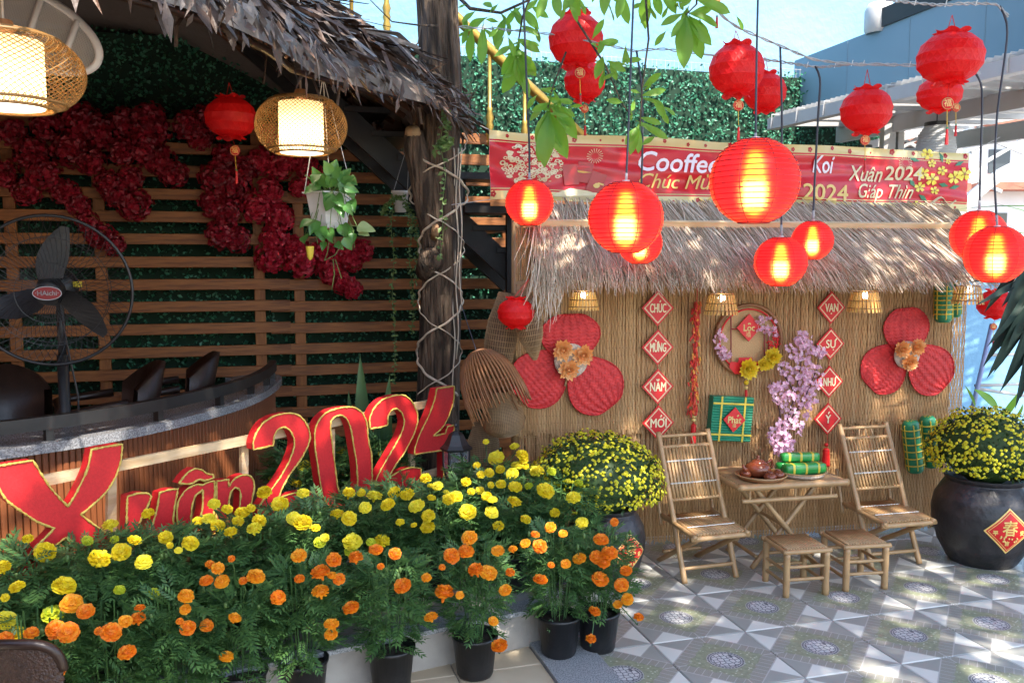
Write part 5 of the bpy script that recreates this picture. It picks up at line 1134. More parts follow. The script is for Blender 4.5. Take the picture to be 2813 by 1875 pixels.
# ---- wrapped cylinder cakes
def cake_roll(x0, y0, x1, y1, w, label, off=.07, m='green_roll'):
    a, b = WALL(x0, y0, off), WALL(x1, y1, off); t = thing('green_cake_roll', label, 'cake roll', a, 'green cake rolls tied with yellow string'); r = px2m(w, a.y); d = (b - a); L = d.length; q = d.to_track_quat('Z', 'Y').to_matrix().to_4x4(); W = T(a) @ q
    MB().lathe([(.001, -.008), (r * .75, -.005), (r * .97, .012), (r, .03), (r, L - .03), (r * .97, L - .012), (r * .75, L + .005), (.001, L + .008)], 22, W, fn=lambda an, i: 1 + .012 * math.sin(an * 9)).build('wrapper', M[m], t, True)
    for k in range(6):
        z = lerp(.05, L - .05, k / 5); MB().tube([W @ Vector(((r + .003) * math.cos(an), (r + .003) * math.sin(an), z)) for an in [2 * math.pi * j / 24 for j in range(25)]], .0042, 5, False).build('tie', M['yellow_tie'], t)
    for k in range(6):
        an = 2 * math.pi * k / 6 + .3; MB().tube([W @ Vector((r * .3 * math.cos(an), r * .3 * math.sin(an), -.009))] + [W @ Vector(((r + .003) * math.cos(an), (r + .003) * math.sin(an), z)) for z in (.02, L / 2, L - .02)] + [W @ Vector((r * .3 * math.cos(an), r * .3 * math.sin(an), L + .009))], .0038, 5).build('tie', M['yellow_tie'], t)
cake_roll(2168, 650, 2166, 738, 19, 'green cake roll hanging under the eave at the right, front one', .12)
cake_roll(2193, 655, 2194, 726, 13, 'thinner green cake roll hanging under the eave, behind the front one', .05)
cake_roll(2091, 968, 2103, 1082, 19, 'green cake roll low on the mat, left of the pair by the urn', .09)
cake_roll(2130, 958, 2140, 1070, 18, 'green cake roll low on the mat, right of the pair by the urn', .06)

# ---- pink blossom branch standing behind the table
pk = thing('pink_blossom_branch', 'upright branch of pink artificial blossom behind the table', 'flowers', WALL(1792, 1040, .12))
for pts in ([(1792, 1075), (1795, 1020), (1810, 960), (1830, 890), (1845, 800), (1848, 770)], [(1805, 980), (1850, 910), (1875, 850), (1885, 800)], [(1800, 1010), (1790, 940), (1775, 890), (1768, 870)], [(1795, 1030), (1770, 1000), (1765, 980)], [(1815, 950), (1850, 930), (1875, 900)], [(1825, 900), (1800, 860), (1790, 835)]):
    MB().tube([WALL(x, y, .12) for x, y in pts], [lerp(.007, .002, i / (len(pts) - 1)) for i in range(len(pts))], 6).build('twig', M['twig'], pk, True)
blossoms([(1838, 800, 34, 24), (1830, 845, 48, 34), (1862, 865, 32, 36), (1812, 905, 46, 30), (1850, 915, 38, 30), (1788, 900, 26, 22), (1826, 950, 40, 28), (1812, 985, 34, 24), (1786, 1002, 24, 28), (1808, 1022, 20, 14), (1846, 780, 20, 18), (1790, 1030, 14, 14), (1835, 880, 48, 40), (1882, 808, 14, 12)], 620, .0165, 'peach', pk, .13)

# ---- fish traps and baskets at the left end of the stall
def basket(name, label, x0, y0, x1, y1, prof, Y, ribs=40, m='wicker', grp='woven fish traps and jars', hoops=14):
    a, b = P(x0, y0, Y), P(x1, y1, Y); t = thing(name, label, 'basket', a, grp); d = b - a; L = d.length; W = T(a) @ d.to_track_quat('Z', 'Y').to_matrix().to_4x4()
    pr = [(px2m(r, Y), L * s) for r, s in prof]
    def rad_at(z):
        for (r0_, z0_), (r1_, z1_) in zip(pr, pr[1:]):
            if z0_ <= z <= z1_ + 1e-9: return lerp(r0_, r1_, (z - z0_) / max(1e-9, z1_ - z0_))
        return pr[-1][0]
    MB().lathe([(rad_at(L * i / 30) * .985 + 1e-4, L * i / 30) for i in range(31)], 36, W).build('wall', M['wicker_dark'], t, True)
    rb_ = MB()
    for k in range(ribs):
        an = 2 * math.pi * k / ribs; rb_.tube([W @ Vector(((rad_at(L * i / 14) + .001) * math.cos(an), (rad_at(L * i / 14) + .001) * math.sin(an), L * i / 14)) for i in range(15)], .0022, 4, False)
    rb_.build('ribs', M[m], t, kind='stuff')
    hp_ = MB()
    for k in range(hoops):
        z = L * (k + .5) / hoops; r = rad_at(z) + .0035; hp_.tube([W @ Vector((r * math.cos(q), r * math.sin(q), z)) for q in [2 * math.pi * j / 28 for j in range(29)]], .002, 4, False)
    hp_.build('hoops', M[m], t, kind='stuff'); return t
basket('fish_trap', 'tall bottle shaped woven fish trap behind the small red lantern', 1166, 672, 1140, 850, [(20, 0), (24, .12), (34, .35), (37, .6), (33, .85), (28, 1)], 5.25)
basket('fish_trap', 'teardrop woven fish trap hanging with its point downwards', 1196, 645, 1229, 826, [(10, 0), (14, .12), (27, .32), (33, .5), (28, .7), (14, .9), (4, 1)], 5.05)
basket('wicker_jar', 'round bellied wicker jar below the bamboo dome basket', 1150, 898, 1160, 1002, [(22, 0), (28, .12), (44, .38), (50, .62), (44, .84), (24, .98), (4, 1)], 5.2, 70, 'wicker', 'woven fish traps and jars', 34)
basket('wicker_jar', 'smaller dusty wicker jar half hidden behind the round one', 1112, 965, 1108, 1075, [(22, 0), (26, .15), (36, .45), (36, .75), (26, 1)], 5.5, 60, 'wicker', 'woven fish traps and jars', 26)
db = thing('bamboo_dome_basket', 'tilted bamboo chick basket of splayed slats beside the trunk', 'basket', P(1097, 815, 5.05))
a, b = P(1095, 812, 5.08), P(1146, 928, 4.96); d = (b - a); L = d.length; W = T(a) @ d.to_track_quat('Z', 'Y').to_matrix().to_4x4()
for k in range(46):
    an = 2 * math.pi * k / 46; pr = [(.045, 0), (.09, .02), (.135, .075), (.165, .15), (.180, .24), (.182, .33 + rnd(-.02, .025))]
    MB().tube([W @ Vector((r * math.cos(an + .12 * z), r * math.sin(an + .12 * z), z * L / .30)) for r, z in pr], [.005, .008, .009, .008, .007, .005], 5, True, .6).build('slat', M['rust_bamboo'], db, True)
for z, r in ((.0, .05), (.012, .066), (.22, .172), (.1, .145)):
    MB().tube([W @ Vector((r * math.cos(q), r * math.sin(q), z * L / .30)) for q in [2 * math.pi * j / 36 for j in range(37)]], .009 if z < .02 else .003, 6, False).build('hoop', M['rust_bamboo'], db, True)
MB().tube([P(1096, 812, 5.1), P(1060, 700, 5.5)], .003, 4).build('cord', M['cord_black'], db)

# ---- banner over the stall
def BN(u, v, o=0.):                                   # u 0..1 left-right, v 0..1 bottom-top
    tl, bl, tr2, br = P(1122, 300, 5.62), P(1126, 458, 5.62), P(2228, 351, 6.4), P(2218, 487, 6.4)
    p = bl.lerp(br, u).lerp(tl.lerp(tr2, u), v); w = .012 * math.sin(u * 21 + v * 2) + .022 * noise.noise(Vector((u * 9, v * 2.2, 0))) + .014 * noise.noise(Vector((u * 5 + v * 7, v * 3 - u * 9, 4)))
    w += .02 * math.exp(-u * 14) * math.sin((v + u * 6) * 8)
    nn = Vector((.22, -.97, .05)); sagz = -.012 * math.sin(u * math.pi * 5) * (v - .5)
    return p + nn * (w + o * 1.4) + Vector((0, 0, sagz))
bn = thing('new_year_banner', 'long red printed shop banner strung above the thatch', 'banner', BN(.5, 0))
def grid(f, nu, nv):
    mb = MB(); mb.v = [f(i / nu, j / nv) for j in range(nv + 1) for i in range(nu + 1)]
    mb.f = [(j * (nu + 1) + i, j * (nu + 1) + i + 1, (j + 1) * (nu + 1) + i + 1, (j + 1) * (nu + 1) + i) for j in range(nv) for i in range(nu)]; return mb
M['vinyl'] = mat('vinyl', (.62, .010, .018), .32, (.54, .008, .024), 2.5, spec=.5); M['vinyl_gold'] = mat('vinyl_gold', (.62, .50, .20), .3, (.70, .58, .28), 4, spec=.6); M['vinyl_edge'] = mat('vinyl_edge', (.40, .004, .01), .3)
M['script_gold'] = mat('script_gold', (.80, .55, .16), .35); M['script_white'] = mat('script_white', (.86, .80, .88), .35); M['print_pale'] = mat('print_pale', (.75, .66, .42), .35); M['print_brown'] = mat('print_brown', (.36, .16, .05), .4); M['print_green'] = mat('print_green', (.05, .22, .12), .4); M['print_yellow'] = mat('print_yellow', (.82, .68, .08), .35); M['print_purple'] = mat('print_purple', (.25, .04, .2), .4)
grid(lambda u, v: BN(u, v), 300, 24).build('vinyl_sheet', M['vinyl'], bn, True)
grid(lambda u, v: BN(u, v, -.004), 300, 24).build('back_sheet', M['white_plastic'], bn, True)
for v0, v1, m_, o in ((0, .125, 'vinyl_gold', .0015), (.875, 1, 'vinyl_gold', .0015), (.15, .162, 'vinyl_gold', .0015), (.838, .85, 'vinyl_gold', .0015)):
    grid(lambda u, v: BN(u, lerp(v0, v1, v), o), 300, 3).build('border_band', M[m_], bn, True)
pr_ = MB()
for k in range(46):                                    # small printed flowers on the gold bands
    u = (k + rnd(.2, .8)) / 46; top = k % 2; v = (.94 if top else .06) + rnd(-.02, .02); r = rnd(.006, .02)
    for j in range(5):
        an = j * 1.2566; x, y = r * .6 * math.cos(an), r * .6 * math.sin(an); pts = [BN(u + (x + r * .5 * math.cos(q)) / 3.6, v + (y + r * .5 * math.sin(q)) / .40, .003) for q in [2 * math.pi * i / 6 for i in range(6)]]; pr_.add(pts, [tuple(range(6))])
pr_.build('flower_print', M['vinyl_edge'], bn, kind='stuff')
def bu(x, y):                                          # view pixel -> banner u, v
    u = (x - 1122) / (2226 - 1122); yt = lerp(300, 351, u); yb = lerp(458, 487, u); return u, (yb - y) / (yb - yt)
def btext(body, x0, x1, y, h, m_, o=.004, bold=.012, shear=.25, sy=1., **k):
    v, f = text_mesh(body, 1., 0., shear, **k); v, f = fat(v, f, bold); xs = [p.x for p in v]; mn, mx = min(xs), max(xs)
    mb = MB(); kx = (x1 - x0) / (mx - mn); mb.v = [BN(*bu(x0 + (p.x - mn) * kx, y + (p.x - mn) * kx * .035 - p.y * h * sy), o) for p in v]; mb.f = f; return mb.build('lettering', M[m_], bn)
btext('Cooffee S', 1434, 1662, 372, 62, 'script_white', .0045, .016)
btext('Koi', 1832, 1886, 378, 56, 'script_white', .0045, .016)
btext('Chúc Mừng N', 1434, 1690, 415, 46, 'script_gold', .0045, .004, .35)
btext('2024', 1806, 1920, 441, 52, 'script_gold', .0045, .014, .05)
btext('Xuân', 1922, 2008, 398, 50, 'print_pale', .0045, .012, .35)
btext('2024', 2014, 2102, 398, 44, 'print_pale', .0045, .02, 0)
btext('Giáp Thìn', 1946, 2084, 438, 46, 'print_pale', .0045, .008, .35)
co = MB()                                              # ball of coins, envelopes, fireworks and apricot blossom
for k in range(230):
    a = rnd(0, 6.28); q = math.sqrt(R.random()) * (1.15 if k % 7 == 0 else 1); x, y = 1213 + 64 * q * math.cos(a), 378 + 52 * q * math.sin(a); r = rnd(3, 6.5); e = .4 + .6 * R.random()
    ro, ri = [], []
    for i in range(10): an = 2 * math.pi * i / 10; ro.append(BN(*bu(x + r * math.cos(an), y + r * e * math.sin(an)), .0035 + .000004 * k)); ri.append(BN(*bu(x + r * .5 * math.cos(an), y + r * .5 * e * math.sin(an)), .0035 + .000004 * k))
    co.add(ro + ri, [(i, (i + 1) % 10, 10 + (i + 1) % 10, 10 + i) for i in range(10)])
co.build('coin_print', M['print_pale'], bn, kind='stuff')
def bpoly(pts, m_, name, o=.0038): mb = MB(); tri = tessellate_polygon([[Vector((x, y, 0)) for x, y in pts]]); mb.v = [BN(*bu(x, y), o) for x, y in pts]; mb.f = [tuple(t) for t in tri]; return mb.build(name, M[m_], bn)
for i, (x, y, an) in enumerate(((1291, 400, -.1), (1321, 394, .15), (1345, 418, .35))):
    c_, s_ = math.cos(an), math.sin(an); rect = lambda w, h: [(x + a_ * w * c_ - b_ * h * s_, y + a_ * w * s_ + b_ * h * c_) for a_, b_ in ((-1, -1), (1, -1), (1, 1), (-1, 1))]
    bpoly(rect(16, 24), 'vinyl_edge', 'envelope_print', .004 + .001 * i); bpoly(rect(16, 2), 'script_gold', 'envelope_print', .0046 + .001 * i); bpoly([(x + 7 * math.cos(q), y + 7 + 6 * math.sin(q)) for q in [2 * math.pi * k / 10 for k in range(10)]], 'print_purple' if i == 1 else 'script_gold', 'envelope_print', .0047 + .001 * i)
bpoly([(1240, 452), (1290, 432), (1350, 440), (1400, 434), (1415, 446), (1330, 458)], 'print_pale', 'coin_heap_print')
fw = MB()
for (x, y, r) in ((1343, 357, 17), (2058, 374, 16)):
    for k in range(18):
        an = 2 * math.pi * k / 18; p = [(x + r * .35 * math.cos(an), y + r * .35 * math.sin(an)), (x + r * math.cos(an - .05), y + r * math.sin(an - .05)), (x + r * math.cos(an + .05), y + r * math.sin(an + .05))]; fw.add([BN(*bu(*q), .0036) for q in p], [(0, 1, 2)])
fw.build('firework_print', M['print_pale'], bn, kind='stuff')
for (x, y, r) in ((2112, 352, 17), (2104, 398, 16), (2128, 412, 18), (2152, 392, 14), (2186, 408, 19), (2212, 400, 20), (2100, 430, 15), (2138, 438, 12), (2095, 472, 13), (2125, 375, 12), (2170, 370, 8)):
    mb = MB(); b0_ = rnd(0, 6)
    for j in range(5):
        an = b0_ + j * 1.2566; pts = [(x, y)] + [(x + r * k_ * math.cos(an + q), y + r * k_ * .85 * math.sin(an + q)) for q, k_ in ((-.5, .6), (-.3, .95), (.3, .95), (.5, .6))]; mb.add([BN(*bu(*q), .0042) for q in pts], [(0, 1, 2, 3, 4)])
    mb.build('apricot_print', M['print_yellow'], bn)
    bpoly([(x + r * .2 * math.cos(q), y + r * .2 * math.sin(q)) for q in [k for k in range(6)]], 'print_brown', 'apricot_print', .005)
for (x, y, a_) in ((2080, 366, .3), (2080, 420, .9), (2200, 375, -.4), (2160, 425, .2), (2190, 430, -.2), (2110, 455, .6), (2150, 360, 1.2)):
    c_, s_ = math.cos(a_), math.sin(a_); bpoly([(x - 14 * c_, y - 14 * s_), (x + 5 * s_, y - 5 * c_), (x + 14 * c_, y + 14 * s_), (x - 5 * s_, y + 5 * c_)], 'print_green', 'leaf_print', .004)
for x0, y0, n, m_ in ((1570, 455, 16, 'script_gold'), (2115, 462, 13, 'print_pale')):        # coiling golden scroll ornament
    pth = [BN(*bu(x0 + i * 6.5, y0 + 8 * math.sin(i * .8)), .005) for i in range(n)]; MB().tube(pth, [.010 * (1 - .5 * abs(i / n - .4)) for i in range(n)], 5, True, .2).build('scroll_print', M[m_], bn)
for u, v in ((.0, 1), (.0, 0), (1, 1), (1, 0)):
    a = BN(u, v); MB().tube([a, a + Vector((-.25 if u < .5 else .25, .05, .12 if v > .5 else -.03))], .003, 4).build('tie_rope', M['cord_grey'], bn)
# ================================================================== LANTERNS AND CORDS
def lantern_shell():
    m = bpy.data.materials.new('lantern_silk'); m.use_nodes = True; g = NG(m); b = g.N['Principled BSDF']; out = g.N['Material Output']
    ge = g.N.new('ShaderNodeNewGeometry'); cr_ = g.mix(ge.outputs['Random Per Island'], (.50, .005, .022), (.82, .016, .05)); g.L(cr_, b.inputs['Base Color']); b.inputs['Roughness'].default_value = .55
    tl = g.N.new('ShaderNodeBsdfTranslucent'); tl.inputs[0].default_value = (.92, .016, .045, 1)
    tp2 = g.N.new('ShaderNodeBsdfRefraction'); tp2.inputs[0].default_value = (1, .36, .13, 1); tp2.inputs['Roughness'].default_value = .75; tp2.inputs['IOR'].default_value = 1.16
    m1 = g.N.new('ShaderNodeMixShader'); m1.inputs[0].default_value = .55; g.L(b.outputs[0], m1.inputs[1]); g.L(tl.outputs[0], m1.inputs[2])
    m2 = g.N.new('ShaderNodeMixShader'); fac = g.m('MULTIPLY_ADD', ge.outputs['Random Per Island'], .34, .24); g.L(fac, m2.inputs[0]); g.L(m1.outputs[0], m2.inputs[1]); g.L(tp2.outputs[0], m2.inputs[2]); g.L(m2.outputs[0], out.inputs[0])
    return m
M['silk'] = lantern_shell(); M['flame'] = glow('flame', (1, .55, .10), 5.); M['flame_core'] = glow('flame_core', (1, .78, .38), 15.)
M['rib'] = mat('rib', (.22, .004, .008), .6)
def silk_lantern(x, y, rpx, Y, label, cord, rot=.2):
    c = P(x, y, Y); r = px2m(rpx, Y); t = thing('red_silk_lantern', label, 'lantern', c, 'lit round red lanterns on black cables')
    sh = MB(); n = 8; zc = .94
    for k in range(n):
        o = len(sh.v); a0, a1 = rot + 2 * math.pi * k / n, rot + 2 * math.pi * (k + 1) / n
        for i in range(19):
            ph = lerp(-math.asin(zc), math.asin(zc), i / 18); rib = 1 - .012 * (i % 2)
            for j in range(5): a = lerp(a0, a1, j / 4); sh.v.append(c + Vector((math.cos(ph) * math.cos(a) * rib, math.cos(ph) * math.sin(a) * rib, math.sin(ph) * .97)) * r)
        for i in range(18):
            for j in range(4): q = o + i * 5 + j; sh.f.append((q, q + 1, q + 6, q + 5))
    sh.build('silk_shell', M['silk'], t, True)
    rb_ = MB(); wob = rnd(-.05, .05)
    for i in range(1, 19):
        ph = lerp(-math.asin(zc), math.asin(zc), i / 19); rr_ = r * math.cos(ph) * 1.004; tl_ = rnd(-.025, .025)
        rb_.tube([c + Vector((rr_ * math.cos(a), rr_ * math.sin(a), r * math.sin(ph) * .97 + rr_ * math.cos(a + wob) * tl_)) for a in [2 * math.pi * j / 32 for j in range(33)]], .0017 * (r / .14), 3, False)
    for k in range(8):
        a = rot + 2 * math.pi * k / 8; rb_.tube([c + Vector((math.cos(ph) * math.cos(a), math.cos(ph) * math.sin(a), math.sin(ph) * .97)) * r * 1.003 for ph in [lerp(-1.22, 1.22, i / 16) for i in range(17)]], .0015 * (r / .14), 3, False)
    rb_.build('ribs', M['rib'], t, kind='stuff')
    for s_ in (-1, 1):
        rr_ = r * math.sqrt(1 - zc * zc); MB().tube([c + Vector((rr_ * math.cos(a), rr_ * math.sin(a), s_ * r * zc * .97)) for a in [2 * math.pi * j / 28 for j in range(29)]], .003, 5, False).build('hoop', M['rib'], t)
    MB().lathe([(.002, -r * .7), (r * .16, -r * .6), (r * .2, -r * .3), (r * .2, .1 * r), (r * .15, r * .4), (r * .07, r * .68), (.001, r * .74)], 14, T(c)).build('flame_bulb', M['flame'], t, True)
    MB().lathe([(.002, -r * .66), (r * .2, -r * .5), (r * .225, -r * .3), (r * .21, -r * .02), (.001, r * .12)], 14, T(c)).build('bulb_core', M['flame_core'], t, True)
    MB().tube([c + Vector((0, 0, r * .55)), c + Vector((0, 0, r * .98))], r * .1, 10).build('socket', M['white_plastic'], t)
    pc = [c + Vector((0, 0, r * .95))] + [P(*q) for q in cord]; MB().tube(smooth(resample(pc, 24), 2), .0055 * (Y / 4.5), 7).build('cable', M['cord_black'], t, True)
    k_ = .22; e = pc[0].lerp(pc[1], k_) if len(pc) > 1 else pc[0]; MB().tube([pc[0], e], .0065 * (Y / 4.5), 7).build('sleeve', M['cord_grey'], t, True)
silk_lantern(1733, 417, 101, 2.98, 'largest lit round red lantern, in front of the banner', [(1736, 260, 2.98), (1738, 120, 3.0), (1742, -60, 3.05)])
silk_lantern(1437, 500, 86, 3.5, 'second largest lit round red lantern, left of the largest', [(1442, 330, 3.5), (1448, 170, 3.5), (1456, -30, 3.55)])
silk_lantern(1216, 466, 55, 5.0, 'lit round red lantern farthest left, over the stall corner', [(1216, 340, 5.0), (1210, 200, 5.0), (1203, 20, 5.0), (1200, -30, 5.0)])
silk_lantern(1470, 558, 51, 4.9, 'lit round red lantern half hidden behind the second largest one', [(1476, 330, 4.9), (1475, 200, 4.9), (1462, 118, 4.9)])
silk_lantern(1793, 601, 60, 4.95, 'lower lit round red lantern just above the plaque VẠN', [(1795, 420, 4.95), (1796, 250, 4.95), (1792, 108, 4.95)])
silk_lantern(1866, 552, 47, 5.1, 'smallest lit round red lantern, upper right of the lower one', [(1872, 400, 5.1), (1880, 250, 5.1), (1886, 170, 5.1), (1872, 152, 5.1)])
silk_lantern(2247, 541, 60, 5.0, 'lit round red lantern at the right, the one behind', [(2252, 380, 5.0), (2256, 250, 5.0), (2255, 185, 5.0), (2240, 168, 5.0)])
silk_lantern(2287, 585, 68, 4.5, 'lit round red lantern at the right, the one in front', [(2283, 400, 4.5), (2290, 260, 4.5), (2314, 90, 4.5), (2316, 40, 4.5), (2296, 14, 4.5)])

def paper_lantern(x, y, rx, ry, Y, label, tag_at=None, string_to=None, tassel=True, seedrot=0.):
    c = P(x, y, Y); A, B = px2m(rx, Y), px2m(ry, Y); t = thing('red_paper_lantern', label, 'lantern', c, 'folded red paper lanterns')
    mb = MB(); n, rows = 26, 11; R_ = random.Random(int(x))
    def pt(i, j):
        ph = lerp(-1.25, 1.25, i / rows); a = 2 * math.pi * (j + .5 * (i % 2)) / n + seedrot; k = .965 if (i % 2) else 1.
        return c + Vector((A * math.cos(ph) ** .85 * math.cos(a) * k, A * math.cos(ph) ** .85 * math.sin(a) * k, B * math.sin(ph) / .95)) + Vector((R_.uniform(-1, 1), R_.uniform(-1, 1), R_.uniform(-1, 1))) * A * .012
    V_ = [[pt(i, j) for j in range(n)] for i in range(rows + 1)]
    for i in range(rows):
        for j in range(n):
            jn = (j + 1) % n
            if i % 2 == 0:
                mid = (V_[i][j] + V_[i][jn]) / 2 * .0; tri = [(V_[i][j], V_[i][jn], V_[i + 1][j]), (V_[i][jn], V_[i + 1][jn], V_[i + 1][j])]
            else: tri = [(V_[i][j], V_[i + 1][jn], V_[i + 1][j]), (V_[i][j], V_[i][jn], V_[i + 1][jn])]
            for a, b, d in tri:
                o = len(mb.v); pc = (a + b + d) / 3; pc = c + (pc - c) * .992; mb.v += [a, b, d, pc]; mb.f += [(o, o + 1, o + 3), (o + 1, o + 2, o + 3), (o + 2, o, o + 3)]
    mb.build('body', M['lantern_red'], t)
    for s_ in (-1, 1):                                   # ruffled collars
        cl = MB(); m_ = 40
        for i, (k, z) in enumerate(((.30, .82), (.36, .95), (.50, 1.12))):
            for j in range(m_):
                a = 2 * math.pi * j / m_; w = 1 + (.16 * math.sin(a * 6) if i == 2 else 0); cl.v.append(c + Vector((A * k * w * math.cos(a), A * k * w * math.sin(a), s_ * B * (z + (.07 * math.cos(a * 6) if i == 2 else 0)))))
        for i in range(2):
            for j in range(m_): a, b = i * m_ + j, i * m_ + (j + 1) % m_; cl.f.append((a, b, b + m_, a + m_))
        cl.build('collar', M['lantern_red'], t)
    top = P(*string_to) if string_to else c + Vector((0, 0, B * 2.1))
    for q in (-1, 1): MB().tube([c + Vector((q * A * .16, 0, B * 1.0)), top], .0022, 4).build('string', M['tassel'], t)
    if tassel:
        mc = P(*tag_at) if tag_at else c + Vector((0, -.01, -B * 1.55)); mr = A * .2 if A > .1 else .024
        MB().tube([c + Vector((0, 0, -B)), mc + Vector((0, 0, mr))], .0018, 4).build('string', M['tassel'], t)
        md = MB().lathe([(.001, -.004), (mr * .9, -.004), (mr, 0), (mr * .9, .004), (.001, .004)], 22, T(mc) @ Rx(math.pi / 2)).build('medallion', M['red_card'], t, True)
        MB().tube([mc + Vector((mr * .86 * math.cos(a), -.005, mr * .86 * math.sin(a))) for a in [2 * math.pi * j / 24 for j in range(25)]], .0012, 4, False).build('rim_line', M['gold_print'], md)
        text_on('福', lambda u, v: mc + Vector((u, -.0062, v)), M['script_gold'], md, size=mr * 1.25)
        e = mc + Vector((.004, 0, -mr - A * .55)); MB().tube([mc + Vector((0, 0, -mr)), e], .002, 4).build('cord', M['yellow_cord'], t)
        MB().ball(e, .006, 8, 5).build('bead', M['green_roll'], t)
        MB().lathe([(.003, 0), (.006, -.008), (.0065, -.03), (.009, -A * .5), (.001, -A * .5)], 9, T(e)).build('tassel', M['tassel'], t)
paper_lantern(1323, 92, 62, 53, 5.2, 'big red paper lantern left of the leaves, upper of two', (1332, 168, 5.15), (1322, 10, 5.2))
paper_lantern(1343, 186, 47, 40, 5.5, 'smaller red paper lantern right below the upper left one', None, (1345, 60, 5.5))
paper_lantern(1692, 160, 62, 52, 5.0, 'big red paper lantern above the banner, left of the twisted wires', (1696, 242, 5.0), (1690, 70, 5.0))
paper_lantern(1757, 212, 48, 39, 5.4, 'small sunlit red paper lantern touching the black cable above the banner', None, (1757, 130, 5.4), tassel=False)
paper_lantern(2183, 133, 72, 52, 4.6, 'largest red paper lantern at the upper right', (2176, 238, 4.55), (2187, 35, 4.6))
paper_lantern(2158, 216, 49, 35, 5.5, 'red paper lantern tucked under the largest one at the right', (2196, 247, 5.3), (2165, 100, 5.5))
paper_lantern(1990, 254, 57, 46, 5.1, 'red paper lantern hanging alone before the awning gutter', (1987, 322, 5.05), (1992, 160, 5.1))
paper_lantern(530, 270, 58, 42, 5.3, 'red paper lantern in the dark under the hut roof', (540, 346, 5.25), (526, 190, 5.3))
paper_lantern(1185, 718, 43, 32, 4.95, 'small red paper lantern hanging on the fish traps', (1180, 762, 4.95), (1215, 640, 4.95), tassel=False)
paper_lantern(2287, 698, 42, 30, 6.6, 'red paper lantern behind the palm leaves beside the blue wall', (2282, 750, 6.6), (2290, 640, 6.6))
paper_lantern(1645, -70, 50, 42, 4.9, 'red paper lantern above the frame whose tag hangs into view', (1646, -2, 4.88), (1645, -140, 4.9))
# twisted wires that carry the cables
def wire(pts, label, r=.0042, m='cord_grey'):
    w = smooth(resample([P(*q) for q in pts], 70), 1); t = thing('cable_wire', label, 'wire', w[0], 'wires strung over the courtyard')
    for s_ in (0, math.pi):
        MB().tube([p + Vector((0, .004 * math.cos(i * .9 + s_), .0055 * math.sin(i * .9 + s_) + noise.noise(Vector((i * .35, r, s_))) * .006)) for i, p in enumerate(w)], r, 5).build('strand', M[m], t, True)
    for i in range(6, 66, 12): MB().tube([w[i] + Vector((0, 0, -.012)), w[i] + Vector((.006, -.008, .02))], .0025, 4).build('cable_tie', M['white_plastic'], t)
wire([(1560, -60, 4.9), (1640, 20, 4.9), (1690, 62, 4.95), (1790, 105, 4.95), (1870, 138, 5.), (1960, 148, 5.), (2110, 150, 5.), (2252, 168, 5.)], 'pale twisted wire running right from the leaves to the last lanterns')
wire([(1700, 128, 5.1), (1790, 142, 5.1), (1880, 155, 5.1), (1960, 147, 5.05), (2060, 149, 5.05)], 'second pale twisted wire joining below the first one')
wire([(1930, -30, 4.5), (2050, 2, 4.5), (2150, 12, 4.5), (2240, 8, 4.5), (2290, 10, 4.5), (2316, 38, 4.5)], 'pale twisted wire at the very top right corner')
wire([(1052, 62, 5.3), (1130, 66, 5.3), (1200, 72, 5.2), (1290, 82, 5.1), (1400, 105, 5.0), (1460, 118, 4.95), (1520, 112, 4.95), (1640, 128, 4.95), (1700, 128, 5.0)], 'pale twisted wire from the tree trunk across the leaves', .003)
# big white lanterns behind the banner
def white_lantern(x, y, r, h, Y, lab):
    c = P(x, y, Y); A, H = px2m(r, Y), px2m(h, Y); t = thing('white_paper_lantern', lab, 'lantern', c, 'white paper lanterns behind the banner')
    MB().lathe([(A * .55, -H), (A * .95, -H * .55), (A, -.1 * H), (A * .9, H * .5), (A * .6, H * .9)], 30, T(c)).build('paper', M['white_paper'], t, True)
    rb_ = MB()
    for k in range(16):
        z = lerp(-.95, .88, k / 15); q = lerp(.55, .95, (z + 1) / .45) if z < -.55 else lerp(.95, 1, (z + .55) / .45) if z < -.1 else lerp(1, .9, (z + .1) / .6) if z < .5 else lerp(.9, .6, (z - .5) / .4)
        rb_.tube([c + Vector((A * q * 1.01 * math.cos(a), A * q * 1.01 * math.sin(a), z * H)) for a in [2 * math.pi * j / 28 for j in range(29)]], .004, 4, False)
    rb_.build('ribs', M['white_paper'], t, kind='stuff')
    MB().lathe([(A * .62, H * .86), (A * .62, H * 1.08), (A * .5, H * 1.08), (A * .5, H * .9)], 28, T(c)).build('black_collar', M['black_plastic'], t)
    MB().tube([c + Vector((0, 0, H)), c + Vector((0, 0, H * 1.9))], .006, 5).build('cord', M['cord_black'], t)
white_lantern(2150, 335, 42, 48, 7.2, 'white ribbed paper lantern with black collar above the banner end')
white_lantern(1985, 372, 26, 34, 7.6, 'white paper lantern whose black collar barely shows above the banner')
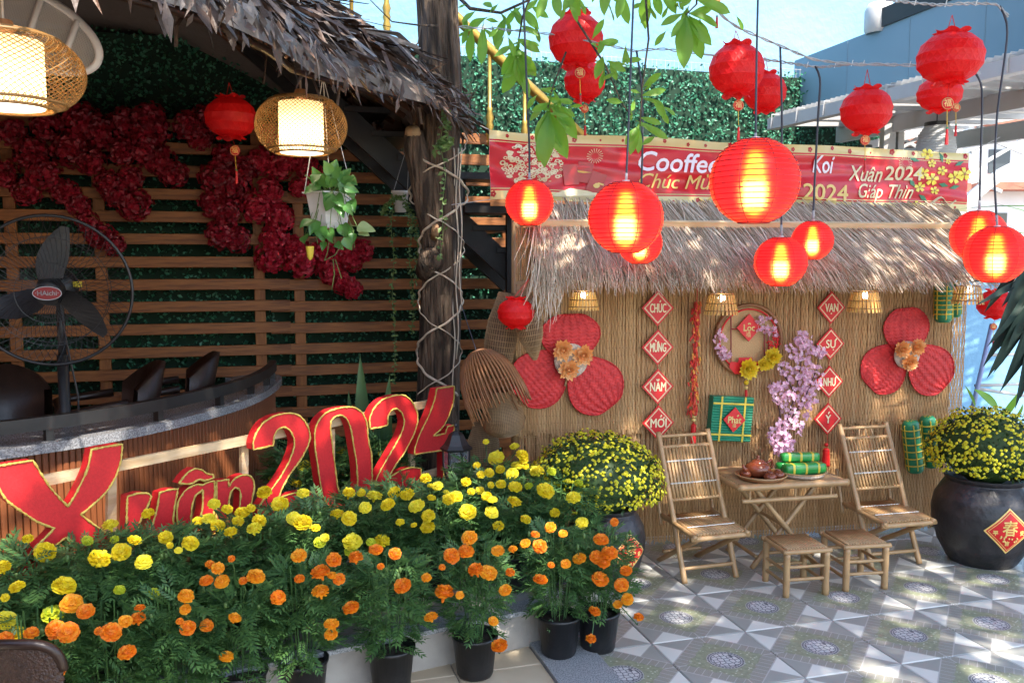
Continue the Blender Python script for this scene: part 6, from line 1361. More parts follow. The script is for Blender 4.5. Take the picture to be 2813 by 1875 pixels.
# ================================================================== BAMBOO FURNITURE
def pole(a, b, r, name, parent, W, nodes=True, m='bamboo'):
    a, b = Vector(a), Vector(b); L = (b - a).length; n = max(6, int(L / .02)); ns = R.sample(range(2, n - 1), min(max(1, int(L / .16)), n - 3)) if n > 5 else []
    pth = [W @ a.lerp(b, i / n) for i in range(n + 1)]; rs = [r * (1.10 if i in ns and nodes else 1) * (1 + .03 * math.sin(i * .7 + a.x * 9)) for i in range(n + 1)]
    return MB().tube(pth, rs, 10).build(name, M[m], parent, True)
def strips(parent, W, p0, p1, q0, q1, n, w, name, th=.005):
    """n bamboo strips side by side; each runs from the edge p0-p1 to the edge q0-q1"""
    for i in range(n):
        t = (i + .5) / n; a, b = Vector(p0).lerp(Vector(p1), t), Vector(q0).lerp(Vector(q1), t); MB().tube([W @ a, W @ a.lerp(b, .5), W @ b], [w / 2 * rnd(.92, 1.05)] * 3, 6, True, .55).build(name, M['bamboo'], parent, True)
def lacing(parent, W, a, b, n, amp, yo):
    mb = MB()
    for s_ in (0, math.pi): mb.tube([W @ (Vector(a).lerp(Vector(b), i / (n * 2)) + Vector((0, yo, 0)) + Vector((0, 0, amp * math.sin(i * math.pi / 1 + s_ + .7)))) for i in range(n * 2 + 1)], .0016, 4)
    mb.build('lacing', M['lacing'], parent)
def bamboo_chair(W, label):
    t = thing('bamboo_chair', label, 'chair', W, 'folding bamboo chairs at the table'); w = .165
    for s_ in (-1, 1):
        x = s_ * w
        pole((x, .235, .80), (x, -.13, 0), .0165, 'leg', t, W); pole((s_ * (w - .036), -.205, .275), (s_ * (w - .036), .27, 0), .0155, 'leg', t, W); pole((x, .12, .58), (x + s_ * .002, .02, .30), .010, 'brace', t, W) if False else None
        pole((s_ * (w + .012), .23, .52), (s_ * (w + .012), .155, .255), .011, 'brace', t, W)
        pole((s_ * (w + .0), -.24, .295), (s_ * (w + .0), .16, .315), .0145, 'seat_rail', t, W)
    def bk(z): return .235 - (.80 - z) * .456
    for z, r in ((.775, .010), (.715, .0115), (.43, .0105)): pole((-w, bk(z), z), (w, bk(z), z), r, 'back_rail', t, W)
    for x in (-.03, .01, .05): pole((x, bk(.775), .775), (x * 1.3 - .01, bk(.715), .715), .004, 'back_spindle', t, W, False)
    strips(t, W, (-w + .02, bk(.715) - .004, .715), (w - .02, bk(.715) - .004, .715), (-w + .02, bk(.43) - .004, .43), (w - .02, bk(.43) - .004, .43), 13, .0235, 'back_slat')
    for z in (.64, .52): lacing(t, W, (-w + .015, bk(z) - .016, z), (w - .015, bk(z) - .016, z), 14, .006, 0)
    pole((-w - .02, -.225, .285), (w + .02, -.225, .285), .015, 'front_rail', t, W); pole((-w, .14, .30), (w, .14, .30), .012, 'rear_rail', t, W)
    strips(t, W, (-w + .015, -.225, .305), (w - .015, -.225, .305), (-w + .015, .14, .318), (w - .015, .14, .318), 15, .020, 'seat_slat')
    for y in (-.12, .05): lacing(t, W, (-w + .015, y, .321), (w - .015, y, .321), 15, .003, 0)
    pole((-w, -.10, .075), (w, -.10, .075), .011, 'stretcher', t, W); pole((-w + .036, .215, .07), (w - .036, .215, .07), .011, 'stretcher', t, W)
c1 = (G(1568, 1340) + G(1692, 1322)) / 2; th1 = rad(17); W1 = T(c1) @ Rz(th1) @ T(0, .12, 0); bamboo_chair(W1, 'folding bamboo chair left of the table, before the plaque MỚI')
fr2 = G(2112, 1294); th2 = rad(14); W2 = T(fr2) @ Rz(th2) @ T(-.165, .13, 0); bamboo_chair(W2, 'folding bamboo chair right of the table, beside the big urn')
# table
ZT = .52; fl0, fr0, bl0 = G(1697, 1121, ZT), G(1948, 1106, ZT), G(1648, 1082, ZT)
xa = (fr0 - fl0); tw = xa.length; xa.normalize(); tha = math.atan2(xa.y, xa.x); tcen = (fl0 + fr0) / 2; WT = T(tcen.x, tcen.y, 0) @ Rz(tha); td = .44
tb = thing('bamboo_table', 'folding bamboo table with slatted top between the chairs', 'table', WT); hw_ = tw / 2
pole((-hw_, 0, ZT), (hw_, 0, ZT), .020, 'top_rail', tb, WT); pole((-hw_, td, ZT), (hw_, td, ZT), .018, 'top_rail', tb, WT); pole((-hw_ + .01, -.01, ZT - .004), (-hw_ + .01, td, ZT - .004), .017, 'top_rail', tb, WT); pole((hw_ - .01, -.01, ZT - .004), (hw_ - .01, td, ZT - .004), .017, 'top_rail', tb, WT)
strips(tb, WT, (-hw_ + .02, .02, ZT + .006), (-hw_ + .02, td - .02, ZT + .006), (hw_ - .02, .02, ZT + .006), (hw_ - .02, td - .02, ZT + .006), 17, .0245, 'top_slat')
pole((-hw_ + .03, .02, ZT - .085), (hw_ - .06, .02, ZT - .085), .0135, 'apron_rail', tb, WT)
for x in (-hw_ + .08, 0.02, hw_ - .1): pole((x, .02, ZT - .02), (x, .02, ZT - .08), .007, 'apron_post', tb, WT, False)
for y in (.07, td - .05):
    pole((-hw_ * .62, y, ZT - .02), (hw_ * .58, y, 0), .0155, 'leg', tb, WT); pole((hw_ * .62, y + .035, ZT - .02), (-hw_ * .58, y + .035, 0), .0155, 'leg', tb, WT)
pole((hw_ * .5, .07, .07), (hw_ * .5, td - .05, .07), .011, 'stretcher', tb, WT); pole((-hw_ * .5, .1, .07), (-hw_ * .5, td - .02, .07), .011, 'stretcher', tb, WT); pole((0, .07, .25), (0, td, .25), .011, 'stretcher', tb, WT)
# stools
def stool(W, label):
    t = thing('bamboo_stool', label, 'stool', W, 'low bamboo stools'); h, a = .262, .122
    for x in (-1, 1):
        for y in (-1, 1): pole((x * a * .95, y * a, 0), (x * a * .95, y * a, h - .02), .0185, 'leg', t, W)
    for s_ in (-1, 1):
        pole((-a - .02, s_ * (a + .005), h - .012), (a + .02, s_ * (a + .005), h - .012), .0125, 'seat_rail', t, W); pole((s_ * (a + .004), -a, h - .014), (s_ * (a + .004), a, h - .014), .0125, 'seat_rail', t, W)
        for z in (.095, .165): pole((-a, s_ * a, z), (a, s_ * a, z), .0095, 'stretcher', t, W); pole((s_ * a * .95, -a, z - .025), (s_ * a * .95, a, z - .025), .0095, 'stretcher', t, W)
    strips(t, W, (-a + .004, -a, h), (a - .004, -a, h), (-a + .004, a, h), (a - .004, a, h), 15, .0168, 'seat_slat')
stool(T(1.582, 4.745, 0) @ Rz(rad(10)), 'low bamboo stool in front of the table, the left one'); stool(T(1.942, 4.83, 0) @ Rz(rad(9)), 'low bamboo stool in front of the table, the right one')
# tea tray and cake tray
def tray(x, y, r, h, label, m):
    c = G(x, y, ZT + .022); t = thing('round_tray', label, 'tray', c)
    MB().lathe([(.001, 0), (r * .86, .0), (r, h), (r * 1.03, h), (r * .9, -.004), (.001, -.004)], 40, T(c)).build('dish', M[m], t, True)
    MB().tube([c + Vector((r * 1.02 * math.cos(a), r * 1.02 * math.sin(a), h)) for a in [2 * math.pi * k / 44 for k in range(45)]], .0045, 6, False).build('rim', M['bamboo'], t, True)
    return c
tc_ = tray(1747, 1096, .145, .022, 'round bamboo tray carrying the brown tea set', 'rust_bamboo')
pz = tc_ + Vector((-.01, .03, .003)); tp0 = thing('clay_teapot', 'brown clay teapot in the middle of the tray', 'teapot', pz)
MB().lathe([(.001, 0), (.05, 0), (.072, .02), (.078, .045), (.068, .07), (.04, .085)], 28, T(pz)).build('body', M['clay'], tp0, True)
MB().lathe([(.042, .084), (.034, .096), (.012, .102), (.008, .108), (.013, .116), (.008, .123), (.001, .124)], 20, T(pz)).build('lid', M['clay'], tp0, True)
MB().tube([pz + Vector((-.06, -.03, .03)), pz + Vector((-.09, -.05, .045)), pz + Vector((-.105, -.06, .08))], [.016, .011, .008], 10).build('spout', M['clay'], tp0, True)
MB().tube([pz + Vector((.06, .03, .07)), pz + Vector((.095, .05, .085)), pz + Vector((.105, .055, .055)), pz + Vector((.075, .04, .025))], .008, 8).build('handle', M['clay'], tp0, True)
for x, y, lab in ((-.085, .01, 'small brown clay cup on the tray, left of the teapot'), (.03, -.085, 'small brown clay cup on the tray, in front of the teapot'), (.095, -.03, 'small brown clay cup on the tray, right of the teapot')):
    c = tc_ + Vector((x, y, .003)); t = thing('clay_cup', lab, 'cup', c, 'clay cups on the tea tray')
    MB().lathe([(.001, .046), (.022, .044), (.036, .03), (.038, .016), (.03, .0)], 20, T(c)).build('bowl', M['clay'], t, True); MB().lathe([(.014, .045), (.016, .053), (.012, .053), (.011, .046)], 16, T(c)).build('foot', M['clay'], t, True)
tc2 = tray(1838, 1087, .15, .024, 'round woven tray carrying the green cakes', 'cream_disc')
def long_cake(c, ang, L, r, label):
    t = thing('wrapped_long_cake', label, 'cake', c, 'leaf wrapped cakes on the woven tray'); W = T(c) @ Rz(ang) @ Ry(math.pi / 2)
    def sq(a, i): q = max(abs(math.cos(a)), abs(math.sin(a))); return 1 / (q ** .55)
    MB().lathe([(.001, -L / 2), (r * .8, -L / 2 + .003), (r, -L / 2 + .02), (r, L / 2 - .02), (r * .8, L / 2 - .003), (.001, L / 2)], 24, W, fn=sq).build('wrapper', M['green_wrap'], t, True)
    for z in (-L * .3, 0, L * .3): MB().lathe([(r * 1.012, z - .007), (r * 1.02, z), (r * 1.012, z + .007)], 24, W, fn=sq).build('tie', M['yellow_tie'], t, True)
long_cake(tc2 + Vector((.01, -.035, .04)), rad(12), .27, .034, 'long green leaf wrapped cake on the tray, front one')
long_cake(tc2 + Vector((-.02, .045, .038)), rad(20), .25, .032, 'long green leaf wrapped cake on the tray, rear one')
long_cake(tc2 + Vector((.0, .02, .098)), rad(6), .24, .028, 'long green leaf wrapped cake lying on top of the others')

# ================================================================== URNS OF YELLOW CHRYSANTHEMUM
def mum_urn(c, rb, h, ballc, rx, rz, label, urn_label, dx, dpx, seed):
    R2_ = random.Random(seed); c = Vector((c.x, c.y, 0))
    t = thing('glazed_urn', urn_label, 'urn', c, 'black glazed urns')
    prof = [(.001, .004), (rb * .62, 0), (rb * .68, .02), (rb * .86, h * .22), (rb * .98, h * .45), (rb, h * .6), (rb * .95, h * .75), (rb * .82, h * .88), (rb * .74, h * .94), (rb * .78, h * .97), (rb * .80, h), (rb * .7, h), (rb * .66, h * .93), (.001, h * .9)]
    pp = []
    for (r0_, z0_), (r1_, z1_) in zip(prof, prof[1:]):
        for k in range(5): pp.append((lerp(r0_, r1_, k / 5), lerp(z0_, z1_, k / 5)))
    pp.append(prof[-1])
    MB().lathe(pp, 72, T(c), fn=lambda a, i: 1 + (.006 * math.sin(a * 36 + (i % 2) * math.pi) if 6 < i < 44 else 0)).build('body', M['urn'], t, True)
    # pasted diamond, bent round the belly
    za = h * .5; ah = dpx
    def on(u, v, o=0.):
        z = za + v; rr_ = 0
        for (r0_, z0_), (r1_, z1_) in zip(pp[6:46], pp[7:47]):
            if z0_ <= z <= z1_: rr_ = lerp(r0_, r1_, (z - z0_) / max(1e-6, z1_ - z0_))
        rr_ += .006 + o; a = -math.pi / 2 + dx + u / rb; return c + Vector((rr_ * math.cos(a), rr_ * math.sin(a), z))
    def dia(k, o, m_, nm):
        mb = MB(); n = 10
        for i in range(n + 1):
            for j in range(n + 1): p, q = i / n * 2 - 1, j / n * 2 - 1; mb.v.append(on((p + q) / 2 * ah * k, (p - q) / 2 * ah * k, o))
        for i in range(n):
            for j in range(n): a = i * (n + 1) + j; mb.f.append((a, a + n + 1, a + n + 2, a + 1))
        return mb.build(nm, M[m_], t, True)
    dl = dia(1.06, .0, 'script_gold', 'paper_diamond'); dia(.97, .0012, 'red_card', 'paper_diamond'); dia(.90, .0024, 'script_gold', 'paper_diamond'); dia(.86, .0036, 'red_card', 'paper_diamond')
    for ch, u, v, s_ in (('春', 0, .018, .105), ('平', -.092, -.01, .034), ('安', .085, -.01, .034), ('吉', -.01, -.085, .034)):
        k = ah / .155; text_on(ch, lambda x, y: on(u * k + x, v * k + y * 1.1, .0056), M['script_gold'], t, size=s_ * k, bold=.0015)
    mb = MB()
    for k in range(14): mb.ball(on(rnd(-.06, .06) * ah / .155, -.055 * ah / .155 + rnd(-.02, .02), .005), .006, 6, 4, (1, 1, 1))
    mb.build('printed_flowers', M['script_gold'], t, kind='stuff')
    f = thing('chrysanthemum', label, 'plant', ballc, 'chrysanthemum domes'); lf2 = MB(); fm = MB()
    def surf(k):
        while True:
            d = Vector((R2_.gauss(0, 1), R2_.gauss(0, 1), R2_.gauss(0, 1))).normalized()
            if d.z > -.55: break
        lump = 1 + .10 * noise.noise(d * 3.2 + Vector((seed, 0, 0))) + .06 * noise.noise(d * 8 + Vector((0, seed, 0))); return ballc + Vector((d.x * rx * k * lump, d.y * rx * k * lump, d.z * (rz if d.z > 0 else rz * .95) * k * lump)), d
    for k in range(4200):
        p, d = surf(R2_.uniform(.55, .99)); dd = (d + Vector((R2_.gauss(0, .7), R2_.gauss(0, .7), R2_.gauss(0, .7)))).normalized(); L = R2_.uniform(.018, .034)
        s_ = dd.cross(Vector((R2_.gauss(0, 1), R2_.gauss(0, 1), 1))).normalized() * L * .28; lf2.add([p, p + dd * L * .5 - s_, p + dd * L, p + dd * L * .5 + s_], [(0, 1, 2, 3)])
    lf2.build('foliage', M['mum_leaf'], f, kind='stuff')
    MB().lathe([(.02, -rz * 1.0), (rx * .3, -rz * .8), (rx * .66, -rz * .45), (rx * .85, 0), (rx * .72, rz * .5), (rx * .4, rz * .8), (.01, rz * .88)], 20, T(ballc)).build('heart', M['mum_leaf'], f, True)
    for k in range(2100):
        p, d = surf(R2_.uniform(.95, 1.06))
        if noise.noise(d * 5 + Vector((seed, 3, 1))) + R2_.uniform(-.4, .4) < -.22: continue
        n_ = (d + Vector((R2_.gauss(0, .35), R2_.gauss(0, .35), R2_.gauss(0, .35) + .25))).normalized(); r_ = R2_.uniform(.007, .0135); u_ = n_.orthogonal().normalized(); w_ = n_.cross(u_); m8 = 8
        ring = [p + (u_ * math.cos(6.2832 * j / m8) + w_ * math.sin(6.2832 * j / m8)) * r_ * (1 if j % 2 else .82) for j in range(m8)]; fm.add(ring + [p + n_ * r_ * .55], [(j, (j + 1) % m8, m8) for j in range(m8)])
    fm.build('blossoms', M['mum'], f, kind='stuff')
    st_ = MB()
    for k in range(9): a = k * .7; st_.tube([c + Vector((.04 * math.cos(a), .04 * math.sin(a), h * .9)), ballc + Vector((rx * .4 * math.cos(a), rx * .4 * math.sin(a), -rz * .3))], .006, 5)
    st_.build('stems', M['twig'], f, kind='stuff')
uR = G(2258, 1290); uR = Vector((P(2258, 1200, 5.2).x, 5.2, 0)); mum_urn(uR, px2m(113, 5.2), .53, Vector((uR.x, uR.y, P(2258, 1030, 5.2).z)), px2m(123, 5.2), px2m(94, 5.2), 'dome of small yellow chrysanthemums in the right urn', 'big black ribbed urn at the right edge with red diamond paper', -.02, .130, 3)
uL = Vector((P(1392, 1250, 4.85).x, 4.85, 0)); mum_urn(uL, px2m(92, 4.85), .44, Vector((P(1372, 1090, 4.85).x, 4.85, P(1372, 1095, 4.85).z)), px2m(150, 4.85), px2m(100, 4.85), 'dome of small yellow chrysanthemums left of the bamboo chair', 'black ribbed urn half hidden by marigolds beside the left chair', .52, .112, 5)

# ================================================================== MARIGOLDS
def compound(mb, base, d, up, L):
    """pinnate marigold leaf: thin leaflets along a midrib"""
    d = d.normalized(); side = d.cross(up).normalized(); up = side.cross(d)
    for k in range(5):
        t = .25 + .17 * k; p = base + d * L * t - up * L * .25 * t * t; l = L * (.42 - .04 * abs(k - 1.5))
        for s_ in (-1, 1):
            dd = (d * .75 + side * s_ * .8 - up * .15).normalized(); w = dd.cross(up).normalized() * l * .165; mb.add([p, p + dd * l * .45 + w, p + dd * l, p + dd * l * .45 - w], [(0, 1, 2, 3)])
    p = base + d * L * .9 - up * L * .2; w = side * L * .05; mb.add([p, p + d * L * .2 + w, p + d * L * .42, p + d * L * .2 - w], [(0, 1, 2, 3)])
def marigold_foliage(seed, zmin, zmax, r, n=500, la=.075, lb=.125):
    R3_ = random.Random(seed); mb = MB()
    for k in range(n):
        a = R3_.uniform(0, 6.283); t = R3_.random() ** .8; z = lerp(zmin, zmax, t); prof = (.62 + .38 * min(1, t / .35)) * (1 if t < .75 else lerp(1, .68, (t - .75) / .25)); rr_ = r * prof * R3_.uniform(.4, 1) ** .5
        p = Vector((rr_ * math.cos(a), rr_ * math.sin(a), z)); out = Vector((math.cos(a), math.sin(a), R3_.uniform(-.35, .7))); d = (out + Vector((R3_.gauss(0, .45), R3_.gauss(0, .45), R3_.gauss(0, .35)))).normalized(); up = (Vector((0, 0, 1)) + out * .3 + Vector((R3_.gauss(0, .3), R3_.gauss(0, .3), 0))).normalized()
        if abs(d.dot(up)) > .95: continue
        compound(mb, p, d, up, R3_.uniform(la, lb))
    for k in range(9):
        a = k * .7; mb.tube([(0.02 * math.cos(a), .02 * math.sin(a), zmin - .12), (.06 * math.cos(a), .06 * math.sin(a), (zmin + zmax) / 2), (r * .6 * math.cos(a), r * .6 * math.sin(a), zmax)], .003, 4, False)
    return mb.mesh('foliage', M['leaf'])
def pompom(seed, m):
    R4_ = random.Random(seed); mb = MB(); r = .05
    for ring, (cnt, el, rr_, ps) in enumerate(((20, -.25, 1., .36), (22, .12, 1., .36), (20, .45, .95, .34), (15, .78, .86, .30), (9, 1.1, .72, .24), (4, 1.4, .6, .2))):
        for k in range(cnt):
            a = 2 * math.pi * (k + .5 * (ring % 2)) / cnt + R4_.uniform(-.1, .1); e = el + R4_.uniform(-.1, .1); d = Vector((math.cos(a) * math.cos(e), math.sin(a) * math.cos(e), math.sin(e) * .8)); p = d * r * rr_ * .62
            t_ = Vector((-math.sin(a), math.cos(a), 0)); nn = d.cross(t_).normalized(); w = r * ps * R4_.uniform(.8, 1.15); q = d * r * rr_ * R4_.uniform(.95, 1.08); lift = nn * r * R4_.uniform(-.12, .12)
            mb.add([p - t_ * w * .3, p + t_ * w * .3, q + t_ * w * .62 + lift, q * 1.04 + lift * 1.6, q - t_ * w * .62 + lift], [(0, 1, 2, 3, 4)])
    mb.ball((0, 0, 0), r * .62, 10, 6, (1, 1, .75)); mb.lathe([(.006, -.05), (.011, -.03), (.018, -.012)], 8)
    return mb.mesh('flower', M[m])
fm_ = [marigold_foliage(s, .17, .56, .17, 430, .065, .11) for s in (1, 2, 3, 4)]; ff_ = [marigold_foliage(s, .19, .57, .115, 400, .055, .10) for s in (11, 12, 13)]
pom = {k: [pompom(s, m if s != 3 else m2) for s in (1, 2, 3)] for k, m, m2 in (('y', 'marigold_y', 'marigold_y2'), ('o', 'marigold_o', 'marigold_o2'), ('g', 'marigold_g', 'marigold_g'))}
potm = MB().lathe([(.001, .002), (.074, 0), (.08, .01), (.098, .17), (.103, .17), (.103, .185), (.094, .185), (.092, .15), (.001, .15)], 32, fn=lambda a, i: 1 + .006 * math.sin(a * 3 + i)).mesh('pot', M['black_plastic'], True)
soil = MB().lathe([(.092, .152), (.05, .165), (.001, .168)], 16).mesh('soil', M['soil'], True)
stemm = MB().tube([(0, 0, -.12), (.004, .003, -.06), (0, 0, -.03)], .0028, 5).mesh('flower_stem', M['leaf'], True)
budm = MB().lathe([(.001, -.02), (.008, -.012), (.011, .004), (.008, .016), (.003, .02)], 8).mesh('bud', M['bud'], True)
def mplant(x, Y, zb, label, grp, s=1., tall=1., fam=None):
    p = P(x, 1200, Y); W = T(p.x, p.y, zb) @ Rz(rnd(0, 6.28)); t = thing('potted_marigold', label, 'potted plant', W, grp)
    link('pot', potm, t, W); link('soil', soil, t, W); link('foliage', R.choice(fam or fm_), t, W @ S(s, s, tall), kind='stuff')
    for k in range(5): a = rnd(0, 6.28); link('bud', budm, t, T(p.x + .15 * math.cos(a), p.y - abs(.15 * math.sin(a)), zb + .54 * tall + rnd(-.05, .05)) @ Rx(rnd(-.4, .4)) @ S(.7))
    return t
ORD = ['first', 'second', 'third', 'fourth', 'fifth', 'sixth', 'seventh', 'eighth', 'ninth', 'tenth', 'eleventh', 'twelfth', 'thirteenth', 'fourteenth', 'fifteenth', 'sixteenth']
front = [(1376, 3.98), (1285, 3.90), (1090, 3.72), (895, 3.60), (690, 3.48), (545, 3.38), (395, 3.24), (235, 3.12), (80, 3.0)]
FP = [(x, Y, mplant(x, Y, .014 if i in (1,) else 0., f'orange marigold in a black pot, {ORD[i]} from the right in the front row', 'orange marigolds in the front row', rnd(.95, 1.1), rnd(.96, 1.04), ff_), 0.) for i, (x, Y) in enumerate(front)]
rear = [(1275, 4.42), (1205, 4.62), (1125, 4.78), (1180, 4.32), (1085, 4.5), (1000, 4.28), (930, 4.46), (865, 4.16), (770, 4.02), (665, 3.86), (560, 3.74), (455, 3.62), (350, 3.50), (245, 3.42), (130, 3.34), (20, 3.26)]
rear.sort(key=lambda q: -q[0])
RP = [(x, Y, mplant(x, Y, LEDGE_Z + .004, f'yellow marigold bush behind the orange row, {ORD[i]} from the right', 'yellow marigolds on the ledge', rnd(1.0, 1.12), rnd(.86, .93)), LEDGE_Z) for i, (x, Y) in enumerate(rear)]
back = [(700, 5.15), (790, 5.35), (880, 5.3)]
BP = [(x, Y, mplant(x, Y, .12, f'yellow marigold seen through the numerals, {ORD[i]} from the left', 'yellow marigolds behind the numerals', 1.05, 1.05), 0.) for i, (x, Y) in enumerate(back)]
F_ = []
for (c_, L_) in (('y', [(15, 880, 45), (100, 995, 45), (30, 1060, 25), (165, 712, 32), (270, 790, 60), (35, 1195, 60), (85, 1275, 55), (383, 990, 65), (590, 830, 62), (655, 628, 43), (720, 790, 55), (800, 720, 40), (853, 850, 50), (880, 560, 36), (985, 703, 40), (1010, 750, 20), (1060, 780, 22), (1130, 738, 45), (1272, 503, 37), (1175, 605, 30), (1240, 590, 38), (1293, 633, 43), (1350, 535, 32), (1415, 605, 32), (1440, 555, 42), (1490, 530, 25), (1370, 670, 40), (1510, 650, 42), (1545, 605, 38), (1570, 435, 40)]),
                 ('g', [(312, 1160, 58), (520, 722, 30), (680, 715, 25), (710, 1015, 32), (915, 1035, 32)]),
                 ('o', [(425, 1095, 60), (508, 1142, 48), (330, 1250, 55), (405, 1265, 62), (185, 1270, 40), (30, 1305, 45), (660, 1265, 58), (745, 1200, 38), (818, 1185, 45), (830, 1120, 30), (755, 1385, 50), (345, 1490, 45), (1105, 1052, 48), (1100, 1130, 33), (1225, 960, 40), (1318, 965, 45), (1295, 885, 38), (1250, 865, 30), (1520, 935, 50), (1445, 960, 25), (1228, 1225, 40), (1115, 1240, 45), (1395, 1180, 37), (1345, 1410, 42), (1375, 830, 22), (1068, 1200, 22), (585, 1258, 25), (230, 1400, 40)])):
    F_ += [(c_, x * .3866, 961.5 + y * .3866, r * .3866) for x, y, r in L_]
for (c_, L_) in (('y', [(55, 435, 40), (150, 505, 48), (285, 440, 38), (25, 605, 40), (285, 615, 52), (230, 590, 40), (362, 647, 25), (490, 562, 42), (560, 590, 42), (415, 705, 26), (580, 730, 55), (757, 722, 45), (655, 525, 37), (560, 438, 36), (632, 437, 26), (710, 455, 45), (790, 507, 42), (830, 437, 38), (905, 448, 40), (960, 515, 45), (863, 613, 26), (945, 630, 18), (1030, 575, 40), (1027, 642, 42), (1015, 352, 33), (1085, 398, 32), (1045, 395, 20), (1050, 467, 26), (1155, 475, 38), (1195, 460, 38), (1135, 432, 16), (1265, 552, 50), (1255, 375, 30), (1285, 432, 22)]),
                 ('g', [(385, 733, 36), (570, 780, 38), (690, 732, 28)]),
                 ('b', [(510, 195, 28), (295, 280, 40), (525, 285, 35), (750, 205, 18), (100, 350, 20), (215, 370, 25), (255, 385, 25), (490, 360, 22)]),
                 ('o', [(262, 810, 45), (265, 948, 30), (470, 835, 45), (600, 820, 42), (718, 775, 38), (833, 800, 36), (747, 875, 22), (390, 910, 50), (458, 928, 28), (500, 950, 35), (390, 1022, 50), (138, 1060, 46), (20, 935, 40), (570, 1120, 45), (455, 1215, 42), (452, 1277, 36), (877, 990, 50), (1020, 942, 30), (1045, 1175, 40), (1125, 1028, 56), (1218, 1045, 26), (1170, 812, 45), (1113, 880, 20), (1255, 785, 47), (1275, 703, 42)])):
    F_ += [(c_, 585.3 + x * .3866, 961.5 + y * .3866, r * .3866) for x, y, r in L_]
for (c_, L_) in (('y', [(75, 135, 20), (135, 230, 46), (245, 162, 28), (290, 215, 35), (300, 240, 28), (265, 275, 38), (305, 278, 26), (160, 300, 30), (230, 325, 38), (20, 275, 22), (45, 330, 25), (95, 320, 28), (165, 387, 30), (105, 392, 20), (250, 403, 40), (378, 310, 42), (430, 425, 52), (40, 425, 25), (80, 460, 30), (115, 480, 28), (245, 490, 42), (595, 465, 42), (485, 557, 30), (110, 555, 40), (312, 595, 33), (150, 635, 33), (645, 617, 38)]),
                 ('g', [(330, 397, 25), (465, 312, 28), (625, 378, 25)]),
                 ('o', [(15, 895, 48), (90, 912, 50), (145, 782, 38), (235, 772, 26), (308, 738, 30), (220, 910, 28), (190, 1015, 38), (120, 1200, 30), (155, 1345, 50), (458, 643, 33), (368, 685, 27), (533, 680, 25), (395, 757, 43), (463, 867, 20), (398, 952, 40), (550, 860, 30), (630, 827, 38), (735, 820, 42), (760, 715, 44), (810, 795, 48), (838, 612, 25), (775, 850, 38), (908, 900, 36), (755, 950, 48), (880, 985, 42), (915, 1070, 38), (858, 1100, 28), (722, 1140, 35), (982, 1175, 28), (700, 1305, 30)])):
    F_ += [(c_, 1087 + x * .3866, 961.5 + y * .3866, r * .3866) for x, y, r in L_]
for (c_, x, y, r) in F_:
    if c_ == 'o':
        pl = min(FP, key=lambda q: abs(q[0] - x)); Y = pl[1] - .17 - rnd(0, .06)
    elif c_ == 'b': pl = min(BP, key=lambda q: abs(q[0] - x)); Y = pl[1] - .12
    else:
        g_ = G(x, y, .70); Y0 = g_.y; pl = min(RP, key=lambda q: ((q[0] - x) / 60) ** 2 + ((q[1] - Y0) / .25) ** 2); Y = max(pl[1] - .26, min(pl[1] + .02, Y0))
    p = P(x, y, Y); kk = {'b': 'y'}.get(c_, c_); sz = px2m(r, Y) / .05 * 1.04
    to = (Vector((0, 0, CAM_H)) - p).normalized(); n_ = (Vector((0, 0, 1)) * .75 + to * rnd(.1, .9) + Vector((rnd(-.3, .3), rnd(-.2, .2), 0))).normalized()
    link('flower', R.choice(pom[kk]), pl[2], T(p) @ n_.to_track_quat('Z', 'Y').to_matrix().to_4x4() @ Rz(rnd(0, 6.28)) @ S(sz, sz * rnd(.9, 1.08), sz * rnd(.75, 1.15)))
    MB().tube([p - n_ * .03, p + Vector((0, .03, -.05)), p.lerp(Vector((WM[pl[2].name].translation.x, WM[pl[2].name].translation.y, max(p.z - .2, .34))), .5) + Vector((0, 0, -.03))], .0028, 4, False).build('flower_stem', M['leaf'], pl[2])

# ================================================================== RIGHT EDGE
pl_ = thing('spiky_palm', 'dark strap leaved palm hanging in at the right edge', 'plant', P(2420, 700, 4.9))
for (x0, y0, x1, y1, w) in ((2352, 600, 2262, 712, 20), (2360, 640, 2255, 690, 16), (2380, 620, 2240, 640, 14), (2370, 650, 2262, 840, 24), (2380, 660, 2275, 870, 26), (2390, 660, 2290, 855, 26), (2390, 680, 2315, 885, 26), (2400, 690, 2335, 930, 24), (2400, 700, 2345, 915, 26), (2380, 640, 2280, 790, 24), (2385, 650, 2300, 800, 24), (2390, 660, 2320, 800, 26), (2400, 660, 2340, 840, 28), (2410, 720, 2300, 900, 20), (2370, 600, 2295, 760, 22), (2410, 640, 2352, 780, 28), (2360, 610, 2310, 700, 20), (2350, 590, 2285, 680, 16)):
    a, b = P(x0, y0, 4.95 + rnd(-.1, .1)), P(x1, y1, 4.8 + rnd(-.15, .15)); MB().leaf(a, b - a, (rnd(-.5, .5), -1, .6), (b - a).length * 1.0, px2m(w, 4.9), .08, .25, 8).build('leaf', M['palm_leaf'], pl_, True)
MB().tube([P(2425, 1320, 4.95), P(2420, 900, 4.95), P(2410, 600, 4.95)], [.05, .04, .03], 10).build('stem', M['bark'], pl_, True)
gr_ = thing('arching_grass', 'thin arching green blades before the truss at the right', 'plant', P(2440, 520, 5.2))
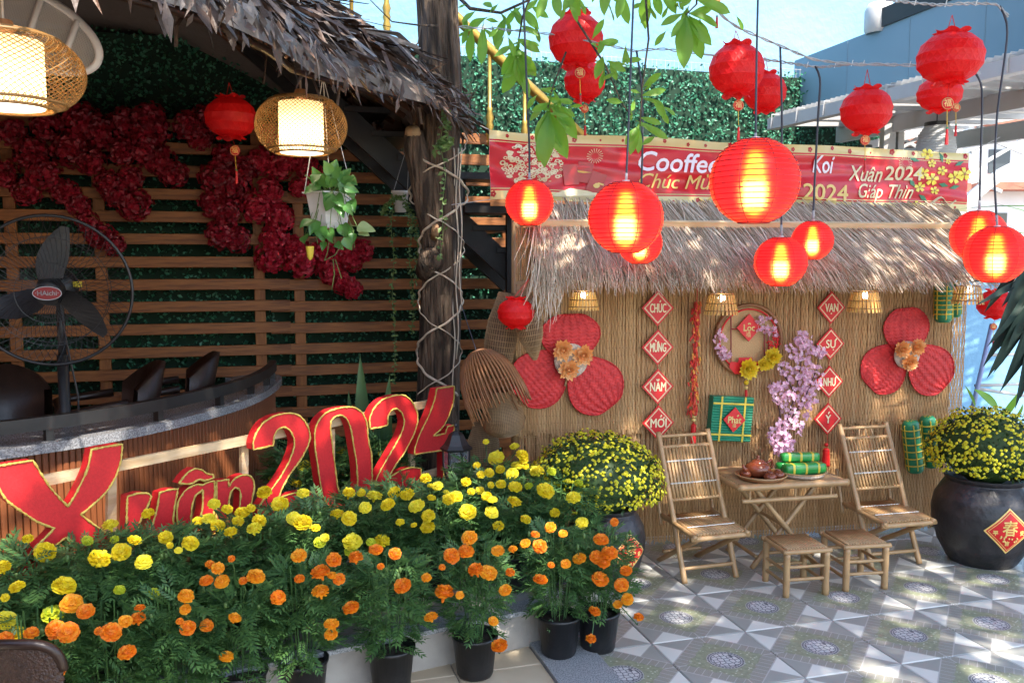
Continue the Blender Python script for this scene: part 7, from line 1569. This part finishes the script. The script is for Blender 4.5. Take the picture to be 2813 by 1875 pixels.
for (x0, y0, x1, y1) in ((2440, 480, 2205, 452), (2440, 520, 2290, 445), (2430, 540, 2270, 520), (2440, 560, 2260, 585), (2440, 470, 2325, 405)):
    a, b = P(x0, y0, 5.2), P(x1, y1, 5.1); MB().leaf(a, b - a, (0, -.5, 1), (b - a).length, .016, .12, .2, 8).build('blade', M['pothos'], gr_, True)
MB().tube([P(2440, 700, 5.2), P(2440, 480, 5.2)], .008, 6).build('stem', M['vine'], gr_)
ldr = thing('metal_ladder', 'blue grey metal ladder frame leaning before the blue wall', 'ladder', G(2230, 1000))
for a_, b_2 in (((2278, 745, 6.9), (2222, 990, 6.6)), ((2400, 760, 7.1), (2395, 1000, 6.8))): MB().tube([P(*a_), P(*b_2)], .018, 8).build('rail', M['ladder_blue'], ldr, True)
for a_, b_2 in (((2240, 885, 6.75), (2397, 880, 6.95)), ((2245, 892, 6.72), (2397, 915, 6.9)), ((2260, 815, 6.85), (2398, 812, 7.0))): MB().tube([P(*a_), P(*b_2)], .013, 8).build('rung', M['white_metal'], ldr, True)
by = thing('broad_leaf_plant', 'single broad green leaf rising behind the right urn', 'plant', G(2280, 1120) * 1.0)
for (x0, y0, x1, y1, w) in ((2292, 940, 2244, 892, 26), (2300, 960, 2345, 900, 18), (2240, 935, 2222, 885, 12), (2330, 960, 2352, 930, 16)):
    a, b = P(x0, y0, 6.3), P(x1, y1, 6.2); MB().leaf(a, b - a, (.2, -1, .6), (b - a).length, px2m(w, 6.2), .08, .2, 8).build('leaf', M['tree_leaf'], by, True)
    MB().tube([P(2290, 1080, 6.3), a], .006, 5).build('stem', M['vine'], by)
bo2 = thing('bougainvillea', 'small red flowering branch among the palm leaves at right', 'plant', P(2352, 700, 5.6))
link('blossom_cluster', cm[0], bo2, T(P(2345, 690, 5.6)) @ S(.55), kind='stuff'); link('blossom_cluster', cm[1], bo2, T(P(2350, 760, 5.6)) @ S(.6), kind='stuff')
MB().tube([P(2345, 680, 5.6), P(2360, 900, 5.6), P(2370, 1250, 5.6)], .008, 6).build('stem', M['twig'], bo2)
